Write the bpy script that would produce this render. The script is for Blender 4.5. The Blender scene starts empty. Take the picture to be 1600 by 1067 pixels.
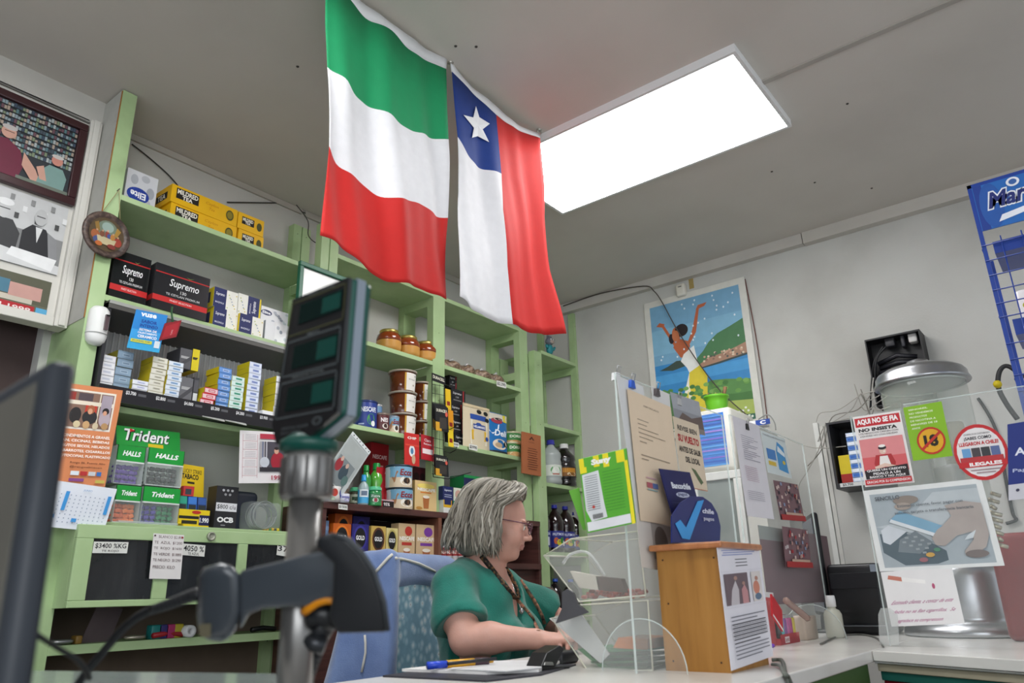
import bpy, bmesh, math, random
import numpy as np
from mathutils import Matrix, Vector
random.seed(7)
SC = bpy.context.scene
COL = SC.collection
V = Vector
# ---------------------------------------------------------------- camera (at 0,0,1.1; X along the shelves, Y towards them)
CZ = 1.1; FPX = 1163.886
RGT = V((0.613547, -0.789233, -0.026356)); YAW, PIT, ROL = 0.90988845, 0.32642081, -0.02635929
def _rot(a, b, c):
    f = V((math.sin(a)*math.cos(b), math.cos(a)*math.cos(b), math.sin(b))); r = V((math.cos(a), -math.sin(a), 0)); u = r.cross(f)
    return (math.cos(c)*r+math.sin(c)*u, -math.sin(c)*r+math.cos(c)*u, f)
RGT, UPV, FWD = _rot(YAW, PIT, ROL)
cam_d = bpy.data.cameras.new('camera'); cam = bpy.data.objects.new('camera', cam_d); COL.objects.link(cam)
cam_d.sensor_width = 36; cam_d.lens = FPX/1600*36; cam_d.clip_start = .02
cam.matrix_world = Matrix(((RGT.x, UPV.x, -FWD.x, 0), (RGT.y, UPV.y, -FWD.y, 0), (RGT.z, UPV.z, -FWD.z, CZ), (0, 0, 0, 1)))
cam_d.dof.use_dof = True; cam_d.dof.focus_distance = 3.1; cam_d.dof.aperture_fstop = 5.0
SC.camera = cam
SC.view_settings.view_transform = 'Standard'; SC.view_settings.look = 'None'; SC.view_settings.gamma = 1; SC.view_settings.exposure = 0.55
try: SC.view_settings.use_curve_mapping = False
except Exception: pass
# ---------------------------------------------------------------- world and lights
w = bpy.data.worlds.new('world'); SC.world = w; w.use_nodes = True
w.node_tree.nodes['Background'].inputs[0].default_value = (0.86, 0.93, 1.0, 1); w.node_tree.nodes['Background'].inputs[1].default_value = 0.6
H = 2.96; WX = 4.0; YB = 2.87; YS = 2.6; CT = .93; ZF = 0.0
def area(name, loc, rot, sx, sy, power, col=(1, 1, 1)):
    l = bpy.data.lights.new(name, 'AREA'); l.shape = 'RECTANGLE'; l.size = sx; l.size_y = sy; l.energy = power; l.color = col
    o = bpy.data.objects.new(name, l); COL.objects.link(o); o.location = loc; o.rotation_euler = rot; return o
area('shop_front_daylight', (-1.6, -2.2, 1.7), (math.radians(80), 0, math.radians(-38)), 3.0, 2.0, 42, (.93, .97, 1))
PANEL_EMIT = 10.0
# ---------------------------------------------------------------- pixel helpers (1600x1067 frame -> world)
def ray(px, py): return RGT*((px-800)/FPX) - UPV*((py-533.5)/FPX) + FWD
def PX(px, py, x=None, y=None, z=None):
    d = ray(px, py)
    t = x/d.x if x is not None else y/d.y if y is not None else (z-CZ)/d.z
    return d*t + V((0, 0, CZ))
def PD(px, py, t): return ray(px, py)*t + V((0, 0, CZ))
def SOL(ax, px=None, py=None, x=0, y=0, z=0):
    """solve one world axis so the point lands on a pixel column (px) or row (py)"""
    p = V((x, y, z-CZ)); i = 'xyz'.index(ax)
    if ax == 'z': p.z = 0
    else: p[i] = 0
    e = V((0, 0, 0)); e[i] = 1
    A = RGT if px is not None else -UPV; k = (px-800)/FPX if px is not None else (py-533.5)/FPX
    t = -(A.dot(p)-k*FWD.dot(p))/(A.dot(e)-k*FWD.dot(e))
    return t + (CZ if ax == 'z' else 0)
# ---------------------------------------------------------------- materials
def lin(c):
    return tuple((x/12.92 if x <= .04045 else ((x+.055)/1.055)**2.4) for x in c)
def hexc(h): return lin(tuple(int(h[i:i+2], 16)/255 for i in (0, 2, 4)))
_M = {}
def mat(h, rough=.55, metal=0, var=.05, scale=18, bump=0, bscale=60, trans=0, alpha=1, ior=1.45, emit=0, coat=0, sheen=0, sss=0, name=None):
    key = (h, rough, metal, var, scale, bump, bscale, trans, alpha, ior, emit, coat, sheen, sss)
    if key in _M: return _M[key]
    m = bpy.data.materials.new(name or 'surface_'+h); m.use_nodes = True; nt = m.node_tree; b = nt.nodes['Principled BSDF']
    c = hexc(h)
    b.inputs['Base Color'].default_value = (*c, 1); b.inputs['Roughness'].default_value = rough; b.inputs['Metallic'].default_value = metal
    b.inputs['Transmission Weight'].default_value = trans; b.inputs['Alpha'].default_value = alpha; b.inputs['IOR'].default_value = ior
    b.inputs['Coat Weight'].default_value = coat; b.inputs['Coat Roughness'].default_value = .1; b.inputs['Sheen Weight'].default_value = sheen
    b.inputs['Subsurface Weight'].default_value = sss; b.inputs['Subsurface Radius'].default_value = (.02, .008, .004)
    if emit:
        b.inputs['Emission Color'].default_value = (*c, 1); b.inputs['Emission Strength'].default_value = emit
    if var or bump:
        tc = nt.nodes.new('ShaderNodeTexCoord'); 
    if var:
        n = nt.nodes.new('ShaderNodeTexNoise'); n.inputs['Scale'].default_value = scale; n.inputs['Detail'].default_value = 3
        r = nt.nodes.new('ShaderNodeMapRange'); r.inputs['To Min'].default_value = 1-var; r.inputs['To Max'].default_value = 1+var
        r.inputs['From Min'].default_value = .3; r.inputs['From Max'].default_value = .7
        x = nt.nodes.new('ShaderNodeVectorMath'); x.operation = 'SCALE'; x.inputs[0].default_value = c
        L = nt.links.new; L(tc.outputs['Object'], n.inputs['Vector']); L(n.outputs['Fac'], r.inputs['Value']); L(r.outputs['Result'], x.inputs['Scale']); L(x.outputs[0], b.inputs['Base Color'])
    if bump:
        n2 = nt.nodes.new('ShaderNodeTexNoise'); n2.inputs['Scale'].default_value = bscale; n2.inputs['Detail'].default_value = 4
        bp = nt.nodes.new('ShaderNodeBump'); bp.inputs['Strength'].default_value = bump; bp.inputs['Distance'].default_value = .01
        L = nt.links.new; L(tc.outputs['Object'], n2.inputs['Vector']); L(n2.outputs['Fac'], bp.inputs['Height']); L(bp.outputs['Normal'], b.inputs['Normal'])
    _M[key] = m; return m
def mm(c):
    if isinstance(c, str): return mat(c)
    return c
def ramp_mat(name, stops, scale=8, detail=6, rough=.7, bump=.15, bscale=None, stretch=(1, 1, 1), dist=0, metal=0, coord='Object', sheen=0):
    m = bpy.data.materials.new(name); m.use_nodes = True; nt = m.node_tree; b = nt.nodes['Principled BSDF']; L = nt.links.new
    tc = nt.nodes.new('ShaderNodeTexCoord'); mp = nt.nodes.new('ShaderNodeMapping'); mp.inputs['Scale'].default_value = stretch
    n = nt.nodes.new('ShaderNodeTexNoise'); n.inputs['Scale'].default_value = scale; n.inputs['Detail'].default_value = detail; n.inputs['Distortion'].default_value = dist
    r = nt.nodes.new('ShaderNodeValToRGB'); e = r.color_ramp.elements
    e[0].position, e[0].color = stops[0][0], (*hexc(stops[0][1]), 1); e[1].position, e[1].color = stops[-1][0], (*hexc(stops[-1][1]), 1)
    for p, h in stops[1:-1]: k = e.new(p); k.color = (*hexc(h), 1)
    L(tc.outputs[coord], mp.inputs[0]); L(mp.outputs[0], n.inputs['Vector']); L(n.outputs['Fac'], r.inputs[0]); L(r.outputs[0], b.inputs['Base Color'])
    b.inputs['Roughness'].default_value = rough; b.inputs['Metallic'].default_value = metal; b.inputs['Sheen Weight'].default_value = sheen
    if bump:
        bp = nt.nodes.new('ShaderNodeBump'); bp.inputs['Strength'].default_value = bump; bp.inputs['Distance'].default_value = .006
        if bscale:
            n2 = nt.nodes.new('ShaderNodeTexNoise'); n2.inputs['Scale'].default_value = bscale; L(tc.outputs[coord], n2.inputs['Vector']); L(n2.outputs['Fac'], bp.inputs['Height'])
        else: L(n.outputs['Fac'], bp.inputs['Height'])
        L(bp.outputs[0], b.inputs['Normal'])
    return m
GREEN = ramp_mat('pale_green_paint', [(.2, '90a678'), (.45, 'a8c28e'), (.7, 'b3cb9a')], 6, 6, .5, .12)
PLASTER = ramp_mat('white_plaster', [(.25, 'b2b0a9'), (.5, 'c2c1bb'), (.8, 'cbcac5')], 2.2, 8, .85, .12, 90)
PLASTER_R = ramp_mat('white_side_plaster', [(.25, 'aeaca6'), (.5, 'c4c3be'), (.8, 'cfcfcb')], 1.6, 8, .8, .12, 90)
CEIL = ramp_mat('ceiling_paint', [(.25, 'bfb9b1'), (.5, 'cac4bc'), (.8, 'd2ccc5')], 1.3, 8, .8, .08, 60)
WOODB = ramp_mat('brown_board', [(.3, '3e2320'), (.7, '5c3630')], 5, 5, .5, .05, None, (1, 1, 12))
OAK = ramp_mat('honey_wood', [(.3, '875a22'), (.5, '9d6c2c'), (.75, 'a97837')], 6, 6, .45, .05, None, (6, 6, .6))
ACR = mat('e8efec', .05, 0, 0, trans=0, alpha=.07, name='clear_acrylic')
ACRE = mat('e4efec', .1, 0, 0, alpha=.45, name='acrylic_edge')
WHITE = 'f0f0ee'
# ---------------------------------------------------------------- text cache
_T = {}
def text_geo(s, bold=0.0):
    k = (s, bold)
    if k not in _T:
        cu = bpy.data.curves.new('lettering', 'FONT'); cu.body = s; cu.size = 1; cu.offset = bold; cu.resolution_u = 2; cu.align_x = 'LEFT'
        o = bpy.data.objects.new('lettering', cu); COL.objects.link(o)
        me = bpy.data.meshes.new_from_object(o.evaluated_get(bpy.context.evaluated_depsgraph_get()))
        vs = [(v.co.x, v.co.y) for v in me.vertices]; fs = [tuple(p.vertices) for p in me.polygons]
        bpy.data.objects.remove(o); bpy.data.curves.remove(cu); bpy.data.meshes.remove(me)
        if vs:
            x0 = min(v[0] for v in vs); x1 = max(v[0] for v in vs); y0 = min(v[1] for v in vs); y1 = max(v[1] for v in vs)
            vs = [((a-x0)/(x1-x0 or 1), (b-y0)/(y1-y0 or 1)) for a, b in vs]
        _T[k] = (vs, fs)
    return _T[k]
# ---------------------------------------------------------------- mesh builder
WL = {}
class MB:
    def __init__(s): s.v = []; s.f = []; s.m = []; s.sm = []; s.mats = []; s.M = Matrix.Identity(4)
    def mi(s, m):
        m = mm(m)
        if m not in s.mats: s.mats.append(m)
        return s.mats.index(m)
    def add(s, vs, fs, m, smooth=False):
        b = len(s.v); i = s.mi(m); s.v += [tuple(s.M @ V(v)) for v in vs]
        for f in fs: s.f.append(tuple(b+k for k in f)); s.m.append(i); s.sm.append(smooth)
    def box(s, x0, x1, y0, y1, z0, z1, m):
        s.add([(x, y, z) for x in (x0, x1) for y in (y0, y1) for z in (z0, z1)],
              [(0, 1, 3, 2), (4, 6, 7, 5), (0, 4, 5, 1), (2, 3, 7, 6), (0, 2, 6, 4), (1, 5, 7, 3)], m)
    def rbox(s, x0, x1, y0, y1, z0, z1, r, m, seg=3):
        """box with rounded vertical... all-edge chamfer by superellipse slices"""
        w, d = (x1-x0)/2, (y1-y0)/2; cx, cy = (x0+x1)/2, (y0+y1)/2
        rings = []
        for k in range(seg+1):
            a = math.pi/2*k/seg; rings.append((r*(1-math.sin(a)), z0+r*(1-math.cos(a))))
        rings += [(i, z0+z1-z) for i, z in reversed(rings)]
        vs = []; fs = []; n = 4*(seg+1)
        for ins, z in rings:
            for q, (sx, sy) in enumerate(((1, 1), (-1, 1), (-1, -1), (1, -1))):
                for k in range(seg+1):
                    a = math.pi/2*(q+k/seg); vs.append((cx+sx*(w-r)+(r-ins)*math.cos(a), cy+sy*(d-r)+(r-ins)*math.sin(a), z))
        for j in range(len(rings)-1):
            for i in range(n): fs.append((j*n+i, j*n+(i+1) % n, (j+1)*n+(i+1) % n, (j+1)*n+i))
        fs.append(tuple(range(n))[::-1]); fs.append(tuple((len(rings)-1)*n+i for i in range(n)))
        s.add(vs, fs, m, True)
    def prism(s, pts, vec, m):
        """closed polygon (3D points) extruded by vec"""
        n = len(pts); vec = V(vec); a = [V(p) for p in pts]
        s.add(a+[p+vec for p in a], [tuple(range(n))[::-1], tuple(n+i for i in range(n))]+[(i, (i+1) % n, n+(i+1) % n, n+i) for i in range(n)], m)
    def lathe(s, prof, m, n=24, c=(0, 0, 0), cap=True, smooth=True):
        vs = []; fs = []
        for r, z in prof:
            for i in range(n): a = 2*math.pi*i/n; vs.append((c[0]+r*math.cos(a), c[1]+r*math.sin(a), c[2]+z))
        for j in range(len(prof)-1):
            for i in range(n): fs.append((j*n+i, j*n+(i+1) % n, (j+1)*n+(i+1) % n, (j+1)*n+i))
        if cap: fs.append(tuple(range(n))[::-1]); fs.append(tuple((len(prof)-1)*n+i for i in range(n)))
        s.add(vs, fs, m, smooth)
    def tube(s, pts, r, m, n=8, smooth=True, rs=None):
        pts = [V(p) for p in pts]; vs = []; fs = []; up = None
        for k, p in enumerate(pts):
            t = (pts[min(k+1, len(pts)-1)]-pts[max(k-1, 0)]).normalized()
            if up is None: up = t.orthogonal().normalized()
            up = (up-t*up.dot(t)).normalized() if (up-t*up.dot(t)).length > 1e-6 else t.orthogonal().normalized()
            w = t.cross(up); rr = rs[k] if rs else r
            for i in range(n): a = 2*math.pi*i/n; vs.append(p+up*(rr*math.cos(a))+w*(rr*math.sin(a)))
        for j in range(len(pts)-1):
            for i in range(n): fs.append((j*n+i, j*n+(i+1) % n, (j+1)*n+(i+1) % n, (j+1)*n+i))
        fs.append(tuple(range(n))[::-1]); fs.append(tuple((len(pts)-1)*n+i for i in range(n)))
        s.add(vs, fs, m, smooth)
    def blob(s, c, rx, ry, rz, m, n=14, k=9):
        s.lathe([(math.sin(math.pi*j/k)+1e-4, -math.cos(math.pi*j/k)) for j in range(k+1)], m, n) if False else None
        vs = []; fs = []
        for j in range(k+1):
            t = math.pi*j/k
            for i in range(n): a = 2*math.pi*i/n; vs.append((c[0]+rx*(math.sin(t)+1e-4)*math.cos(a), c[1]+ry*(math.sin(t)+1e-4)*math.sin(a), c[2]-rz*math.cos(t)))
        for j in range(k):
            for i in range(n): fs.append((j*n+i, j*n+(i+1) % n, (j+1)*n+(i+1) % n, (j+1)*n+i))
        fs.append(tuple(range(n))[::-1]); fs.append(tuple(k*n+i for i in range(n)))
        s.add(vs, fs, m, True)
    def art(s, mf, items, sub=1):
        q_ = min(1, 22/max(1, len(items)))
        for L, it in enumerate(items):
            k = it[0]; z = 1+L*q_
            if k == 'r':
                _, x0, y0, x1, y1, c = it; n = max(1, int(sub*abs(x1-x0)+.99)) if sub > 1 else 1
                vs = []; fs = []
                for i in range(n+1): u = x0+(x1-x0)*i/n; vs += [mf(u, y0, z), mf(u, y1, z)]
                for i in range(n): fs.append((2*i, 2*i+2, 2*i+3, 2*i+1))
                s.add(vs, fs, c)
            elif k == 'e':
                _, cx, cy, rx, ry, c = it; n = 20
                s.add([mf(cx+rx*math.cos(2*math.pi*i/n), cy+ry*math.sin(2*math.pi*i/n), z) for i in range(n)], [tuple(range(n))], c)
            elif k == 'p':
                s.add([mf(u, v, z) for u, v in it[1]], [tuple(range(len(it[1])))], it[2])
            elif k == 't':
                _, t, cx, cy, w, h, c = it[:7]; bold = it[7] if len(it) > 7 else .012; sh = it[8] if len(it) > 8 else 0; sl = it[9] if len(it) > 9 else 0
                vs, fs = text_geo(t, bold)
                s.add([mf(cx+(a-.5)*w+(b-.5)*sh*w, cy+(b-.5)*h+(a-.5)*sl, z) for a, b in vs], fs, c)
            elif k == 'T':   # rotated 90 deg text (reads upwards)
                _, t, cx, cy, w, h, c = it[:7]; vs, fs = text_geo(t, .012)
                s.add([mf(cx-(b-.5)*w, cy+(a-.5)*h, z) for a, b in vs], fs, c)
    def build(s, name, parent=None, loc=None, bevel=0, weld=0):
        me = bpy.data.meshes.new(name)
        off = WL.get(parent) if parent is not None else (V(loc) if loc is not None else None)
        if off is None: off = V((0, 0, 0))
        me.from_pydata([tuple(V(v)-off) for v in s.v], [], s.f)
        for m in s.mats: me.materials.append(m)
        me.polygons.foreach_set('material_index', s.m); me.polygons.foreach_set('use_smooth', s.sm); me.update()
        if weld:
            bm = bmesh.new(); bm.from_mesh(me); bmesh.ops.remove_doubles(bm, verts=bm.verts, dist=weld); bm.to_mesh(me); bm.free()
        o = bpy.data.objects.new(name, me); COL.objects.link(o)
        if parent is not None: o.parent = parent; WL[o] = off
        else: o.location = off; WL[o] = off.copy()
        if bevel:
            b = o.modifiers.new('bevel', 'BEVEL'); b.width = bevel; b.segments = 2; b.limit_method = 'ANGLE'
        return o
def plane_map(O, U, W, eps=.00025, N=None):
    O, U, W = V(O), V(U), V(W); N = (N or U.cross(W)).normalized()
    return lambda u, v, l: O+U*u+W*v+N*(eps*l)
def cyl_map(c, r, z0, h, a0, a1, eps=.0003, r2=None):
    c = V(c)
    def f(u, v, l):
        a = a0+(a1-a0)*u; rr = (r+(r2-r)*v if r2 else r)+eps*l
        return V((c.x+rr*math.cos(a), c.y+rr*math.sin(a), c.z+z0+h*v))
    return f
def tag(o, label=None, cat=None, group=None, kind=None):
    if label: o['label'] = label
    if cat: o['category'] = cat
    if group: o['group'] = group
    if kind: o['kind'] = kind
    return o
def thing(name, label, cat, loc, group=None):
    o = bpy.data.objects.new(name, None); COL.objects.link(o); o.location = loc; o.empty_display_size = .05; WL[o] = V(loc)
    return tag(o, label, cat, group)
def struct(name, mb): o = mb.build(name); o['kind'] = 'structure'; return o
def copy_tree(o, loc, rotz=None, label=None):
    c = o.copy(); COL.objects.link(c); c.location = loc
    if rotz is not None: c.rotation_euler = (0, 0, rotz)
    if label: c['label'] = label
    for ch in list(o.children):
        d = ch.copy(); COL.objects.link(d); d.parent = c
        for g in list(ch.children): e = g.copy(); COL.objects.link(e); e.parent = d
    return c
# ================================================================ ROOM
b = MB(); b.box(-2.6, WX+.1, -2.6, YB+.3, -.1, 0, ramp_mat('floor_tiles', [(.3, '6a6660'), (.7, '8a857d')], 5, 4, .4)); struct('floor', b)
b = MB(); b.box(-2.6, WX+.1, -2.6, YB+.3, H, H+.1, CEIL)
struct('ceiling', b)
b = MB(); b.box(.95, WX+.1, YB, YB+.1, 0, H, PLASTER); struct('wall_back', b)
b = MB(); b.box(WX, WX+.1, -2.6, YB, 0, H, PLASTER_R); struct('wall_right', b)
b = MB(); b.box(-2.6, .95, YB+.06, YB+.16, 0, H, ramp_mat('dark_brown_wall', [(.3, '3a2b2a'), (.7, '4a3836')], 4, 4, .7)); struct('wall_left', b)
b = MB()
b.box(WX-.045, WX, 1.02, YB, H-.062, H, mat('c9c4bd', .7, var=.04, scale=5)); b.box(WX-.05, WX, -2.6, 1.015, H-.066, H, mat('c4bfb7', .7, var=.04, scale=5))
struct('trim_1', b)
b = MB(); b.box(-2.5, .978, 2.745, 2.80, H-.105, H, mat('c2bfb8', .7, var=.04, scale=5)); struct('trim_2', b)
b = MB()
for i in range(3):
    x0 = 1.06+i*.95; b.box(x0, x0+.93, YB-.012, YB, H-.03-.004*i, H-.002, mat('b5b1a8', .7, var=.06, scale=8))
struct('trim_3', b)
# ceiling joint batten
b = MB(); b.box(2.52, 2.545, -2.6, .70, H-.006, H, mat('aaa49c', .7)); struct('trim_4', b)
# nail heads in the ceiling
for i, (px, py) in enumerate(((1206, 268), (1273, 285), (1362, 294), (1324, 162), (465, 104), (712, 72), (744, 73), (1100, 205))):
    p = PX(px, py, z=H); b = MB(); b.lathe([(.004, -.003), (.006, 0)], mat('3c3733', .6), 8, p)
    tag(b.build('ceiling_nail', loc=p), 'small dark nail head in the ceiling '+['right of the lamp panel, nearest to it', 'right of the lamp panel, middle of the row', 'above the side wall moulding', 'below the ceiling batten', 'left of the tricolour flag', 'just above the hook between the flags', 'right of the hook between the flags', 'between the flags and the lamp panel'][i], 'nail', 'nail heads in the ceiling')
# ---------------------------------------------------------------- ceiling lamp panels
def lamp_panel(x0, x1, y0, y1, label):
    t = thing('ceiling_light', label, 'light', ((x0+x1)/2, (y0+y1)/2, H-.035), 'ceiling light panels')
    b = MB(); fm = mat('e2e2e2', .4, var=0); z0 = H-.035; w = .014
    b.box(x0, x1, y0, y0+w, z0, H, fm); b.box(x0, x1, y1-w, y1, z0, H, fm); b.box(x0, x0+w, y0+w, y1-w, z0, H, fm); b.box(x1-w, x1, y0+w, y1-w, z0, H, fm)
    b.build('frame', t)
    b = MB(); b.box(x0+w, x1-w, y0+w, y1-w, z0+.004, z0+.01, mat('ffffff', .5, var=0, emit=PANEL_EMIT)); b.build('diffuser', t)
lamp_panel(2.25, 2.85, .70, 1.87, 'bright white rectangular lamp panel on the ceiling right of the flags')
lamp_panel(.28, .88, .70, 1.87, 'second rectangular ceiling lamp panel, nearer the left photo board')
# ================================================================ SHELVING
def px_x(px, py, y=YS): return PX(px, py, y=y).x
PLX0, PLX1 = .975, 1.03
PC = [px_x(501, 405), px_x(513.5, 405), px_x(515, 405), px_x(528, 405)]
PM = [px_x(677, 500), px_x(695, 500)]
PR = [px_x(811, 519), px_x(823, 519), px_x(825, 519), px_x(836.5, 519)]
YR = 2.56
PE = [px_x(896, 500, YR), WX-.003]
def zz(px, py, y=YS): return PX(px, py, y=y).z
L1, L2, L3, L4, L5 = 2.527, 2.13, 1.746, 1.355, .985
M1, M2, M3 = 2.642, 2.257, 1.845
def shelf(t, x0, x1, y0, y1, z, th=.022, m=GREEN):
    b = MB(); b.box(x0, x1, y0, y1, z-th, z, m); return b.build('shelf_board', t, bevel=.0015)
def post(t, x0, x1, y0, y1, z0, z1, m=GREEN):
    b = MB(); b.box(x0, x1, y0, y1, z0, z1, m)
    for z in np.arange(z0+.2, z1, .37):
        b.lathe([(.0035, 0), (.002, .001)], mat('4d5f45', .8), 8, (0, 0, 0)) if False else None
        b.box((x0+x1)/2-.002, (x0+x1)/2+.002, y0-.0006, y0, z, z+.004, mat('3f4a38', .8))
    return b.build('post', t, bevel=.002)
def rails(t, x0, x1, zs, y0=YS+.045, y1=YB-.04):
    for z in zs:
        b = MB(); b.box(x0, x1, y0, y1, z-.022-.045, z-.022, GREEN); b.build('cross_rail', t)
# left unit
t = thing('shelving_unit', 'pale green wooden wall shelving from the left post to the double post behind the scale', 'shelving', (1.45, 2.72, 0))
b = MB(); b.box(PLX0+.002, PLX1, YS, YB, 0, H-.005, GREEN); b.box(PLX0, PLX0+.002, YS+.003, YB-.002, 2.03, H-.005, mat('b9b8b1', .8)); b.box(PLX0-.002, PLX0+.002, YS+.002, YS+.006, 2.03, H-.01, mat('9a6a35', .8)); b.build('side_panel', t, bevel=.0015)
post(t, PC[0], PC[1], YS, YS+.045, 0, H-.19); post(t, PC[0], PC[1], YB-.045, YB-.002, 0, H-.12)
for z in (L1, L2, L3): shelf(t, PLX1, PC[0] if z != L1 else PC[0], YS, YB-.003, z)
for z in (L1, L2, L3): rails(t, PC[0]+.005, PC[1]-.005, [z])
shelf(t, PLX1, PC[0], YS-.03, YB-.003, L4, .03)
shelf(t, PLX1, PC[0], YS, YB-.003, L5, .028)
b = MB(); b.box(PLX1, PC[0], YB-.02, YB-.004, 0, L4-.03, mat('6b5c50', .8)); b.build('back_board', t)
# a vertical batten on the wall behind (upper part)
for px in (462, 478):
    x = PX(px, 360, y=YB-.02).x; b = MB(); b.box(x-.018, x+.018, YB-.03, YB-.004, L1, H-.13, GREEN); b.build('wall_batten', t)
# middle unit
t = thing('shelving_unit', 'pale green wooden wall shelving in the middle with two bays below the flags', 'shelving', (2.75, 2.72, 0))
post(t, PC[2], PC[3], YS, YS+.045, 1.482, H-.19); post(t, PC[2], PC[3], YB-.045, YB-.002, 0, H-.12)
post(t, PM[0], PM[1], YS, YS+.045, 1.482, M1-.022); post(t, PM[0], PM[1], YB-.045, YB-.002, 0, M1-.022)
post(t, PR[0], PR[1], YS, YS+.045, 1.482, M1-.022); post(t, PR[0], PR[1], YB-.045, YB-.002, 0, M1-.022)
shelf(t, PC[3], PR[1], YS, YB-.003, M1)
for z in (M2, M3):
    shelf(t, PC[3], PM[0], YS, YB-.003, z); shelf(t, PM[1], PR[0], YS, YB-.003, z)
for z in (M1, M2+.02, M2+.13, M3+.02, M3+.13): rails(t, PR[0]+.004, PR[1]-.004, [z])
for z in (M1, M2, M3): rails(t, PM[0]+.004, PM[1]-.004, [z])
# right unit
t = thing('shelving_unit', 'narrow pale green wooden shelving on the right, against the side wall', 'shelving', (3.75, 2.72, 0))
R1 = zz(905, 570, YR); R2 = zz(908, 676, YR); R3 = zz(912, 763, YR); R4 = zz(860, 862, YR)
post(t, PR[2], PR[3], YR, YR+.045, 0, H-.45); post(t, PE[0], PE[1], YR, YR+.045, 0, H-.075); post(t, PR[2], PR[3], YB-.045, YB-.002, 0, H-.45); post(t, PE[0], PE[1], YB-.045, YB-.002, 0, H-.1)
for z in (R1, R2, R3, R4, R4-.36): shelf(t, PR[3], PE[0], YR, YB-.003, z)
for z in (R1, R2, R3, R4):
    rails(t, PE[0]+.004, PE[1]-.004, [z], YR+.045)
# brown desk shelf unit
BZ = 1.482; BX0 = px_x(492, 785); BX1 = px_x(832, 860)
BL = zz(660, 878)   # lower shelf level (hidden behind the jacket)
t = thing('brown_shelf_unit', 'low dark brown wooden shelf unit standing in front of the green shelving', 'shelving', ((BX0+BX1)/2, 2.7, 0))
b = MB(); b.box(BX0, BX1, YS-.06, YB-.05, BZ-.028, BZ, WOODB); b.build('top_board', t, bevel=.001)
b = MB(); b.box(BX0, BX1, YS-.06, YB-.05, BL-.03, BL, WOODB); b.build('shelf_board', t, bevel=.001)
for px in (690,): 
    x = px_x(px, 840, YS-.06); b = MB(); b.box(x-.022, x, YS-.06, YB-.05, BL, BZ-.028, ramp_mat('brown_edge', [(.3, '6e4535'), (.7, '85543f')], 6, 4, .5)); b.build('divider', t)
for x in (BX0, BX1-.02): b = MB(); b.box(x, x+.02, YS-.055, YB-.05, 0, BZ-.028, WOODB); b.build('side_panel', t)
b = MB(); b.box(BX0+.02, BX1-.02, YB-.06, YB-.05, .2, BZ-.03, mat('2c2220', .8)); b.build('back_board', t)
b = MB(); b.box(BX0+.02, BX1-.02, YS-.03, YB-.06, .1, BL-.03, WOODB); b.build('drawer_front', t)
# ================================================================ FLAGS
def poly_at(pl, x):
    for (a, b_), (c, d) in zip(pl, pl[1:]):
        if a <= x <= c: return b_+(d-b_)*(x-a)/(c-a)
    return pl[0][1] if x < pl[0][0] else pl[-1][1]
FY = 1.55
def ripple(x, z, amp, ph, zt):
    k = min(1, max(0, (zt-z)/.35))
    return amp*(k+.3)*(math.sin(x*21+ph+z*2)+.6*math.sin(x*41+ph*2+z*6)+.5*math.sin(x*13-z*9)+.25*math.sin(x*70+z*11))
def pxpoint(px, py, amp, ph, zt):
    p = PX(px, py, y=FY); d = ripple(p.x, p.z, amp, ph, zt)
    return V((p.x, FY+d, p.z))
def cloth_band(b, lefts, curves, mats, nx, ny, amp, ph, zt):
    """curves: list of row curves as polylines in px; columns interpolated along arc fraction"""
    def samp(pl, u):
        x = pl[0][0]+(pl[-1][0]-pl[0][0])*u
        return (x, poly_at(pl, x))
    for k in range(len(curves)-1):
        A, B = curves[k], curves[k+1]; vs = []; fs = []
        n = ny if k else 2
        for j in range(n+1):
            for i in range(nx+1):
                u = i/nx; a = samp(A, u); c = samp(B, u); t = j/n
                vs.append(pxpoint(a[0]+(c[0]-a[0])*t, a[1]+(c[1]-a[1])*t, amp, ph, zt))
        for j in range(n):
            for i in range(nx):
                q = j*(nx+1)+i; fs.append((q, q+nx+1, q+nx+2, q+1))
        b.add(vs, fs, mats[k], True)
def smooth_pl(pl, n=24):
    # Catmull-Rom resample for smooth stripe edges
    out = []
    P = [pl[0]]+list(pl)+[pl[-1]]
    for k in range(1, len(P)-2):
        p0, p1, p2, p3 = [np.array(P[k+d], float) for d in (-1, 0, 1, 2)]
        for i in range(6):
            t = i/6; out.append(tuple(.5*((2*p1)+(-p0+p2)*t+(2*p0-5*p1+4*p2-p3)*t*t+(-p0+3*p1-3*p2+p3)*t**3)))
    out.append(tuple(pl[-1])); return [(float(a), float(c)) for a, c in out]
def cloth_mat(h): return mat(h, .75, var=.03, scale=30, bump=.06, bscale=300)
fg, fw, fr, fb = cloth_mat('128a56'), cloth_mat('dcdbde'), cloth_mat('bd1c18'), cloth_mat('12357f')
hemc = cloth_mat('dcdcdd')
t = thing('flag', 'green, white and red horizontally striped cloth flag hanging from the ceiling', 'flag', (1.38, FY, 1.9), 'cloth flags hung from the ceiling')
hem0 = smooth_pl([(509, -52), (545, -18), (575, 8), (610, 36), (647, 62), (675, 80), (698, 92)])
g0 = smooth_pl([(509, -38), (545, -5), (576, 30), (610, 47), (635, 75), (663, 91), (697, 108)])
g1 = smooth_pl([(509, 107), (535, 125), (554, 147), (594, 170), (635, 200), (665, 209), (698, 219)])
w1 = smooth_pl([(510, 232), (532, 259), (566, 281), (604, 309), (654, 319), (680, 332), (703, 339)])
r1 = smooth_pl([(497, 369), (538, 391), (569, 416), (610, 439), (647, 447), (680, 458), (703, 466)])
b = MB(); cloth_band(b, None, [g0, g1, w1, r1], [fg, fw, fr], 44, 18, .010, 1.0, 2.9); o = b.build('cloth', t, weld=.0008)
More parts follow.
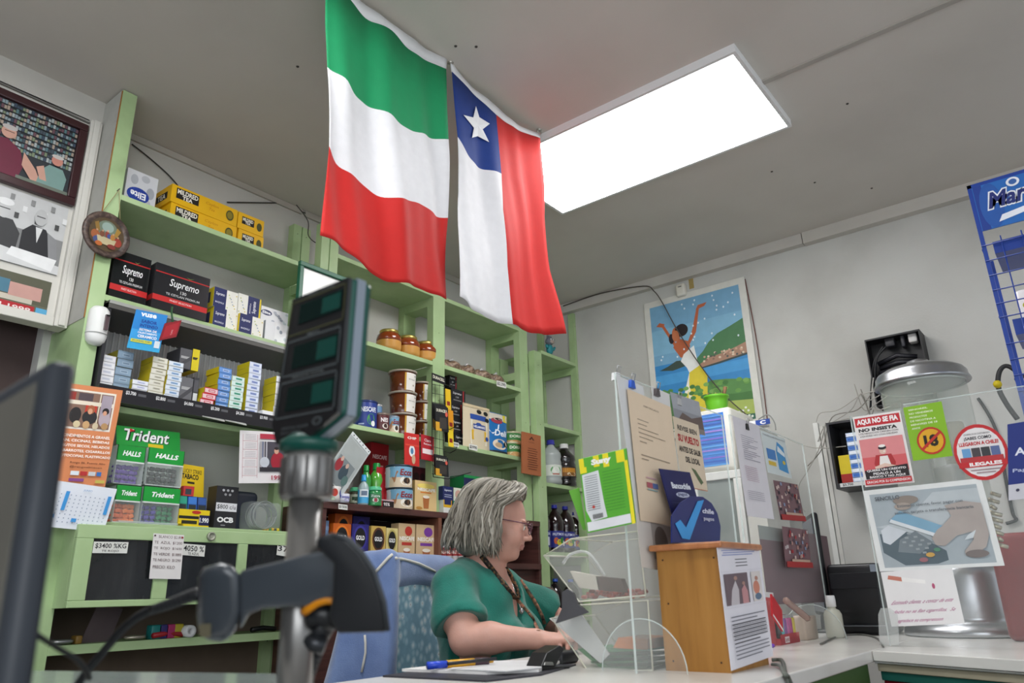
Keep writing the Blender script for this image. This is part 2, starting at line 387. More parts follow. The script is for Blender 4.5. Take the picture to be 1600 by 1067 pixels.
o.modifiers.new('thickness', 'SOLIDIFY').thickness = .0012
b = MB(); cloth_band(b, None, [hem0, g0], [hemc], 44, 2, .010, 1.0, 2.9); o = b.build('header_band', t); o.modifiers.new('thickness', 'SOLIDIFY').thickness = .004
t = thing('flag', 'cloth flag with a white star on a blue corner hanging beside the lamp', 'flag', (1.95, FY, 1.95), 'cloth flags hung from the ceiling')
h0 = smooth_pl([(704, 94), (722, 118), (741, 137), (772, 164), (804, 190), (843, 210)])
h1 = smooth_pl([(706, 112), (722, 127), (741, 146), (772, 178), (804, 199), (843, 216)])
# canton and side columns
b = MB()
cl, cr = [(706, 112), (708, 165), (713, 215)], [(774, 180), (777, 225), (782, 272)]
cant_top = [(x, y) for x, y in h1 if x <= 774]+[(774, 180)]; cant_bot = smooth_pl([(713, 215), (732, 244), (757, 261), (782, 272)])
wb = smooth_pl([(712, 465), (725, 476), (750, 490), (775, 500), (798, 507)])
wm1 = smooth_pl([(717, 300), (735, 312), (758, 322), (781, 330)]); wm2 = smooth_pl([(713, 400), (735, 408), (762, 412), (787, 418)])
cloth_band(b, None, [cant_top, cant_bot, wm1, wm2, wb], [fb, fw, fw, fw], 24, 8, .009, 2.2, 2.9)
rt = [(774, 180)]+[(x, y) for x, y in h1 if x > 776]; rA = smooth_pl([(782, 272), (800, 278), (825, 282), (846, 284)]); rB = smooth_pl([(781, 330), (805, 334), (830, 337), (848, 340)]); rC = smooth_pl([(787, 418), (815, 424), (858, 422)]); rD = smooth_pl([(798, 507), (820, 516), (850, 522), (878, 523)])
cloth_band(b, None, [rt, rA, rB, rC, rD], [fr, fr, fr, fr], 20, 8, .009, 2.2, 2.9)
o = b.build('cloth', t, weld=.0008); o.modifiers.new('thickness', 'SOLIDIFY').thickness = .0012
b = MB(); cloth_band(b, None, [h0, h1], [hemc], 30, 2, .009, 2.2, 2.9); o = b.build('header_band', t); o.modifiers.new('thickness', 'SOLIDIFY').thickness = .004
st = [(744, 166), (749, 183), (762, 195), (754, 202), (762, 223), (748, 212), (736, 216), (740, 200), (722, 181), (739, 184)]
b = MB(); P_ = [pxpoint(x, y, .009, 2.2, 2.9)+V((0, -.004, 0)) for x, y in st]; c_ = sum(P_, V((0, 0, 0)))/10
b.add([c_]+P_, [(0, i+1, (i+1) % 10+1) for i in range(10)], cloth_mat('e8e8ea')); o = b.build('star', t); o.modifiers.new('thickness', 'SOLIDIFY').thickness = .001
def ceil_hook(px, py, label):
    p = PX(px, py, y=FY); b = MB(); x, z = p.x, p.z
    b.tube([(x, FY, H), (x, FY, z+.035)]+[(x+.012*math.sin(a), FY, z+.018+.014*math.cos(a)) for a in np.linspace(.2, 5.4, 10)], .0022, mat('b9b5ac', .35, .8), 6)
    b.lathe([(.012, -.003), (.009, 0)], mat('b9b5ac', .4, .7), 12, (x, FY, H))
    tag(b.build('ceiling_hook', loc=(x, FY, H)), label, 'hook', 'flag hooks')
ceil_hook(704, 97, 'small metal ceiling hook holding both flags where they meet'); ceil_hook(843, 211, 'small metal ceiling hook at the far right corner of the star flag')
# ================================================================ GOODS ON THE SHELVES
def pk(name, label, cat, x0, x1, yt, zb, yf=2.63, d=.06, base='ffffff', front=(), left=(), group=None, rz=0, side=None, top=None, parent=None, pyb=None, rough=.45, hh=None, bottom=None):
    """a carton standing on z=zb with its front at y=yf, spanning pixel columns x0..x1 and reaching pixel row yt"""
    pb = pyb if pyb is not None else None
    X0 = SOL('x', px=x0, y=yf, z=zb+.04); X1 = SOL('x', px=x1, y=yf, z=zb+.04)
    h = hh if hh else SOL('z', py=yt, x=(X0+X1)/2, y=yf)-zb
    wd = X1-X0
    b = MB(); M = mat(base, rough, var=.02)
    b.box(0, wd, 0, d, 0, h, M)
    if side: b.add([(-.0002, 0, 0), (-.0002, d, 0), (-.0002, d, h), (-.0002, 0, h)], [(0, 3, 2, 1)], mat(side, rough, var=.02))
    if bottom: b.add([(0, 0, -.0002), (wd, 0, -.0002), (wd, d, -.0002), (0, d, -.0002)], [(0, 3, 2, 1)], mat(bottom, rough, var=.02))
    b.art(plane_map((0, 0, 0), (wd, 0, 0), (0, 0, h)), front)
    if left: b.art(plane_map((-.0002, d, 0), (0, -d, 0), (0, 0, h)), left)
    o = b.build(name, parent); o.location = (X0, yf, zb); o.rotation_euler = (0, 0, rz); WL[o] = V((X0, yf, zb))
    if parent is None: tag(o, label, cat, group)
    o['w'] = 0; del o['w']
    return o
# --- top left shelf
elite = [('e', .25, .75, .12, .14, 'a9abb2'), ('e', .6, .85, .14, .1, 'b2b4ba'), ('e', .8, .5, .13, .16, 'a3a5ad'), ('e', .7, .2, .15, .12, 'b0b2b8'), ('e', .2, .3, .1, .1, 'a9abb2'), ('e', .42, .35, .36, .2, '1d3a96'), ('t', 'Elite', .42, .35, -.5, -.18, 'f0f0f4', .03)]
pk('tissue_box', 'white patterned paper napkin pack with a blue oval, upside down beside the yellow tea', 'box', 194, 242, 271, L1, 2.66, .12, 'cfd0d4', elite)
mb_tea = [('r', .07, .3, .4, .88, '1b1512'), ('t', 'MILDRED', .235, .7, .3, .26, 'f4f0e4', .03), ('t', 'TEA', .235, .42, .15, .22, 'f4f0e4', .03), ('t', 'Ceylon', .6, .68, .2, .2, 'c8860a', 0, .1), ('t', 'Tea', .6, .42, .09, .16, 'c8860a', 0, .1), ('e', .88, .5, .06, .3, '4a4a1c'), ('e', .88, .5, .045, .22, '8a7a20')]
tl = [('r', .2, .3, .8, .7, '1b1512'), ('t', 'TEA', .5, .5, .4, .3, 'f4f0e4')]
zt = L1
h_ = .078
pk('tea_box', 'long yellow tea carton, lower one of the left pair on the top shelf', 'box', 266, 369, 0, L1, 2.655, .15, 'e9b410', mb_tea, tl, 'yellow tea cartons', hh=h_)
pk('tea_box', 'long yellow tea carton, upper one of the left pair on the top shelf', 'box', 268, 371, 0, L1+h_, 2.65, .15, 'e9b410', mb_tea, tl, 'yellow tea cartons', hh=h_, rz=.01)
mb2 = [('r', .15, .35, .62, .8, '1b1512'), ('t', 'MILDRED', .38, .65, .4, .2, 'f4f0e4', .03), ('t', 'TEA', .38, .46, .2, .15, 'f4f0e4', .03), ('e', .82, .5, .1, .26, '4a4a1c')]
pk('tea_box', 'short yellow tea carton, lower one of the right pair on the top shelf', 'box', 372, 411, 0, L1, 2.655, .15, 'e9b410', mb2, tl, 'yellow tea cartons', hh=h_)
pk('tea_box', 'short yellow tea carton, upper one of the right pair on the top shelf', 'box', 372, 412, 0, L1+h_, 2.652, .15, 'e9b410', mb2, tl, 'yellow tea cartons', hh=.076)
# --- second shelf
sup = [('r', 0, .8, 1, .825, 'b02020'), ('r', 0, .18, 1, .3, 'c02222'), ('t', 'Supremo', .54, .62, .54, .22, 'eeeeee', .01, .05), ('t', '130', .53, .47, .11, .07, 'dddddd'), ('t', 'TE CEYLAN PREMIUM', .53, .375, .62, .05, 'cccccc'), ('t', 'FINEST SELECTION', .5, .24, .4, .04, 'f0d0d0'), ('p', [(.55, .86), (.62, .82), (.7, .87), (.62, .84)], '6a7a3a')]
pk('tea_carton', 'big black tea carton with red bands, left one behind the round plate', 'box', 171, 229, 398, L2, 2.62, .14, '1c1c1e', sup, (), 'black tea cartons', rough=.25)
pk('tea_carton', 'big black tea carton with red bands, right one on the second shelf', 'box', 238, 323, 423, L2, 2.595, .13, '212124', sup, [('r', 0, .18, 1, .3, '9a1c1c')], 'black tea cartons', rough=.3)
def manz(flip=False):
    d = [('p', [(.5+.08*random.random()+.04*k, .2+.6*random.random()) for k in range(0)], 'ffffff')] if False else []
    out = [('r', 0, 0, .52, 1, '20285e'), ('t', 'Supremo', .26, .68, .36, .2, 'e8e8f0', .01, .05), ('t', 'MANZANILLA', .26, .26, .36, .09, 'd8d8e8')]
    for k in range(9): out.append(('e', .58+.36*((k*37 % 100)/100), .1+.8*((k*61 % 100)/100), .025, .035, ['b8c27a', '9aa6b8', 'd8c25a'][k % 3]))
    return out
mz = [('r', .2, .25, .75, .8, '20285e')]
hz = .083
pk('tea_box', 'small navy and white herbal tea box, bottom left of the cluster beside the black carton', 'box', 333, 371, 0, L2, 2.62, .1, 'eceae0', manz(), mz, 'small navy herbal tea boxes', side='e0c81c', hh=hz)
pk('tea_box', 'small navy and white herbal tea box, top left of the cluster', 'box', 334, 371, 0, L2+hz, 2.62, .1, 'eceae0', manz(), mz, 'small navy herbal tea boxes', side='e0c81c', hh=hz)
pk('tea_box', 'small navy and white herbal tea box, bottom right of the cluster', 'box', 374, 411, 0, L2, 2.61, .1, 'eceae0', manz(), mz, 'small navy herbal tea boxes', side='e0c81c', hh=hz)
rt_ = [('r', .42, 0, .93, 1, '20285e'), ('T', 'Supremo', .72, .5, .2, .6, 'e8e8f0'), ('T', 'MANZANILLA', .53, .4, .06, .5, 'd8d8e8'), ('r', .93, 0, 1, 1, 'e0c81c')]+[('e', .05+.3*((k*37 % 100)/100), .1+.8*((k*61 % 100)/100), .025, .035, ['b8c27a', '9aa6b8', 'd8c25a'][k % 3]) for k in range(8)]
pk('tea_box', 'small navy and white herbal tea box lying turned, top right of the cluster', 'box', 372, 407, 0, L2+hz, 2.62, .1, 'eceae0', rt_, (), 'small navy herbal tea boxes', hh=.088)
el2 = [('e', .2, .6, .2, .2, '3a3f66'), ('t', 'Elite', .2, .6, .3, .2, 'f4f4f8', .03)]+[('e', .45+.5*((k*37 % 100)/100), .1+.8*((k*61 % 100)/100), .06, .09, ['b8bcc4', '9aa0aa', 'c8d0d2'][k % 3]) for k in range(9)]
pk('tissue_box', 'white marbled tissue box, lower one beside the small navy boxes', 'box', 414, 452, 0, L2, 2.62, .1, 'e4e4e6', [('r', .4, 0, 1, 1, 'eeeeef')]+el2[2:6], (), 'white tissue boxes', side='a9adb2', hh=.09)
pk('tissue_box', 'white marbled tissue box with a dark oval, upper one beside the navy boxes', 'box', 408, 450, 0, L2+.09, 2.63, .1, 'e4e4e6', el2, (), 'white tissue boxes', side='a9adb2', hh=.062)
# --- cigarette rack (dark metal) between the second and third shelf
cx0, cx1 = px_x(150, 600, 2.58), PC[0]-.01
RF = zz(300, 640, 2.56)+.0
t = thing('cigarette_rack', 'dark metal cigarette rack with a ribbed back on the third left shelf', 'rack', ((cx0+cx1)/2, 2.7, L3))
DK = mat('2e2e32', .4); DK2 = mat('3e3e42', .35, .5)
b = MB(); b.box(cx0, cx1, 2.575, 2.86, L2-.052, L2-.024, mat('55534f', .5)); b.box(cx0, cx1, 2.573, 2.576, L2-.036, L2-.024, mat('a2a29e', .4)); b.build('canopy', t)
b = MB(); b.box(cx0, cx1, 2.83, 2.86, L3+.03, L2-.052, mat('cfcdca', .5))
for k in range(40):
    x = cx0+(cx1-cx0)*k/40; b.box(x, x+.006, 2.822, 2.83, L3+.05, L2-.052, mat('e0e0de', .4))
b.build('ribbed_back', t)
b = MB(); b.box(cx0, cx0+.012, 2.58, 2.86, L3, L2-.03, DK); b.build('side_panel', t)
b = MB(); b.box(cx0, cx1, 2.56, 2.86, L3+.002, L3+.05, DK); b.build('tray', t)
b = MB(); b.box(cx0, cx1, 2.555, 2.56, L3+.002, L3+.055, mat('242428', .3))
for k, s in enumerate(('$3.700', '$2.800', '$4.000', '$5.200', '$4.300', '$3.900', '$4.500', '$4.100')):
    x = cx0+.09+k*.105; b.art(plane_map((x, 2.555, L3+.03), (.035, 0, 0), (0, 0, .018)), [('t', s, .5, .5, 1, .8, 'e0e0e0', .03), ('r', 1.2, .2, 2.0, .7, '5c5c60')])
b.build('price_strip', t)
RZ = L3+.05
def cig(base, band, side):
    b = MB(); b.box(0, .055, 0, .088, 0, .0225, mat(base, .3, var=.02))
    b.add([(-.0002, 0, 0), (-.0002, .088, 0), (-.0002, .088, .0225), (-.0002, 0, .0225)], [(0, 3, 2, 1)], mat(side, .4, var=.02))
    b.art(plane_map((0, 0, 0), (.055, 0, 0), (0, 0, .0225)), [('r', .04, .15, .96, .85, band[0]), ('r', .3, .3, .8, .7, band[1]), ('r', .36, .42, .74, .56, band[2])])
    b.add([(0, 0, -.0002), (.055, 0, -.0002), (.055, .088, -.0002), (0, .088, -.0002)], [(0, 3, 2, 1)], mat(side, .4, var=.02))
    return b
stacks = [  # px of left edge at base, row of top, row of base, count, colours, description, back offset
 (152, 552, 600, 5, ('d8d8dc', ('e6e6e8', 'cfd2da', 'b8bccc'), '77777c'), 'white', 2.60),
 (179, 546, 600, 5, ('7f95a8', ('8ba2b6', '9fb3c4', '6c8296'), '8a8432'), 'grey-blue', 2.60),
 (208, 592, 615, 3, ('dfe1ea', ('e9ebf0', 'cdd0e4', 'a2a8d0'), 'b5a51c'), 'white and lilac', 2.585),
 (233, 556, 622, 7, ('d9d6c6', ('e2dfd2', 'cdc9b6', '8a8778'), 'c3b01c'), 'cream', 2.585),
 (259, 563, 630, 8, ('d2dbe6', ('e2e8f0', '8fb0d2', '6f92bc'), 'c3b01c'), 'white and pale blue', 2.58),
 (338, 572, 638, 7, ('4f7fc0', ('6f9cd8', 'b8cbe6', '3a66a8'), 'c8b71c'), 'blue', 2.58),
 (359, 586, 645, 7, ('cfe4dc', ('dbece6', '58a88c', '2f8868'), 'c8b71c'), 'white and green', 2.575),
 (384, 564, 640, 9, ('c8d2e8', ('e0e6f2', '98a8d4', '6a7cb8'), 'c8b71c'), 'white and violet', 2.575),
 (428, 587, 640, 7, ('e0e2e6', ('ececf0', 'c2c8d6', '98a0b4'), 'c8b71c'), 'white', 2.57)]
ordn = ['lowest', 'second from the bottom', 'third from the bottom', 'fourth from the bottom', 'fifth from the bottom', 'sixth from the bottom', 'seventh from the bottom', 'eighth from the bottom', 'ninth from the bottom']
stn = ['far left end', 'grey-blue second', 'short lilac', 'cream', 'pale blue', 'bright blue', 'green', 'tall violet', 'last right']
for si, (x, yt_, yb_, n, (cb, bd, sd), nm, yf) in enumerate(stacks):
    X0 = SOL('x', px=x, y=yf, z=RZ+.05); top = SOL('z', py=yt_, x=X0, y=yf); proto = None
    n = max(n, 1); pitch = (top-RZ)/n
    for k in range(n):
        loc = (X0+random.uniform(-.0015, .0015), yf+random.uniform(0, .004)-.0008*k, RZ+pitch*k)
        lb = f'{nm} cigarette pack, {"topmost" if k == n-1 else ordn[k].replace(" from the bottom", " up")} in the {stn[si]} rack stack'
        if proto is None:
            proto = cig(cb, bd, sd).build('cigarette_pack'); proto.scale = (1, 1, pitch/.0225*.96); proto.location = loc; tag(proto, lb, 'cigarette pack', 'cigarette packs stacked in the rack')
        else: copy_tree(proto, loc, random.uniform(-.03, .03), lb)
for k, c_ in enumerate(('b0283c', 'd8d0d2', 'c03048')):
    X0 = SOL('x', px=310+2*k*1.0, y=2.575, z=RZ); bb = cig('c82c3c', ('e8c8cc', 'd04858', 'f0e8e8'), 'c8b71c').build('cigarette_pack'); bb.location = (X0-.012*(k-1), 2.565, RZ+.0228*(2-k)); tag(bb, 'red cigarette pack, '+['topmost', 'middle one', 'lowest'][k]+' of the three red packs', 'cigarette pack', 'red cigarette packs')
for x0, x1, yt_, zb, d, base, lb in ((281, 299, 545, RZ+.125, .1, '58585c', 'grey upright cigarette carton, upper one beside the yellow carton'), (281, 300, 590, RZ, .1, '6a6a6e', 'grey upright cigarette carton, lower one in the rack'), (300, 311, 546, RZ+.125, .1, 'dcc81e', 'tall thin yellow cigarette carton standing in the rack')):
    pk('cigarette_carton', lb, 'carton', x0, x1, yt_, zb, 2.58, d, base, [('r', .1, .5, .9, .62, 'a8a8a8' if base != 'dcc81e' else '3a3420'), ('p', [(0, 0), (1, .5), (1, .7), (0, .2)], '47474b' if base != 'dcc81e' else 'dcc81e')], (), 'cigarette cartons', side='3c3c40' if base != 'dcc81e' else '3a3830')
pk('cigarette_carton', 'dark narrow cigarette carton standing beside the red packs', 'carton', 301, 309, 590, RZ, 2.58, .1, '3a3a3e', [('r', .1, .1, .9, .4, 'cfd4d4'), ('r', .1, .45, .9, .9, '55555a')], (), 'cigarette cartons')
o = MB(); o.box(0, .055, 0, .088, 0, .022, mat('f2f2f2', .3)); o = o.build('cigarette_pack'); o.location = (SOL('x', px=409, y=2.565, z=RZ), 2.562, RZ); tag(o, 'plain white cigarette pack lying alone at the right of the rack', 'cigarette pack')
# white flat leaflets sliding out under the rack
for k, (px, py, w_) in enumerate(((316, 652, .085), (352, 655, .085))):
    p = PX(px, py, y=2.53); b = MB(); b.prism([(p.x, 2.53, L3-.004), (p.x+w_, 2.52, L3-.012), (p.x+w_+.02, 2.56, L3+.0005+.003), (p.x+.03, 2.575, L3+.004)], (0, 0, .003), mat('b9bab4', .3))
    tag(b.build('leaflet', loc=p), ['left', 'right'][k]+' folded grey leaflet sliding out below the cigarette rack', 'leaflet', 'folded leaflets')
# --- things hung on the left post
# air freshener
p = PX(160, 505, y=2.555); b = MB(); r = .036; b.M = Matrix.Translation((p.x, 2.592, p.z))
prof = [(.0, -.072), (.02, -.069), (.031, -.058), (r, -.04), (r, .04), (.033, .055), (.024, .066), (.0, .07)]
b.M = b.M @ Matrix.Diagonal((.95, .85, 1.0, 1)); b.lathe(prof, mat('e9e9e6', .35, var=0), 28)
t = b.build('air_freshener', loc=p); tag(t, 'white rounded air freshener dispenser fixed on the left green post', 'dispenser')
b = MB(); b.lathe([(.035, -.001), (.0358, .0), (.035, .001)], mat('b8b8b4', .5), 24, (p.x, 2.592, p.z-.032)); b.build('seam', t)
b = MB(); b.box(p.x+.008, p.x+.02, 2.5553-.002, 2.562, p.z-.02, p.z+.035, mat('5c4c50', .2)); b.lathe([(.0001, 0), (.006, 0), (.006, .003)], mat('111111', .2), 12, (p.x+.014, 2.553, p.z+.03)); b.build('front_window', t)
# round plate (plain generic picture)
pc = PX(172, 363, y=2.55); pw = PX(214, 368, y=2.55); R_ = .085
t = thing('hanging_plate', 'round dark carved wall plate hanging from a string on the left post', 'plate', pc)
b = MB(); b.M = Matrix.Translation((pc.x, 2.585, pc.z)) @ Matrix.Rotation(math.radians(90), 4, 'X') @ Matrix.Rotation(.1, 4, 'Y')
plm = ramp_mat('carved_plate', [(.3, '2a211e'), (.5, '4a3a34'), (.7, '6d5a50')], 60, 4, .45, .6)
b.lathe([(.0, 0), (R_, .004), (R_+.001, .008), (R_-.004, .014), (R_-.018, .011), (R_-.02, .008), (0.0, .008)], plm, 40)
b.build('dish', t)
b2 = MB(); b2.M = b.M; mf = lambda u, v, l: V(((u-.5)*.126, (v-.5)*.126, .0085+l*.0003))
pic = [('e', .5, .5, .5, .5, '50402a'), ('e', .5, .62, .3, .3, '6c7a68'), ('e', .5, .72, .17, .15, '8fa39a'), ('p', [(.2, .5), (.12, .75), (.22, .82), (.3, .55)], '8a6a30'), ('p', [(.78, .5), (.88, .72), (.76, .8), (.7, .55)], 'a07c34'),
 ('e', .18, .4, .12, .14, '9c5a34'), ('e', .82, .36, .12, .13, '9a3a2c'), ('e', .26, .26, .13, .11, '44507c'), ('p', [(.22, .4), (.78, .4), (.72, .18), (.28, .18)], 'b9ac88'), ('e', .36, .47, .07, .09, '7a4a34'), ('e', .5, .5, .06, .1, '8a4038'), ('e', .56, .46, .06, .07, '3c4c88'), ('e', .66, .46, .07, .09, 'b07838'), ('e', .3, .16, .1, .07, 'b0602c'), ('e', .66, .17, .12, .07, '7c3028'),
 ('e', .5, .6, .03, .035, 'c8a080'), ('e', .36, .56, .028, .03, 'b89070'), ('e', .66, .55, .028, .03, 'b89070'), ('e', .2, .53, .028, .03, 'b89070'), ('e', .8, .5, .028, .03, 'b89070')]
b2.art(mf, pic); b2.build('picture', t)
b = MB(); pk_ = PX(186, 297, y=2.585)
b.tube([(pc.x-.025, 2.59, pc.z+R_-.008), pk_], .0012, mat('a89a70', .8), 5); b.tube([(pc.x+.045, 2.59, pc.z+R_-.02), pk_], .0012, mat('a89a70', .8), 5); b.tube([pk_+V((0, .02, .002)), pk_+V((0, -.004, .004))], .002, mat('77756a', .4, .5), 6); b.build('string', t)
# hanging blue card and red tag
def card(name, label, cat, tl_, tr_, bl_, items, base='ffffff', y=None, x=None, th=.0015, group=None, parent=None, depth_pts=None, rough=.5):
    """flat card spanned by three pixel corners on a plane"""
    if depth_pts: A, B, C = depth_pts
    else:
        A, B, C = [PX(*q, y=y) if y is not None else PX(*q, x=x) for q in (tl_, tr_, bl_)]
    U, W = B-A, A-C
    N = U.cross(W).normalized()
    if N.dot(V((0, 0, CZ))-A) < 0: N = -N
    b = MB(); M = mat(base, rough, var=.02)
    b.prism([C, C+U, C+U+W, C+W], -N*th, M)
    b.art(plane_map(C, U, W, N=N), items)
    o = b.build(name, parent, loc=(C+U/2) if parent is None else None)
    if parent is None: tag(o, label, cat, group)
    return o
card('hanging_card', 'bright blue hanging advertising card below the second left shelf', 'card', (213, 483), (262, 493), (198, 543), [('r', 0, 0, 1, .2, '36a8dc'), ('r', 0, .5, 1, 1, '2a86d0'), ('t', 'vuse', .42, .9, .5, .1, 'f0f6fa', .04), ('t', 'SABOR', .48, .73, .5, .085, '1b3a90', .03), ('t', 'INTENSO', .5, .62, .56, .08, '1b3a90', .03), ('t', 'SISTEMA DE', .5, .51, .55, .06, 'f0f6fa', .03), ('t', 'CALENTAMIENTO', .5, .43, .6, .05, 'f0f6fa', .03), ('t', 'CERAMICO', .52, .34, .6, .075, 'f0f6fa', .04), ('r', .05, .17, .7, .25, 'd8d838'), ('t', 'SIN DUDAS, VUSE', .36, .21, .55, .05, '2a6a80', .02), ('r', .78, .1, .95, .28, 'd8e4ea')], '3aa0e0', y=2.55)
card('red_tag', 'dark red plastic tag hanging on a green strap below the second shelf', 'tag', (258, 505), (284, 500), (249, 532), [('p', [(.1, .1), (.9, .2), (.9, .9), (.1, .8)], 'a8202c'), ('T', 'CLARO', .6, .35, .1, .3, 'd8a8a8')], '8c1a24', y=2.545, th=.006)
b = MB(); q = PX(268, 487, y=2.57); b.tube([q+V((0, 0, .02)), q, PX(270, 503, y=2.545)], .0035, mat('2f5c38', .5), 6); tag(b.build('strap', loc=q), 'short dark green strap holding the red tag', 'strap')
# orange shop poster with calendar sheet below it
card('wall_calendar', 'orange shop calendar with a printed family photo, hanging beside the monitor', 'calendar', (104, 598), (192, 610), (70, 757), [
 ('r', .0, .55, .9, .95, 'e8e0d4'), ('r', .02, .57, .87, .93, '8a6a5a'), ('r', .02, .8, .87, .84, 'e8dcc8'), ('r', .05, .84, .2, .92, 'a03a30'), ('r', .25, .845, .5, .92, '54464c'), ('r', .4, .72, .6, .8, 'c23a2a'), ('r', .66, .7, .85, .92, 'a89ca8'), ('r', .62, .57, .64, .93, 'e6dcc4'),
 ('e', .25, .69, .1, .08, '2a2626'), ('e', .5, .68, .13, .07, '2c2a2c'), ('e', .5, .76, .07, .045, 'a86040'), ('e', .49, .74, .04, .03, 'd8a080'), ('e', .76, .67, .1, .08, 'b8a8b0'), ('e', .76, .755, .06, .035, '201a1c'), ('e', .75, .735, .035, .025, 'd8a080'), ('e', .3, .6, .06, .035, 'd8c8a0'), ('e', .46, .6, .06, .04, 'c8a070'), ('e', .62, .595, .05, .035, 'd0c0a0'), ('e', .78, .6, .06, .035, 'b89060'),
 ('t', 'CONDIMENTOS A GRANEL', .5, .485, .85, .03, 'f6eee4', .03), ('t', 'PAN, CECINAS, BEBIDAS', .5, .435, .85, .03, 'f6eee4', .03), ('t', 'FRUTOS SECOS, HELADOS', .52, .385, .85, .03, 'f6eee4', .03), ('t', 'ABARROTES, CIGARRILLOS', .54, .335, .85, .03, 'f6eee4', .03), ('t', 'FOTOCOPIAS, PLASTIFICADO', .55, .285, .88, .03, 'f6eee4', .03), ('t', 'Rengo 86, Puente Alto', .62, .22, .6, .025, '6a3a24', .01), ('t', '@rengoalmacen', .6, .18, .55, .025, '6a3a24', .01),
 ('r', .36, .1, .5, .14, 'dce4ec'), ('r', .52, .1, .64, .14, 'b83030'), ('r', .66, .1, .78, .14, 'c8ccd0'), ('r', .8, .1, .88, .14, '3870b8'), ('r', .35, .04, .6, .07, '8a4a8a'), ('r', .8, .03, .96, .06, 'c8b858')], 'd9895a', y=2.52)
cal = []
for c in range(14):
    for r_ in range(8): cal.append(('r', .07+c*.065, .12+r_*.085, .085+c*.065, .145+r_*.085, '9aa6b8'))
for c in (.32, .9): cal.append(('r', c, .38, c+.05, .8, '3f96d8'))
for c, r_ in ((.12, .5), (.02, .7), (.5, .15), (.2, .2)): cal.append(('r', c, r_, c+.07, r_+.08, '3f96d8'))
cal.append(('t', 'JUNIO', .6, .86, .12, .05, '7aa0c8', .01))
card('calendar_sheet', 'white calendar sheet with blue squares below the orange poster', 'calendar', (70, 748), (183, 764), (44, 820), cal, 'e2e6ee', y=2.515)
# --- candy and tobacco on the bin cabinet (z = L4)
GB = '1f9a3a'
t = thing('candy_stand', 'clear candy stand with a green gum header and four boxes of sweets', 'display stand', (PX(230, 820, y=2.6).x, 2.65, L4))
card('header_board', None, None, (182, 664), (281, 676), (182, 694), [('t', 'Trident', .47, .56, .72, .62, '101014', .05, .06), ('t', 'Trident', .46, .58, .72, .62, 'f4f4f4', .02, .06), ('p', [(.2, .72), (.28, .82), (.2, .92)], 'd02020'), ('r', .48, .0, .72, .2, 'e0c020')], GB, y=2.62, th=.003, parent=t)
def candy_bin(x0, x1, yt_, yb_, brand, cols):
    z0 = PX((x0+x1)/2, yb_, y=2.58).z; X0 = SOL('x', px=x0, y=2.58, z=z0+.05); X1 = SOL('x', px=x1, y=2.58, z=z0+.05); z1 = SOL('z', py=yt_, x=(X0+X1)/2, y=2.58)
    b = MB(); h = z1-z0; w_ = X1-X0
    b.box(X0, X1, 2.66, 2.664, z0, z1, mat('c8d0cc', .3)); b.box(X0, X1, 2.58, 2.664, z0, z0+.003, mat('c8d0cc', .2)); b.box(X0, X0+.002, 2.58, 2.66, z0, z1, mat('dfe8e4', .1, alpha=.5, var=0)); b.box(X1-.002, X1, 2.58, 2.66, z0, z1, mat('dfe8e4', .1, alpha=.5, var=0))
    b.box(X0, X1, 2.58, 2.582, z0, z0+h*.58, ACR); b.box(X0, X1, 2.5795, 2.5825, z0+h*.56, z0+h*.6, mat('e8ecea', .2, alpha=.8, var=0))
    b.box(X0, X1, 2.58, 2.584, z0+h*.6, z1, mat(GB, .3))
    b.art(plane_map((X0, 2.58, z0+h*.6), (w_, 0, 0), (0, 0, h*.4)), [('t', brand, .52, .5, .62, .34, 'f4f4f4', .04, .06)])
    bn = b.build('sweet_box', t)
    b = MB()
    for k in range(36):
        cc = cols[int((k % 6)/6*len(cols))]; x = X0+.008+(w_-.02)*(k % 6)/5.5; z = z0+.008+(k//6 % 4)*h*.13; b.M = Matrix.Translation((x, 2.595+.012*(k//24)+random.uniform(0, .01), z)) @ Matrix.Rotation(random.uniform(-.5, .5), 4, 'Y')
        b.rbox(-.0085, .0085, -.006, .006, -.007, .007, .003, mat(cc, .35), 2)
    o = b.build('sweets', bn); o['kind'] = 'stuff'
candy_bin(180, 224, 697, 757, 'HALLS', ['5a3f90']); candy_bin(229, 285, 702, 760, 'HALLS', ['383c3c', '464a48'])
candy_bin(178, 218, 759, 817, 'Trident', ['c86038', 'd8743c']); candy_bin(221, 279, 762, 820, 'Trident', ['4a3c90', '2c7a50'])
b = MB(); q0 = PX(282, 815, y=2.6)
b.box(PX(180, 820, y=2.6).x, q0.x, 2.58, 2.69, L4, L4+.008, ACRE); b.build('base', t)
t = card('tobacco_sign', 'yellow rounded tobacco sign behind the small coloured pouches', 'sign', (282, 724), (319, 730), (280, 790), [('t', 'LUCKY STRIKE', .5, .85, .8, .1, '3a3010', .01), ('t', 'TABACO', .42, .72, .7, .13, '2a2210', .04), ('r', .3, .55, .6, .6, '2a2210')], 'e8c41a', y=2.66, th=.003)
t = thing('tobacco_display', 'yellow tobacco display tray with a price tag, standing beside the black rolling-paper box', 'display', (PX(305, 822, y=2.59).x, 2.62, L4))
X0, X1 = px_x(279, 810, 2.58), px_x(327, 810, 2.58); zt_ = zz(300, 796, 2.58)
b = MB(); b.box(X0, X1, 2.58, 2.66, L4, zt_, mat('e6c81c', .4)); b.art(plane_map((X0, 2.58, L4), (X1-X0, 0, 0), (0, 0, zt_-L4)), [('r', 0, .45, .65, .62, '1c1c18'), ('r', .1, .15, .6, .35, '2a2818'), ('r', .66, .1, 1, .7, '181848'), ('t', '1.990', .83, .4, .3, .3, 'f0f0f0', .03), ('e', .55, .85, .15, .1, 'c03020')]); b.build('tray', t)
